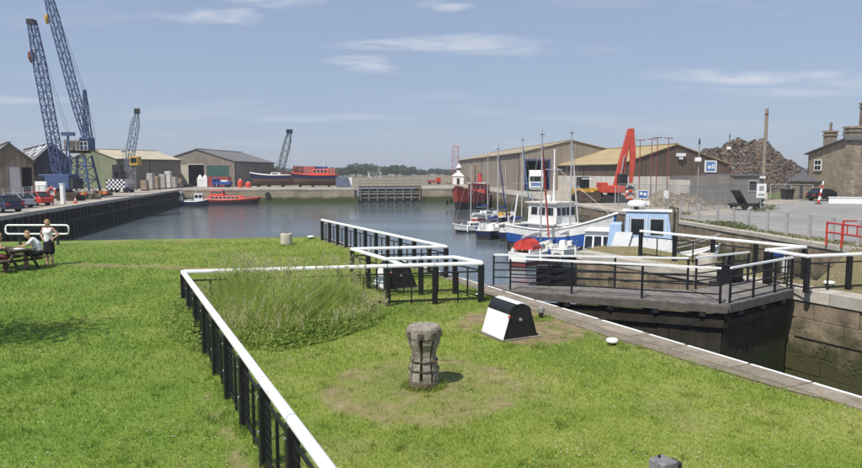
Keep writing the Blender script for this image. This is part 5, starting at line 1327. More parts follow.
MB().lathe([(1.3,0),(1.3,.3)],16,(0,0,z0-.35)).build('slew_ring', DARKSTEEL, t)
MB().box(-1.75,1.75,-1.5,1.5,z0-.04,z0+.08).build('platform', GREYT, t)
ch = MB().box(-1.5,.5,-1.2,1.2,z0+.1,z1-.25).build('machinery_house', mat('pale_tan_paint', (.42,.33,.24), .7, .25, 1), t)
cb = MB().box(.6,1.7,-1.3,.6,z0+.1,z1+.1).build('cab', CRBLUE, t, bevel=.04); MB().box(.75,1.55,-1.325,-1.302,z0+.8,z1-.15).build('window', GLASS, cb)
rl = MB()
for i in range(8): rl.bar((-1.75+i*.5,-1.5,z0),(-1.75+i*.5,-1.5,z0+1.1),.05)
rl.bar((-1.75,-1.5,z0+1.1),(1.75,-1.5,z0+1.1),.05).bar((-1.75,-1.5,z0+.6),(1.75,-1.5,z0+.6),.04).build('guard_rail', WORN_WHITE, t)
foot = L_(86,138); tip = L_(43.5,-22)
b = MB(); lattice(b, foot, tip, .6, .5, 26, .055, .028, mid=.92); b.build('jib', CRBLUE, t)
m = MB(); lattice(m, L_(88,140), L_(84.5,90), .8, .25, 9, .05, .028); m.build('a_frame_mast', CRBLUE, t)
rp = MB()
for o_ in (-.3,.3): rp.tube([L_(84.5,91)+Vector((0,o_,0)), tip+Vector((0,o_,0))],.022,4); rp.tube([L_(84.5,91)+Vector((0,o_,0)), L_(95,139)+Vector((0,o_,0))],.022,4)
hk = L_(47,18); rp.tube([L_(47,-8), hk],.02,4); rp.build('ropes', DARKSTEEL, t)
MB().lathe([(.1,.5),(.3,.3),(.32,-.1),(.2,-.6),(.05,-.8)],10,tuple(hk)).build('hook_block', YELLOW, t)
# left crane: crawler with wide lattice jib
Y1 = 84; base = D(57,199,Y1); base.z = 0; L_ = lambda px, py: D(px,py,Y1) - base
t = thing('crawler_crane', 'shorter blue lattice crawler crane left of the portal crane', 'crane', tuple(base), 0)
tracks(t, 3.2, 4.6); MB().lathe([(1.1,.9),(1.1,1.2)],14).build('slew_ring', DARKSTEEL, t)
ho = MB().box(-1.5,2.4,-1.3,1.3,1.2,3.1).build('machinery_house', CRBLUE, t, bevel=.05); MB().box(2.41,2.9,-1.2,1.2,1.2,2.6).build('counterweight', DARKSTEEL, t)
MB().box(-1.9,-.8,-1.45,-1.32,2.0,2.9).build('window', GLASS, ho)
b = MB(); lattice(b, L_(62,187), L_(32,22), 1.0, .75, 24, .06, .032, mid=1.05); b.build('jib', CRBLUE, t)
MB().cbox(tuple(L_(31.5,22)), (.8,1.0,.6)).build('jib_head', DARKSTEEL, t)
m = MB(); m.bar(L_(64,186), L_(68,132),.14); m.bar(L_(72,186), L_(68,132),.14)
for f in (.25,.5,.75): m.bar(L_(64,186).lerp(L_(68,132),f), L_(72,186).lerp(L_(68,132),f),.08)
m.build('gantry', CRBLUE, t)
MB().cbox(tuple(L_(68,134)), (1.6,.5,.45)).build('sheave_block', CRBLUE, t)
rp = MB(); hk = L_(31.5,56)
for o_ in (-.3,.3): rp.tube([L_(68,133)+Vector((0,o_,0)), L_(38,40)+Vector((0,o_,0))],.02,4)
rp.tube([L_(31,23), hk],.025,4).build('ropes', DARKSTEEL, t)
MB().lathe([(.1,.7),(.4,.4),(.42,-.2),(.25,-.7),(.05,-.9)],10,tuple(hk)).build('hook_block', RUST, t)
MB().box(-1.6,-.2,-1.9,-1.5,.0,2.2).build('white_tank', WHITE, t)
# checker crane
Y3 = 107; base = D(122,193,Y3); base.z = 0; L_ = lambda px, py: D(px,py,Y3) - base
t = thing('yard_crane', 'lattice yard crane with chequered white and navy base', 'crane', tuple(base), 0)
for sx_ in (-1.3,1.2):
    for sy_ in (-1,1): MB().tube([(sx_,sy_*1.0-.2,.45),(sx_,sy_*1.0+.2,.45)],.45,14).build('wheel', RUBBER, t)
bd = MB().box(-1.9,1.15,-1.3,1.3,.5,2.2).build('chassis', WHITE, t); checker(t, -1.9, 1.15, -1.3, .5, 2.2, 9, 5, bd)
MB().box(-1.0,.3,-.9,.9,2.2,4.6).build('machinery_house', DARKSTEEL, t)
w = L_(119,170); MB().cbox(tuple(L_(119,174)+Vector((0,-1.0,0))), (.5,.1,.7)).build('window', GLASS, t)
b = MB(); lattice(b, L_(133,192)+Vector((0,0,.3)), L_(135,160), .9, .9, 7, .05, .03); b.build('tower', mat('grey_lattice', (.22,.22,.23), .6, .2, 2), t)
cb = MB().cbox(tuple(L_(135.5,161)), (1.4,1.4,1.5)).build('cab', YELLOW, t, bevel=.05); c_ = L_(135.5,160.5); MB().cbox((c_.x,c_.y-.712,c_.z), (1.0,.02,.8)).build('window', GLASS, cb)
b = MB(); lattice(b, L_(127.5,172), L_(137,112), .7, .35, 14, .05, .026, mid=1.0); b.build('jib', mat('grey_blue_lattice', (.16,.19,.25), .6, .2, 2), t)
MB().cbox(tuple(L_(137,111)), (.7,.7,.8)).build('jib_head', DARKSTEEL, t)
rp = MB().tube([L_(137,111), L_(124,151)],.02,4).tube([L_(124,151), L_(120,170)],.03,4).bar(L_(121.5,151.5), L_(126.5,151.5),.2); rp.build('ropes', CRBLUE, t)
# far crane
Y4 = 168; base = D(281.5,185,Y4); base.z = 0; L_ = lambda px, py: D(px,py,Y4) - base
t = thing('far_crane', 'small distant lattice crane behind the laid-up boats', 'crane', tuple(base), 0)
tracks(t, 3.0, 4.2); MB().box(-1.4,2.2,-1.3,1.3,1.0,3.4).build('machinery_house', RUST, t); MB().box(-2.2,-1.4,-1.2,.2,1.0,4.4).build('cab', DARKSTEEL, t)
b = MB(); lattice(b, L_(280.5,172), L_(289.5,133), .8, .7, 11, .07, .04, mid=1.5); b.build('jib', mat('dark_green_lattice', (.07,.10,.10), .6, .2, 2), t)
MB().cbox(tuple(L_(289.5,131.5)), (1.5,1.0,1.1)).build('jib_head', NAVY, t)
MB().tube([L_(290.3,133), L_(290.3,160)],.025,4).tube([L_(289.5,132), L_(276.5,163)],.025,4).tube([L_(276.5,163), L_(279,175)],.06,4).build('ropes', DARKSTEEL, t)

# ------------------------------------------------------------ plant and vehicles on the right
Ye = 72; base = D(614,200.5,Ye); base.z = 0; L_ = lambda px, py: D(px,py,Ye) - base
t = thing('material_handler', 'red tracked material handler with tall folded boom', 'excavator', tuple(base), 0)
EXR = mat('handler_red', (.50,.07,.045), .45, .15, 2)
tracks(t, 2.4, 3.6, .8); MB().lathe([(.8,.8),(.8,1.1)],12).build('slew_ring', DARKSTEEL, t)
ub = MB().box(-1.75,.9,-1.2,1.2,1.1,1.9).build('upper_frame', EXR, t, bevel=.06)
MB().box(-1.75,-1.0,-1.15,1.15,1.9,2.25).build('counterweight', EXR, t, bevel=.05)
cb = MB().box(.2,1.1,-1.2,-.2,1.9,3.2).build('cab', DARKSTEEL, t, bevel=.05); MB().box(.3,1.0,-1.225,-1.203,2.3,3.1).build('window', GLASS, cb)
def tapered(p0, p1, w0, w1, th, m, nm):
    p0, p1 = Vector(p0), Vector(p1); d = (p1-p0).normalized(); s = Vector((d.z,0,-d.x))
    MB().hexa([p0-s*w0/2+Vector((0,-th/2,0)), p0+s*w0/2+Vector((0,-th/2,0)), p0+s*w0/2+Vector((0,th/2,0)), p0-s*w0/2+Vector((0,th/2,0)), p1-s*w1/2+Vector((0,-th/2,0)), p1+s*w1/2+Vector((0,-th/2,0)), p1+s*w1/2+Vector((0,th/2,0)), p1-s*w1/2+Vector((0,th/2,0))]).build(nm, m, t, bevel=.02)
tapered(L_(617,189), L_(622,162), .95, .75, .5, EXR, 'boom'); tapered(L_(621.8,163.5), L_(630,129.5), .8, .5, .48, EXR, 'boom_upper')
tapered(L_(631,128.5)+Vector((0,-.1,0)), L_(632.5,158)+Vector((0,-.1,0)), .55, .62, .4, EXR, 'stick'); tapered(L_(632.5,157)+Vector((0,-.1,0)), L_(630.5,183)+Vector((0,-.1,0)), .6, .3, .38, EXR, 'stick_lower')
MB().tube([L_(619,180)+Vector((0,-.4,0)), L_(623.5,155)+Vector((0,-.4,0))],.09,8).build('hydraulic_ram', GALV, t)
gb = MB()
for i in range(4): an = i*math.pi/2; c_ = L_(630,186); gb.tube([c_, c_+Vector((math.cos(an)*.5,math.sin(an)*.5,-.3)), c_+Vector((math.cos(an)*.25,math.sin(an)*.25,-.95))],[.12,.14,.04],6)
gb.build('grab', DARKSTEEL, t)
# wheel loader with dark bucket
base = D(585,200,73); base.z = 0; L_ = lambda px, py: D(px,py,73) - base
t = thing('wheel_loader', 'dark wheel loader with wide bucket beside the red handler', 'loader', tuple(base), 0)
for sx_ in (-.9,1.2):
    for sy_ in (-.8,.8):
        w = MB().tube([(sx_,sy_-.25,.65),(sx_,sy_+.25,.65)],.65,16).build('wheel', RUBBER, t); MB().tube([(sx_,sy_-.27,.65),(sx_,sy_+.27,.65)],.28,10).build('rim', YELLOW, w)
MB().box(-1.4,1.7,-.6,.6,.7,1.6).build('body', YELLOW, t, bevel=.06); cb = MB().box(-.9,.3,-.65,.65,1.6,2.85).build('cab', DARKSTEEL, t, bevel=.04)
MB().box(-.75,.15,-.68,-.652,1.8,2.7).build('window', GLASS, cb); MB().box(-.6,.5,-1.05,-.652,2.6,2.7).build('cab_visor', WHITE, cb)
MB().prism([(-1.15,-2.3,.15),(-1.15,-1.3,.1),(-1.15,-1.2,1.15),(-1.15,-1.45,1.15),(-1.15,-1.6,.5)],(2.6,0,0)).build('bucket', mat('bucket_brown', (.05,.032,.025), .7, .3, 3), t)
for x in (-.5,.6): MB().bar((x,-.5,1.3),(x,-1.4,.7),.14,.2).build('lift_arm', YELLOW, t)
# white lorry, nose on
base = D(536,192.5,113); base.z = 0
t = thing('lorry', 'white articulated lorry parked at the warehouse door', 'lorry', tuple(base), R(-8.5))
c = MB().box(-1.25,1.25,0,2.2,.45,2.9).build('cab', WHITE, t, bevel=.08); MB().hexa([(-1.2,.25,2.9),(1.2,.25,2.9),(1.2,2.1,2.9),(-1.2,2.1,2.9),(-1.05,.9,3.65),(1.05,.9,3.65),(1.05,2.1,3.7),(-1.05,2.1,3.7)]).build('roof_fairing', WHITE, c)
MB().box(-1.1,1.1,-.03,-.002,1.75,2.65).build('windscreen', GLASS, c); MB().box(-.95,.95,-.03,-.002,.95,1.55).build('grille', mat('lorry_blue_grille', (.12,.2,.38), .4, .1, 2), c); MB().box(-1.25,1.25,-.08,-.003,.35,.75).build('bumper', mat('bumper_grey', (.3,.31,.33), .5, .1, 2), c)
for s in (-1,1):
    MB().box(s*.85-.2,s*.85+.2,-.1,-.082,.5,.68).build('headlight', mat('lamp_lens', (.6,.6,.55), .15, .05, 2), c); MB().box(s*1.42-.1,s*1.42+.1,.1,.22,1.8,2.5).build('mirror', DARKSTEEL, c)
    for y in (.9,5.2,9.5,10.8): 
        w = MB().tube([(s*1.05-.15,y,.5),(s*1.05+.15,y,.5)],.5,14).build('wheel', RUBBER, t); MB().tube([(s*1.05-.17,y,.5),(s*1.05+.17,y,.5)],.25,10).build('rim', GALV, w)
MB().box(-1.25,1.25,2.9,12.4,1.1,3.75).build('trailer', WHH, t); MB().box(-.5,.5,1.0,12,.6,1.0).build('chassis', DARKSTEEL, t)

# ------------------------------------------------------------ cars
def car(label, p, rz, m, L=4.1, Wd=1.7, h=1.42):
    t = thing('parked_car', label, 'car', (p.x,p.y,0), rz)
    pr = [(-L/2,.35),(-L/2+.05,.8),(-L/2+.35,.92),(L/2-1.0,.9),(L/2-.15,.72),(L/2,.5),(L/2-.02,.3),(-L/2+.1,.28)]
    MB().prism([(x,-Wd/2,z) for x,z in pr],(0,Wd,0)).build('body', m, t, bevel=.05)
    x0, x1, x2, x3 = -L/2+.2, -L/2+.75, L/2-2.1, L/2-1.15; w0, w1 = Wd/2-.04, Wd/2-.2
    cbn = MB().hexa([(x0,-w0,.9),(x3,-w0,.9),(x3,w0,.9),(x0,w0,.9),(x1,-w1,h-.04),(x2,-w1,h-.04),(x2,w1,h-.04),(x1,w1,h-.04)]).build('greenhouse', GLASS, t, bevel=.03)
    MB().box(x1-.05,x2+.05,-w1-.02,w1+.02,h-.05,h).build('roof', m, t, bevel=.02)
    for s in (-1,1):
        pil = MB()
        for xa, xb in ((x0,x1),((x0+x3)/2-.1,(x1+x2)/2-.05),(x3,x2)): pil.bar((xa,s*(w0+.005),.9),(xb,s*(w1+.01),h-.03),.08,.05)
        pil.build('pillars', m, t)
        for xx in (-L/2+.75, L/2-.8):
            w = MB().tube([(xx,s*(Wd/2-.2),.31),(xx,s*(Wd/2+.01),.31)],.31,16).build('wheel', RUBBER, t); MB().tube([(xx,s*(Wd/2-.1),.31),(xx,s*(Wd/2+.025),.31)],.19,12).build('rim', GALV, w)
        MB().box(L/2-.12,L/2+.0,s*.6-.16,s*.6+.16,.55,.68).build('headlight', mat('lamp_lens', (.6,.6,.55), .15, .05, 2), t)
        MB().box(-L/2-.01,-L/2+.08,s*.65-.13,s*.65+.13,.6,.8).build('tail_light', RED, t)
    return t
g_ = 'cars parked along the left quay'
car('red hatchback parked behind the fence on the left quay', P(31,205.5), R(168), mat('car_red', (.50,.035,.025), .3, .05, 1, spec=.5))
car('silver car parked between the red and the dark blue ones', P(13,207.5), R(165), mat('car_silver', (.45,.48,.52), .3, .05, 1, metal=.4, spec=.5))
car('dark blue car parked at the left edge of the quay', P(-1,212), R(160), mat('car_blue', (.015,.02,.06), .3, .05, 1, spec=.5))
car('black hatchback parked in front of the stone house', D(826,199.5,76), R(5), mat('car_black', (.012,.012,.014), .25, .05, 1, spec=.5))
# ------------------------------------------------------------ smaller things on the left quay
def up_post(b, x, y, h, w=.06): b.box(x-w/2,x+w/2,y-w/2,y+w/2,0,h)
def mesh_fence(label, a, b, h, spacing, m, name='mesh_fence', wire=.22, rails=True, pw=.06, wr=.006):
    d = b-a; L = d.length; t = thing(name, label, 'fence', (a.x,a.y,0), math.atan2(d.y,d.x)); k = max(1,round(L/spacing))
    pm = mesh_of(MB().box(-pw/2,pw/2,-pw/2,pw/2,-.02,h), 'post', m)
    for i in range(k+1): inst(pm, 'post', t, (L*i/k,0,0))
    sl = L/k; w = MB()
    n_ = int(sl/wire)
    for i in range(1,n_): w.bar((sl*i/n_,0,.08),(sl*i/n_,0,h-.06),wr*2)
    for i in range(int(h/wire)+1): z = .08+i*(h-.16)/int(h/wire); w.bar((pw/2,0,z),(sl-pw/2,0,z),wr*2)
    wm_ = mesh_of(w, 'mesh_panel', GALV)
    for i in range(k): inst(wm_, 'mesh_panel', t, (sl*i/k*k,0,0))
    if rails:
        for i in range(k): MB().box(sl*i+pw/2,sl*(i+1)-pw/2,-.02,.02,h-.05,h-.01).build('top_rail', m, t)
    return t
PGREY = mat('pale_grey_post', (.42,.42,.41), .7, .15, 3)
a, b = P(-30,218), P(44,206.5)
mesh_fence('grey mesh fence in front of the parked cars', a + left_n*1.0, b + left_n*1.0, 2.0, 2.4, PGREY)
a, b = P(44,205.5), P(60,203); mesh_fence('short mesh gate between white posts by the crawler crane', a + left_n*1.0, b + left_n*.8, 2.0, 1.6, PGREY)
p = P(63.3,204); t = thing('gate_post', 'white square gate post beside the crawler crane', 'post', (p.x,p.y,0)); MB().box(-.2,.2,-.2,.2,-.02,2.1).build('shaft', WHITE, t, bevel=.03); MB().box(-.24,.24,-.24,.24,2.1,2.2).build('cap', WHITE, t)
def lifebuoy(label, p, z, rz=0, post=True, r=.38):
    t = thing('lifebuoy', label, 'lifebuoy', (p.x,p.y,0), rz)
    MB().tube([(r*math.cos(i*math.pi/10),-.12,z+r*math.sin(i*math.pi/10)) for i in range(20)],.095,8,closed=True).build('ring', ORANGE, t, smooth=True)
    for i in range(4):
        an = i*math.pi/2+math.pi/4; MB().tube([(r*math.cos(an+q)*1.0,-.12,z+r*math.sin(an+q)) for q in (-.16,0,.16)],.102,8).build('white_band', WHITE, t)
    MB().box(-.05,.05,-.02,.06,-.02,z+.2).build('post', PGREY, t); MB().box(-.42,.42,-.03,-.015,z-.42,z+.42).build('backboard', PGREY, t)
lifebuoy('red lifebuoy on the mesh fence at the left quay', P(53,205), 1.35, r=.42)
lifebuoy('red and white lifebuoy on the right-hand quay near the loader', P(629.5,208), 1.25)
# red-white quay cones
def cone(label, p, s=.6, lean=0):
    t = thing('traffic_cone', label, 'traffic cone', (p.x,p.y,0)); MB().box(-s*.3,s*.3,-s*.3,s*.3,0,.04).build('base', ORANGE, t)
    MB().lathe([(s*.22,.04),(s*.15,s*.4)],12).build('lower_cone', ORANGE, t); MB().lathe([(s*.151,s*.4),(s*.1,s*.7)],12).build('white_band', WHITE, t); MB().lathe([(s*.1,s*.7),(s*.04,s*1.1)],12).build('tip', ORANGE, t)
cone('traffic cone at the quay edge below the parked cars', P(18,208.8), .75); cone('traffic cone at the quay edge beside the portal crane', P(75.5,203.2), .7)
# red-white striped barriers under the cranes
for lab, px, py in (('red and yellow striped barrier left of the portal crane', 76, 199.5), ('red and yellow striped barrier right of the portal crane', 98, 197.5)):
    p = P(px,py); t = thing('striped_barrier', lab, 'barrier', (p.x,p.y,0), .1)
    for k in range(8): MB().prism([(-1.2+k*.3,0,.45),(-.9+k*.3,0,.45),(-.75+k*.3,0,.85),(-1.05+k*.3,0,.85)],(0,.05,0)).build('stripe', RED if k % 2 else YELLOW, t)
    for s in (-1,1): MB().box(s*.9-.05,s*.9+.05,.06,.16,-.02,.8).build('leg', DARKSTEEL, t)
# heaps of chain, timber and gear under the cranes
rs = random.Random(4)
for lab, px, py, n_, col in (('dark pile of timber baulks under the crawler crane', 74, 200.5, 9, DKT), ('dark pile of timber baulks behind the portal crane', 101, 195.5, 8, DKT), ('brown stack of old timbers by the portal crane', 88, 199, 9, GREYT)):
    p = P(px,py); t = thing('timber_pile', lab, 'timber pile', (p.x,p.y,0), rs.uniform(-.3,.3))
    for i in range(n_):
        r_ = i // 4; MB().bar((-1.3+rs.uniform(-.3,.3), (i % 4)*.42-.8, .17+r_*.34), (1.2+rs.uniform(-.3,.3), (i % 4)*.42-.8+rs.uniform(-.1,.1), .17+r_*.34), .36, .32).build('baulk', col, t)
# wrapped pallets along the quay
WRAP = [mat('pallet_grey', (.36,.34,.31), .7, .2, 2), mat('pallet_white', (.55,.54,.52), .6, .15, 2), mat('pallet_brown', (.27,.21,.155), .8, .2, 2)]
pl = [(139.5,191,1.9,2,'grey wrapped pallet stack right of the chequered crane'),(146,190,3.2,0,'tall grey wrapped pallet stack, first of the row by the quay'),(152,189.6,2.6,2,'brown wrapped pallet stack between two grey ones'),(158.5,189,3.0,0,'tall grey pallet stack third from the chequered crane'),(164.5,188.6,3.6,1,'tallest pale wrapped stack in front of the grey warehouse'),(170.5,188.2,2.4,0,'short grey stack before the warehouse corner'),(175.5,188,2.0,2,'brown stack before the cream warehouse door')]
for px, py, h, mi, lab in pl:
    p = P(px,py) + Vector((0,2.2,0)); t = thing('pallet_stack', lab, 'pallet stack', (p.x,p.y,0), rs.uniform(-.2,.2), 'pallet stacks along the quay')
    MB().box(-.6,.6,-.5,.5,.0,.14).build('pallet', DKT, t); z = .15
    while z < h-.2:
        hh = min(rs.uniform(.8,1.1), h-z); MB().box(-.6+rs.uniform(0,.06),.6-rs.uniform(0,.06),-.5,.5,z,z+hh-.03).build('load', WRAP[mi], t, bevel=.04); z += hh
# in front of the far warehouse
for px, lab in ((200.5,'white bulk bag left of the pair by the warehouse door'),(205.6,'white bulk bag right of the pair by the warehouse door')):
    p = D(px,187,146); t = thing('bulk_bag', lab, 'bulk bag', (p.x,p.y,0), 0, 'white bulk bags'); MB().hexa([(-.58,-.5,0),(.58,-.5,0),(.58,.5,0),(-.58,.5,0),(-.6,-.5,2.0),(.6,-.5,2.0),(.6,.5,2.0),(-.6,.5,2.0)]).build('bag', WHITE, t, bevel=.08)
    MB().lathe([(.55,1.96),(.48,2.3),(.28,2.55),(.15,2.75)],10).build('bag_neck', WHITE, t)
def container(label, p, L, Wd, h, m, rz=0, z=0, nm='container'):
    t = thing(nm, label, 'container', (p.x,p.y,z), rz); MB().box(-L/2,L/2,-Wd/2,Wd/2,.08,h).build('body', m, t)
    n_ = int(L/.5)
    for i in range(n_): MB().box(-L/2+.12+i*(L-.24)/n_,-L/2+.12+(i+.5)*(L-.24)/n_,-Wd/2-.05,-Wd/2-.002,.2,h-.12).build('rib', m, t)
    fr = MB()
    for x in (-L/2,L/2): fr.box(x-.07,x+.07,-Wd/2-.06,-Wd/2+.05,.0,h+.03)
    fr.build('corner_post', m, t); return t
CRED = mat('container_red', (.36,.06,.05), .7, .2, 1); FRED = mat('container_faded_red', (.42,.13,.11), .7, .15, 1)
container('red container in front of the green warehouse door', D(219,187,147), 5.0, 2.4, 2.3, CRED)
container('faded red container behind the laid-up lifeboat', D(305,186,172), 5.6, 2.4, 2.5, FRED, 0, 2.45); container('rusty red lower container under the faded red one', D(305,186,172), 5.8, 2.4, 2.4, CRED)
container('blue container raised behind the lifeboat', D(322.5,186,174), 2.8, 2.4, 1.5, BLUE, 0, 3.35); container('grey base container under the blue one', D(322.5,186,174), 2.9, 2.4, 3.25, mat('container_grey', (.2,.2,.2), .7, .2, 1))
container('red container end to the right of the blue one', D(331.5,186,172), 2.2, 2.4, 4.4, FRED)
container('blue grey skip container right of the lifeboat', D(342.5,187,144), 2.5, 2.2, 2.3, mat('container_bluegrey', (.12,.15,.22), .7, .2, 1))
container('white tank cabinet beside the blue grey skip', D(350,187,144.5), .9, .9, 2.2, WHITE)
container('long low red stack left of the faded red containers', D(286,186,170), 4.6, 2.4, 3.0, CRED, .1)
# blue van, red drums
p = D(222.5,187.2,143.5); t = thing('flatbed_truck', 'blue flatbed truck in front of the red container', 'truck', (p.x,p.y,0), R(178))
MB().box(.9,2.0,-.9,.9,.4,2.0).build('cab', BLUE, t, bevel=.08); MB().box(1.1,1.7,-.925,-.903,1.2,1.8).box(1.1,1.7,.903,.925,1.2,1.8).build('window', GLASS, t); MB().box(-2.0,.8,-.95,.95,.6,1.25).build('bed', BLUE, t); MB().box(-1.3,.1,-.7,.7,1.25,1.6).build('load', WHITE, t)
for x in (-1.2,1.4):
    for s in (-.8,.8): MB().tube([(x,s-.12,.38),(x,s+.12,.38)],.38,12).build('wheel', RUBBER, t)
def tank(label, p, r, h, m):
    t = thing('storage_tank', label, 'tank', (p.x,p.y,0)); MB().lathe([(r,0),(r,h*.65),(r*.85,h*.8),(r*.35,h*.88)],16).build('drum', m, t); MB().lathe([(r*.3,h*.88),(r*.3,h)],12).build('neck', WORN_WHITE, t); MB().lathe([(r*1.04,h*.33),(r*1.04,h*.38)],16).build('hoop', m, t)
tank('red conical tank right of the grey warehouse', D(240.5,187.5,142), .6, 1.9, ORANGE); tank('red drum tank beside the far wall steps', D(248.5,188,141), .65, 1.35, ORANGE)
# tyre hanging on far wall
p = lerp(lq_far, n0, .48); t = thing('tyre_fender', 'black tyre hanging on the far quay wall', 'tyre', (p.x,p.y,-1.2), math.atan2(fd.y,fd.x))
MB().tube([(.42*math.cos(i*math.pi/8),-.22,.42*math.sin(i*math.pi/8)) for i in range(16)],.15,8,closed=True).build('tyre', RUBBER, t); MB().tube([(0,-.1,.45),(0,.2,1.3)],.02,4).build('rope', DKT, t)
# rusty crane-like winch and clutter by warehouse doors
p = D(189,187,147); t = thing('hand_truck', 'dark trolley standing before the open warehouse door', 'trolley', (p.x,p.y,0)); MB().box(-1.0,1.0,-.5,.5,.35,.5).build('bed', DARKSTEEL, t); MB().bar((-1,0,.5),(-1.2,0,1.5),.08).build('handle', DARKSTEEL, t)
for x in (-.7,.7):
    for s in (-.4,.4): MB().tube([(x,s-.06,.17),(x,s+.06,.17)],.17,10).build('wheel', RUBBER, t)

# ------------------------------------------------------------ far shore: lighthouse, mast, trees
p = D(458,186,178); t = thing('lighthouse', 'small white lighthouse with lantern beyond the red ship', 'lighthouse', (p.x,p.y,0))
MB().box(-1.5,1.5,-1.3,1.3,0,2.3).build('base_building', WHITE, t); MB().hexa([(-1.7,-1.5,2.3),(1.7,-1.5,2.3),(1.7,1.5,2.3),(-1.7,1.5,2.3),(-.6,-.5,3.2),(.6,-.5,3.2),(.6,.5,3.2),(-.6,.5,3.2)]).build('base_roof', WORN_WHITE, t)
ln = MB().lathe([(.6,3.2),(.58,4.6)],8,(.25,0,0)).build('lantern', WHITE, t); MB().lathe([(.8,4.6),(.0,5.8)],8,(.25,0,0),caps=False).build('lantern_roof', WHITE, ln); MB().lathe([(.605,3.9),(.6,4.3)],8,(.25,0,0)).build('lantern_glass', GLASS, ln)
MB().box(-.4,.4,-1.33,-1.302,0,1.7).build('door', DARKSTEEL, t)
p = D(455.5,184,200); t = thing('radio_mast', 'red and white lattice mast beyond the lighthouse', 'mast', (p.x,p.y,0)); hM = D(455,146,200).z; nsec = 7
for i in range(nsec):
    b = MB(); lattice(b, (0,0,hM*i/nsec), (0,0,hM*(i+1)/nsec), lerp(2.2,1.7,i/nsec), lerp(2.2,1.7,(i+1)/nsec), 1, .06, .035); b.build('mast_section', RED if i % 2 == 0 else mat('mast_faded', (.42,.2,.18), .7, .1, 2), t)
p = D(434,186,178); t = thing('parked_truck', 'small red truck on the far quay right of the dock gate', 'truck', (p.x,p.y,0)); MB().box(-1.9,.6,-.9,.9,.5,1.1).build('bed', CRED, t); MB().box(.65,1.9,-.9,.9,.4,1.9).build('cab', RED, t, bevel=.06)
for x in (-1.2,1.2): MB().tube([(x,-.95,.38),(x,.95,.38)],.38,12).build('wheels', RUBBER, t)
# trees on the far bank: trunk, limbs and a crown of leaf clumps
FOL = [mat('far_foliage_dark', (.050,.075,.035), .9, .45, .35, trans=.2), mat('far_foliage', (.070,.095,.042), .9, .4, .35, trans=.2)]
BARK = mat('tree_bark', (.07,.055,.04), .95, .3, 3)
def crown_mesh(seed, m):
    r = np.random.default_rng(seed); cl_ = []
    for i in range(11): cl_.append((r.normal(0,.5), r.normal(0,.45), .42+abs(r.normal(0,.24)), r.uniform(.26,.48)))
    pts = []
    for cx, cy, cz, cr in cl_:
        n_ = 95; d = r.normal(size=(n_,3)); d /= np.linalg.norm(d,axis=1)[:,None]; rad = cr*r.uniform(.7,1.05,n_)[:,None]
        q = d*rad*[1,1,.75] + [cx,cy,cz]; pts.append(q)
    q = np.concatenate(pts,0); q = q[q[:,2] > .03]
    v = leaves(q[:,0],q[:,1],q[:,2],r.uniform(.06,.13,len(q)),seed)
    o = tri_mesh('crown', v, m); me = o.data; bpy.data.objects.remove(o); return me
CROWNS = [crown_mesh(100+i, FOL[i % 2]) for i in range(5)]
def trunk_mesh():
    b = MB(); b.tube([(0,0,-.02),(.01,0,.3),(-.02,.02,.7)],[.05,.038,.015],7)
    for i in range(5): an = i*1.26; b.tube([(0,0,.28+.05*i),(.18*math.cos(an),.18*math.sin(an),.5+.05*i),(.32*math.cos(an),.32*math.sin(an),.75)],[.02,.013,.005],5)
    return mesh_of(b, 'trunk', BARK)
TRK = trunk_mesh()
tl = [(250,8,470,9,13),(258,7,480,8,12),(266,8,470,9,11),(275,8,500,10,11),(284,6,490,8,10),(296,7,480,9,11),(303,8,500,10,12),(312,8,480,10,12),(322,7,500,9,11),
      (343,9,430,9,10),(349,10,420,10,11),(356,11,430,11,12),(364,10,440,11,12),(372,12,420,12,12),(380,10,430,11,11),(387,8,440,10,10),(396,9,450,11,11),(404,9,440,10,10),(411,8,450,9,10),
      (420,6,520,9,12),(429,6,540,9,13),(438,6,530,9,13),(447,5,540,9,13),(456,6,530,9,13),(464,5,540,9,13),(240,8,470,10,12),(330,7,470,9,11),(336,6,470,8,10)]
lefts = sorted(tl)
for i, (px, hpx, Y, rx, ry) in enumerate(lefts):
    k = Y/640; p = D(px, 178, Y); top = D(px, 177-hpx-2.5, Y).z
    kind = 'tallest round tree' if hpx >= 12 else ('round tree' if hpx >= 9 else ('bushy tree' if hpx >= 7 else 'low tree'))
    where = 'behind the grey warehouse' if px < 253 else 'above the laid-up blue boat' if px < 290 else 'above the red containers' if px < 334 else 'on the far bank left of the dock gate' if px < 360 else 'on the far bank above the dock gate' if px < 416 else 'on the far shore left of the lattice mast'
    same = [q for q in lefts if ('a' if q[0] < 253 else 'b' if q[0] < 290 else 'c' if q[0] < 334 else 'd' if q[0] < 360 else 'e' if q[0] < 416 else 'f') == ('a' if px < 253 else 'b' if px < 290 else 'c' if px < 334 else 'd' if px < 360 else 'e' if px < 416 else 'f')]
    ordn = ['first','second','third','fourth','fifth','sixth','seventh','eighth','ninth','tenth'][same.index((px,hpx,Y,rx,ry))]
    t = thing('far_tree', f'{kind} {where}, {ordn} from the left there', 'tree', (p.x,p.y,0), i*1.3, 'trees on the far shore')
    inst(TRK, 'trunk', t, (0,0,0), (0,0,0), (top*.9,top*.9,top*.9)); inst(CROWNS[i % 5], 'crown', t, (0,0,0), (0,0,0), (rx*k*1.25, rx*k*1.1, top*.86))
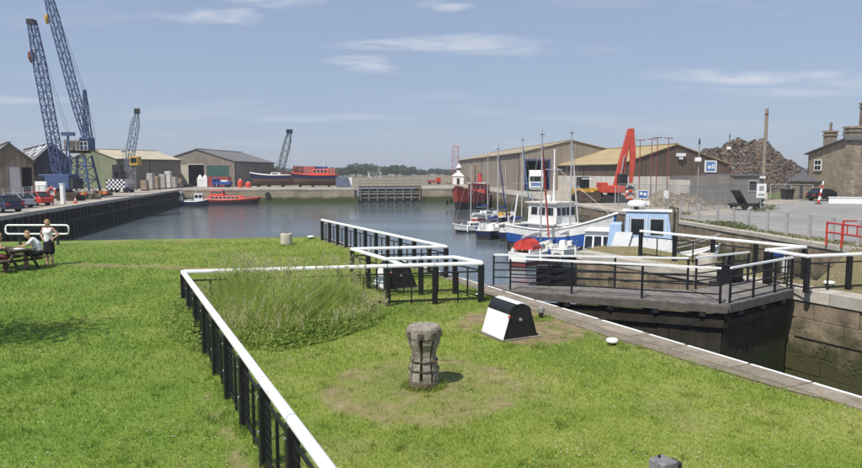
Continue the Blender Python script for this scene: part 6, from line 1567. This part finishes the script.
# small pale house among the far trees
p = D(375,177,415); t = thing('far_house', 'tiny pale house among the far trees', 'house', (p.x,p.y,0)); MB().box(-4.5,4.5,-3,3,0,3.6).build('wall', PALEW, t); MB().prism([(-4.7,-3.2,3.6),(-4.7,3.2,3.6),(-4.7,0,6)],(9.4,0,0)).build('roof', SLATE, t)
for x in (-2.5,0,2.5): MB().box(x-.5,x+.5,-3.04,-3.003,1,2.2).build('window', GLASS, t)

# ------------------------------------------------------------ right-hand quay and yard: poles, fences, signs
p = D(762.5,199,76); top = D(767,108.5,76); t = thing('timber_pole', 'tall bare timber pole rising beside the scrap heap', 'pole', (p.x,p.y,0)); MB().tube([(0,0,-.05),(0,0,top.z)],[.23,.18],10).build('shaft', mat('pole_timber', (.24,.20,.15), .9, .25, 2), t)
MB().lathe([(.195,0),(.21,.1),(.2,.2)],10,(0,0,top.z-.8)).build('iron_band', RUST, t)
def lamp_pole(label, px, py, Y, ytop, m, tee=False, head=True, r=.07):
    p = D(px,py,Y); zt = D(px,ytop,Y).z; t = thing('lamp_pole', label, 'pole', (p.x,p.y,0), 0); MB().tube([(0,0,-.03),(0,0,zt)],[r,r*.7],8).build('shaft', m, t)
    if tee: MB().box(-.6,.6,-.06,.06,zt,zt+.1).build('crossarm', m, t); 
    if head: MB().box(-.35,.12,-.3,.1,zt-1.55,zt-1.2).build('lamp', WHITE, t, bevel=.03); MB().lathe([(.09,0),(.05,.5)],8,(0,0,zt)).build('finial', DARKSTEEL, t)
RPOLE = mat('rust_red_pole', (.20,.06,.045), .7, .2, 3)
for k, (px, yt) in enumerate(((638.5,140.5),(650,139.5),(655.5,138),(666.5,138.5))):
    lamp_pole(f'{["first","second","third","fourth"][k]} thin rust-red pole with crossbar right of the red handler', px, 203, 82+k, yt, RPOLE, True, False)
lamp_pole('grey lamp pole with white lamp in front of the brown shed', 696.8, 211, 57, 144, mat('grey_pole', (.26,.24,.21), .7, .15, 3))
lamp_pole('rust-brown lamp pole rising before the scrap heap', 727, 200, 84, 137.5, RUST)
lamp_pole('white pole standing on the quay left of the lifebuoy', 615, 208, 60, 186, PGREY, False, False, .05)
a, b = P(618,207), P(688,212.5); mesh_fence('tall mesh yard fence in front of the sandy rubble', a, b, 2.3, 2.6, GALV, wire=.2)
a, b = P(688,212), P(757,205.5); mesh_fence('tall mesh yard fence in front of the grey block building', a, b, 2.2, 2.6, GALV, wire=.2)
a, b = P(770,199), P(812,200); mesh_fence('pale mesh fence beside the house lawn', a, b, 1.9, 2.0, PGREY, wire=.25)
# verge fence: concrete posts with wires
t0 = P(680,219.5); t = thing('wire_fence', 'concrete post and wire fence along the verge beside the road', 'fence', (t0.x,t0.y,0))
cpt = mesh_of(MB().box(-.07,.07,-.07,.07,-.02,1.25), 'post', mat('concrete_post', (.36,.35,.335), .9, .15, 3), bevel=.015); prev = None
for px, py in ((680,219.5),(698,222),(717,225),(733,227),(748,229),(767,231.5),(786,234.5),(809,238),(832,242),(858,246.5),(890,252)):
    q = P(px,py) - t0; inst(cpt, 'post', t, (q.x,q.y,0), (0,0,.3))
    if prev is not None:
        w = MB()
        for z in (.4,.8,1.15): w.bar(prev+Vector((0,0,z)), q+Vector((0,0,z)), .012)
        w.build('wires', GALV, t)
    prev = q
def sign(label, p, z0, z1, w, face, marks=None, rz=0, legs=1):
    t = thing('sign', label, 'sign', (p.x,p.y,0), rz)
    for s in ((0,) if legs == 1 else (-w*.35,w*.35)): MB().box(s-.04,s+.04,.02,.1,-.02,z1-.05).build('post', GALV, t)
    bd = MB().box(-w/2,w/2,-.02,.018,z0,z1).build('board', WHITE, t)
    if face: MB().box(-w/2+.06,w/2-.06,-.026,-.021,z0+.06,z1-.06).build('panel', face, bd)
    for x0,x1,y0,y1,m in (marks or []): MB().box(x0*w,x1*w,-.032,-.027,lerp(z0,z1,y0),lerp(z0,z1,y1)).build('marking', m, bd)
SBL = mat('sign_blue2', (.06,.14,.38), .5, .05, 2)
sign('blue and white sign board on the quay right of the lifebuoy', P(642.5,209.5), 1.0, 1.75, .95, SBL, [(-.3,-.05,.45,.75,WHITE),(.05,.32,.35,.7,WHITE)]); sign('small white notice under the blue sign on the quay', P(644.5,210), .45, .82, .85, None)
sign('square white notice on the yard fence right of the blue sign', P(666,210), 1.05, 1.75, .55, None)
p = P(760.5,210); sign('white notice board with grey emblem on the timber pole side', p, 1.1, 2.35, .85, None, [(-.25,.25,.5,.85,mat('emblem_grey', (.3,.3,.3), .7, .1, 3)),(-.35,.35,.25,.29,DARKSTEEL),(-.35,.35,.15,.19,DARKSTEEL)])
# dark tipping ramp
p = P(746,209.5); t = thing('ramp_trailer', 'black ramp trailer with raised tail before the grey building', 'trailer', (p.x,p.y,0), R(8)); MB().box(-1.3,1.2,-.8,.8,.35,.55).build('bed', DARKSTEEL, t); MB().bar((-.3,0,.5),(-1.15,0,1.75),1.3,.12).build('tail_ramp', DARKSTEEL, t); MB().bar((.9,-.5,.5),(1.3,-.5,.9),.15).build('hitch', DARKSTEEL, t)
for x in (-.7,.4):
    for s in (-.85,.85): MB().tube([(x,s-.1,.3),(x,s+.1,.3)],.3,12).build('wheel', RUBBER, t)
# wheelie bin
p = P(787,199.5); t = thing('wheeled_bin', 'dark wheeled bin at the road edge by the outbuilding', 'bin', (p.x,p.y,0), .2); MB().hexa([(-.5,-.4,.1),(.5,-.4,.1),(.5,.4,.1),(-.5,.4,.1),(-.6,-.5,1.15),(.6,-.5,1.15),(.6,.5,1.15),(-.6,.5,1.15)]).build('body', DARKSTEEL, t); MB().box(-.64,.64,-.54,.54,1.15,1.28).build('lid', BLACK, t)
for x in (-.4,.4): MB().tube([(x,-.4,.09),(x,-.3,.09)],.09,8).build('wheel', RUBBER, t)
# leaning red-white post
p = P(818,204); t = thing('warning_post', 'leaning red and white striped post before the stone house', 'post', (p.x,p.y,0)); tp_ = Vector((.45,0,2.45))
for k in range(6): MB().tube([tp_*(k/6), tp_*((k+1)/6-.003)],[.13-.01*k,.12-.01*k],8).build('band', RED if k % 2 == 0 else WHITE, t)
MB().lathe([(.3,-.01),(.28,.12)],10).build('foot', DARKSTEEL, t)
# red barrier at the right
a, b = P(826,245), P(864,251.5); d = b-a; t = thing('barrier', 'red tubular barrier at the right edge above the kerb', 'barrier', (a.x,a.y,0), math.atan2(d.y,d.x)); L = d.length
for x in (0,L*.42,L): MB().tube([(x,0,-.02),(x,0,1.05 if x else 1.1)],.045,8).build('post', RED, t)
for z in (1.05,.62): MB().tube([(0,0,z),(L,0,z)],.04,8).build('rail', RED, t)
MB().tube([(L*.55,0,.62),(L*.55,0,1.05)],.03,6).tube([(L*.8,0,.62),(L*.8,0,1.05)],.03,6).build('upright', RED, t)
p = P(826,245)+Vector((1.4,1.0,0)); t = thing('barrier', 'red tubular barrier set behind the nearer one', 'barrier', (p.x,p.y,0), .1)
for x in (0,1.6): MB().tube([(x,0,-.02),(x,0,1.05)],.045,8).build('post', RED, t)
MB().tube([(0,0,1.05),(1.6,0,1.05)],.04,8).build('rail', RED, t)
# grey dolphins beside the cruiser
for k, (px, Y) in enumerate(((671,39.5),(675.5,39.8))):
    p = D(px,216,Y); zt = D(px,207.5+k,Y).z; t = thing('mooring_pile', ['thick grey mooring pile left of the pair by the cruiser','thick grey mooring pile right of the pair by the cruiser'][k], 'pile', (p.x,p.y,WATER-1), 0, 'mooring piles'); MB().tube([(0,0,0),(.03,0,zt-WATER+1)],[.2,.17],10).build('shaft', GREYT, t); MB().lathe([(.18,0),(.12,.06)],10,(.03,0,zt-WATER+1)).build('cap', DKT, t)
# pontoon with yachts
a, b = P(489,226,WATER), P(585,226,WATER); t = thing('pontoon', 'low floating pontoon between the yachts and the right quay', 'pontoon', (a.x,a.y,WATER), 0)
for i in range(7): MB().box(i*1.6,i*1.6+1.55,-.7,.7,-.15,.4).build('deck_section', GREYT, t)
# weeds along the quay edge and under fences
vv = []
for a, b, N, hm, sd_ in ((RQ(700)+right_n*1.0, RQ(735)+right_n*1.0, 900, .35, 91), (RQ(640)+right_n*.8, RQ(852)+right_n*.8, 900, .14, 92), (P(757,212), P(775,209), 600, .5, 93), (P(640,213), P(690,215), 800, .3, 94)):
    r = np.random.default_rng(sd_); f = r.random(N); X = a.x+(b.x-a.x)*f+r.normal(0,.3,N); Y = a.y+(b.y-a.y)*f+r.normal(0,.3,N)
    vv.append(leaves(X,Y,r.random(N)*hm*(.3+fbm(X,Y,1.2,sd_)),r.uniform(.03,.09,N),sd_))
o = tri_mesh('quay_weeds', np.concatenate(vv,0), mat('quay_weed', (.12,.15,.045), .8, .3, 3, trans=.3)); o['kind'] = 'stuff'; o['label'] = 'tufts of weed along the edge of the right-hand quay'; o['category'] = 'weeds'

# weeds growing out of the joints of the lock wall
r = np.random.default_rng(95); N = 5000; f = r.random(N); zc = -1.05 - np.abs(r.normal(0,.45,N)); a, b = LR(800), lr_near
X = a.x+(b.x-a.x)*f; Y = a.y+(b.y-a.y)*f; keep = fbm(f*12, zc*2, 1.0, 96) > .54
X = X-lock_nrm.x*.03; Y = Y-lock_nrm.y*.03
o = tri_mesh('wall_weeds', leaves(X[keep],Y[keep],zc[keep],r.uniform(.012,.035,keep.sum()),97), mat('wall_weed', (.10,.13,.035), .8, .3, 3, trans=.3)); o['kind'] = 'stuff'; o['label'] = 'green weeds growing from the joints of the lock wall'; o['category'] = 'weeds'

# tree left of the frame that shades the lawn
sh = P(6,333); hT = 4.4; off = SUNV/SUNV.z*hT; p = Vector((sh.x+off.x, sh.y+off.y, 0))
t = thing('small_tree', 'small leafy tree just outside the left edge, shading the lawn', 'tree', (p.x,p.y,0)); inst(TRK, 'trunk', t, (0,0,0), (0,0,0), (5.2,5.2,5.2))
r = np.random.default_rng(120); q = []
for i in range(16):
    c_ = np.array([r.normal(0,.75), r.normal(0,.6), 4.3+r.normal(0,.35)]); d = r.normal(size=(130,3))*[.38,.38,.28]; q.append(c_+d)
q = np.concatenate(q,0); o = tri_mesh('crown', leaves(q[:,0],q[:,1],q[:,2],r.uniform(.05,.11,len(q)),121), LEAF); o.parent = t

# ------------------------------------------------------------ people: one continuous remeshed body, clothes and hair on top
SKIN = mat('skin', (.50,.29,.21), .6, .08, 6)
def capsule(b, p0, p1, r0, r1, n=10):
    p0, p1 = Vector(p0), Vector(p1); pts = []; rs_ = []; d = p1-p0; L = max(d.length,1e-4); u = d/L
    for a in (-80,-55,-28): pts.append(p0+u*r0*math.sin(R(a))); rs_.append(r0*math.cos(R(a)))
    for f in (0,.25,.5,.75,1): pts.append(p0+d*f); rs_.append(lerp(r0,r1,f))
    for a in (28,55,80): pts.append(p1+u*r1*math.sin(R(a))); rs_.append(r1*math.cos(R(a)))
    b.tube(pts, rs_, n); return b
def chain(b, pts, rs_):
    for i in range(len(pts)-1): capsule(b, pts[i], pts[i+1], rs_[i], rs_[i+1])
def remesh(b, name, m, par, vox, smooth=4):
    o = b.build(name, m); md = o.modifiers.new('r','REMESH'); md.mode = 'VOXEL'; md.voxel_size = vox; md.use_smooth_shade = True
    s = o.modifiers.new('s','SMOOTH'); s.iterations = smooth; s.factor = .4
    dg = bpy.context.evaluated_depsgraph_get(); me = bpy.data.meshes.new_from_object(o.evaluated_get(dg)); bpy.data.objects.remove(o)
    me.materials.clear(); me.materials.append(m); me.polygons.foreach_set('use_smooth', np.ones(len(me.polygons), bool))
    q = bpy.data.objects.new(name, me); COL.objects.link(q); q.parent = par; return q
def hand(b, wrist, dirv, palm_n, sgn, curl=.5, s=1.0):
    d = Vector(dirv).normalized(); n_ = Vector(palm_n).normalized(); n_ = (n_-d*n_.dot(d)).normalized(); w = d.cross(n_)*sgn; W = Vector(wrist)
    for k in (-.026,-.009,.009,.026): capsule(b, W+w*k*.7*s, W+d*.085*s+w*k*s, .016*s, .013*s, 8)
    for k, L in ((-.03,.062),(-.010,.074),(.010,.08),(.030,.07)):
        q0 = W+d*.085*s+w*k*s; q1 = q0+(d*math.cos(curl*.5)+n_*math.sin(curl*.5))*L*.5*s; q2 = q1+(d*math.cos(curl*1.4)+n_*math.sin(curl*1.4))*L*.5*s
        capsule(b, q0, q1, .0095*s, .0085*s, 7); capsule(b, q1, q2, .0085*s, .007*s, 7)
    t0 = W+d*.03*s+w*.028*s; t1 = t0+(d*.7+w*.75).normalized()*.045*s; t2 = t1+(d*.95+w*.2+n_*.2).normalized()*.035*s
    capsule(b, t0, t1, .013*s, .0105*s, 7); capsule(b, t1, t2, .0105*s, .008*s, 7)
def head(b, c, fwd, s=1.0):
    c = Vector(c); f = Vector(fwd).normalized(); b.ell(c+Vector((0,0,.02*s)), (.078*s,.078*s,.108*s), 16, 12); b.ell(c+f*.022*s+Vector((0,0,-.045*s)), (.056*s,.056*s,.068*s), 12, 8)
    b.ell(c+f*.088*s+Vector((0,0,-.012*s)), (.014*s,.014*s,.022*s), 8, 6); r_ = f.cross(Vector((0,0,1)))
    for q in (-1,1): b.ell(c+r_*q*.078*s+Vector((0,0,-.005*s)), (.013*s,.018*s,.03*s), 8, 6)
def face(par, c, fwd, s=1.0):
    c = Vector(c); f = Vector(fwd).normalized(); r_ = f.cross(Vector((0,0,1)))
    for q in (-1,1): MB().ell(c+f*.071*s+r_*q*.03*s+Vector((0,0,.012*s)), (.011*s,.011*s,.007*s), 8, 6).build('eye', DARKSTEEL, par)
    MB().tube([c+f*.078*s-r_*.022*s+Vector((0,0,-.055*s)), c+f*.084*s+Vector((0,0,-.057*s)), c+f*.078*s+r_*.022*s+Vector((0,0,-.055*s))],.006*s,6).build('mouth', mat('lips', (.36,.13,.11), .6, .1, 5), par)
def hair(par, c, fwd, m, long_=0.0, s=1.0):
    c = Vector(c); f = Vector(fwd).normalized(); b = MB(); rs_ = random.Random(9)
    for i in range(26):
        th = rs_.uniform(0,2*math.pi); ph = rs_.uniform(.0,1.35); d = Vector((math.cos(th)*math.sin(ph), math.sin(th)*math.sin(ph), math.cos(ph)))
        if d.dot(f) > .55 and d.z < .75: continue
        b.ell(c+Vector((0,0,.03*s))+Vector((d.x*.075,d.y*.075,d.z*.098))*s, (.038*s,.038*s,.036*s), 8, 6)
    for i in range(8):
        k = -.5+i/7; r_ = f.cross(Vector((0,0,1))); q = c-f*.05*s*(1-abs(k))+r_*k*.14*s
        b.ell(q+Vector((0,0,-.02*s)), (.035*s,.035*s,.06*s+long_*.3), 8, 6)
        if long_: b.ell(q-f*.02+Vector((0,0,-.06-long_*.5)), (.035,.035,long_*.55), 8, 6)
    return remesh(b, 'hair', m, par, .011, 2)
def person(label, loc, rz, joints, cloth, hairm, fw=(0,-1,0), long_=0.0, s=1.0):
    t = thing('person', label, 'person', loc, rz); b = MB(); J = joints
    head(b, J['head'], fw, s); capsule(b, J['neck'], J['head']-Vector((0,0,.06)), .052, .047)
    for rr, a in ((.115,'hipc'),): pass
    sp = J['spine']; chain(b, [v for v, _ in sp], [r_ for _, r_ in sp])
    for q in (-1,1):
        k = 'l' if q < 0 else 'r'
        capsule(b, Vector(J['sh'+k])*1.0, sp[-1][0], .055, .075); chain(b, [J['sh'+k], J['el'+k], J['wr'+k]], [.05,.038,.026])
        capsule(b, sp[0][0], J['hip'+k], .105, .10); chain(b, [J['hip'+k], J['kn'+k], J['an'+k]], [.092,.058,.036])
        ft = Vector(J['ft'+k]); capsule(b, J['an'+k], Vector(J['an'+k])+Vector((0,0,-.04)), .036, .034); capsule(b, Vector(J['an'+k])+Vector((0,0,-.045)), ft, .036, .028)
        hand(b, J['wr'+k], J['hd'+k], J['pn'+k], q, J.get('curl',.6))
    body = remesh(b, 'body', SKIN, t, .0085, 3); face(t, J['head'], fw, s); hair(t, J['head'], fw, hairm, long_, s)
    for nm, m, prims in cloth:
        c = MB()
        for p0, p1, r0, r1 in prims: capsule(c, p0, p1, r0, r1, 12)
        remesh(c, nm, m, t, .013, 3)
    for k in 'lr':
        ft = Vector(J['ft'+k]); an = Vector(J['an'+k]); MB().bar(Vector((an.x,an.y,.012))-(ft-an).normalized()*.04, Vector((ft.x,ft.y,.012))+(ft-an).normalized()*.03, .085, .022).build('sandal', mat('sandal', (.16,.10,.06), .8, .2, 5), t)
    return t
V = lambda *a: Vector(a)
BLOND = mat('blond_hair', (.42,.29,.14), .7, .25, 20); WTOP = mat('white_cotton', (.72,.72,.72), .9, .06, 8); BSK = mat('black_cotton', (.014,.013,.016), .9, .2, 6); RTOP = mat('red_cotton', (.48,.06,.05), .9, .12, 8)
# standing woman, hands on hips (she faces -y)
J = dict(head=V(0,-.03,1.53), neck=V(0,0,1.40), spine=[(V(0,0,.90),.135),(V(0,0,1.02),.125),(V(0,-.005,1.16),.125),(V(0,0,1.30),.12)],
    shl=V(-.185,0,1.34), shr=V(.185,0,1.34), ell=V(-.36,.07,1.12), elr=V(.36,.07,1.12), wrl=V(-.215,-.03,.99), wrr=V(.215,-.03,.99), hdl=V(.75,-.35,-.5), hdr=V(-.75,-.35,-.5), pnl=V(.3,.4,-.2), pnr=V(-.3,.4,-.2),
    hipl=V(-.09,0,.88), hipr=V(.09,0,.88), knl=V(-.09,-.02,.48), knr=V(.10,-.02,.48), anl=V(-.09,.01,.09), anr=V(.11,.01,.09), ftl=V(-.11,-.14,.035), ftr=V(.14,-.14,.035))
p = P(50,265.2)
cl_ = [('vest_top', WTOP, [(V(0,.0,.92),V(0,-.005,1.1),.16,.145),(V(0,-.005,1.1),V(0,-.01,1.24),.145,.15),(V(-.10,0,1.30),V(.10,0,1.30),.09,.09),(V(-.06,-.05,1.22),V(.06,-.05,1.22),.11,.11)]),
       ('skirt', BSK, [(V(-.05,0,.92),V(-.075,-.01,.52),.135,.13),(V(.05,0,.92),V(.085,-.01,.52),.135,.13),(V(0,0,.9),V(0,-.01,.55),.15,.14)])]
person('woman in white vest and black skirt standing with hands on hips', (p.x,p.y,0), R(-8), J, cl_, BLOND)
# seated: hips on the bench; sitter faces local -y
def seated(arms, lean=.1):
    J = dict(head=V(0,-.20-lean,1.19), neck=V(0,-.12-lean*.8,1.06), spine=[(V(0,0,.56),.135),(V(0,-.02-lean*.2,.70),.125),(V(0,-.05-lean*.5,.85),.125),(V(0,-.09-lean*.7,.98),.115)],
        shl=V(-.175,-.09-lean*.7,1.0), shr=V(.175,-.09-lean*.7,1.0), hipl=V(-.09,-.02,.54), hipr=V(.09,-.02,.54), knl=V(-.12,-.42,.52), knr=V(.12,-.42,.52), anl=V(-.12,-.36,.09), anr=V(.12,-.40,.09), ftl=V(-.13,-.52,.035), ftr=V(.13,-.56,.035))
    J.update(arms); return J
J = seated(dict(ell=V(-.27,-.30,.82), elr=V(.25,-.34,.84), wrl=V(-.12,-.52,.80), wrr=V(.12,-.55,.80), hdl=V(.3,-1,-.1), hdr=V(-.3,-1,-.1), pnl=V(0,0,-1), pnr=V(0,0,-1)), .12)
cl_ = [('shirt', WTOP, [(V(0,.0,.58),V(0,-.06,.85),.155,.145),(V(0,-.06,.85),V(0,-.15,.98),.145,.125),(V(-.15,-.17,1.0),V(.15,-.17,1.0),.07,.07),(V(-.17,-.175,1.0),V(-.22,-.26,.9),.065,.06),(V(.17,-.175,1.0),V(.22,-.27,.9),.065,.06)]),
       ('shorts', BSK, [(V(-.05,.02,.54),V(.05,.02,.54),.145,.145),(V(-.09,-.02,.54),V(-.115,-.34,.525),.115,.085),(V(.09,-.02,.54),V(.115,-.34,.525),.115,.085)])]
sx_, sy_ = math.cos(PANG), math.sin(PANG)
def at_table(x, y): return (PT[0]+x*sx_-y*sy_, PT[1]+x*sy_+y*sx_)
q = at_table(.48,.72); person('blond person in white shirt seated at the end of the picnic table', (q[0],q[1],0), PANG+R(-42), J, cl_, BLOND)
J = seated(dict(ell=V(-.24,-.30,.84), elr=V(.26,-.36,.80), wrl=V(-.08,-.28,1.06), wrr=V(.08,-.52,.80), hdl=V(.1,.05,1), hdr=V(-.3,-1,0), pnl=V(.4,1,0), pnr=V(0,0,-1)), .08)
cl_ = [('red_top', RTOP, [(V(0,.0,.58),V(0,-.06,.85),.155,.145),(V(0,-.06,.85),V(0,-.13,.98),.145,.12),(V(-.15,-.15,1.0),V(.15,-.15,1.0),.068,.068)]),
       ('trousers', mat('maroon_cotton', (.16,.04,.035), .9, .15, 6), [(V(-.05,.02,.54),V(.05,.02,.54),.145,.145),(V(-.09,-.02,.54),V(-.12,-.42,.52),.112,.075),(V(.09,-.02,.54),V(.12,-.42,.52),.112,.075),(V(-.12,-.42,.52),V(-.12,-.37,.16),.075,.05),(V(.12,-.42,.52),V(.12,-.41,.16),.075,.05)])]
q = at_table(.12,-.72); person('person in red top with hand to face seated at the left of the picnic table', (q[0],q[1],0), PANG+R(150), J, cl_, BLOND, long_=.12)

# ------------------------------------------------------------ thin summer haze over the whole place
hm = bpy.data.materials.new('summer_haze'); hm.use_nodes = True; hn = hm.node_tree.nodes; hl = hm.node_tree.links; hn.clear()
hv_ = hn.new('ShaderNodeVolumePrincipled'); hv_.inputs['Color'].default_value = (.93,.95,1.0,1); hv_.inputs['Density'].default_value = .0005; hv_.inputs['Anisotropy'].default_value = .2
ho = hn.new('ShaderNodeOutputMaterial'); hl.new(hv_.outputs[0], ho.inputs['Volume'])
hz_o = MB().box(-1400, 1400, -60, 950, -6, 34).build('haze', hm); hz_o['kind'] = 'stuff'; hz_o['label'] = 'thin pale summer haze over the dock'; hz_o['category'] = 'haze'
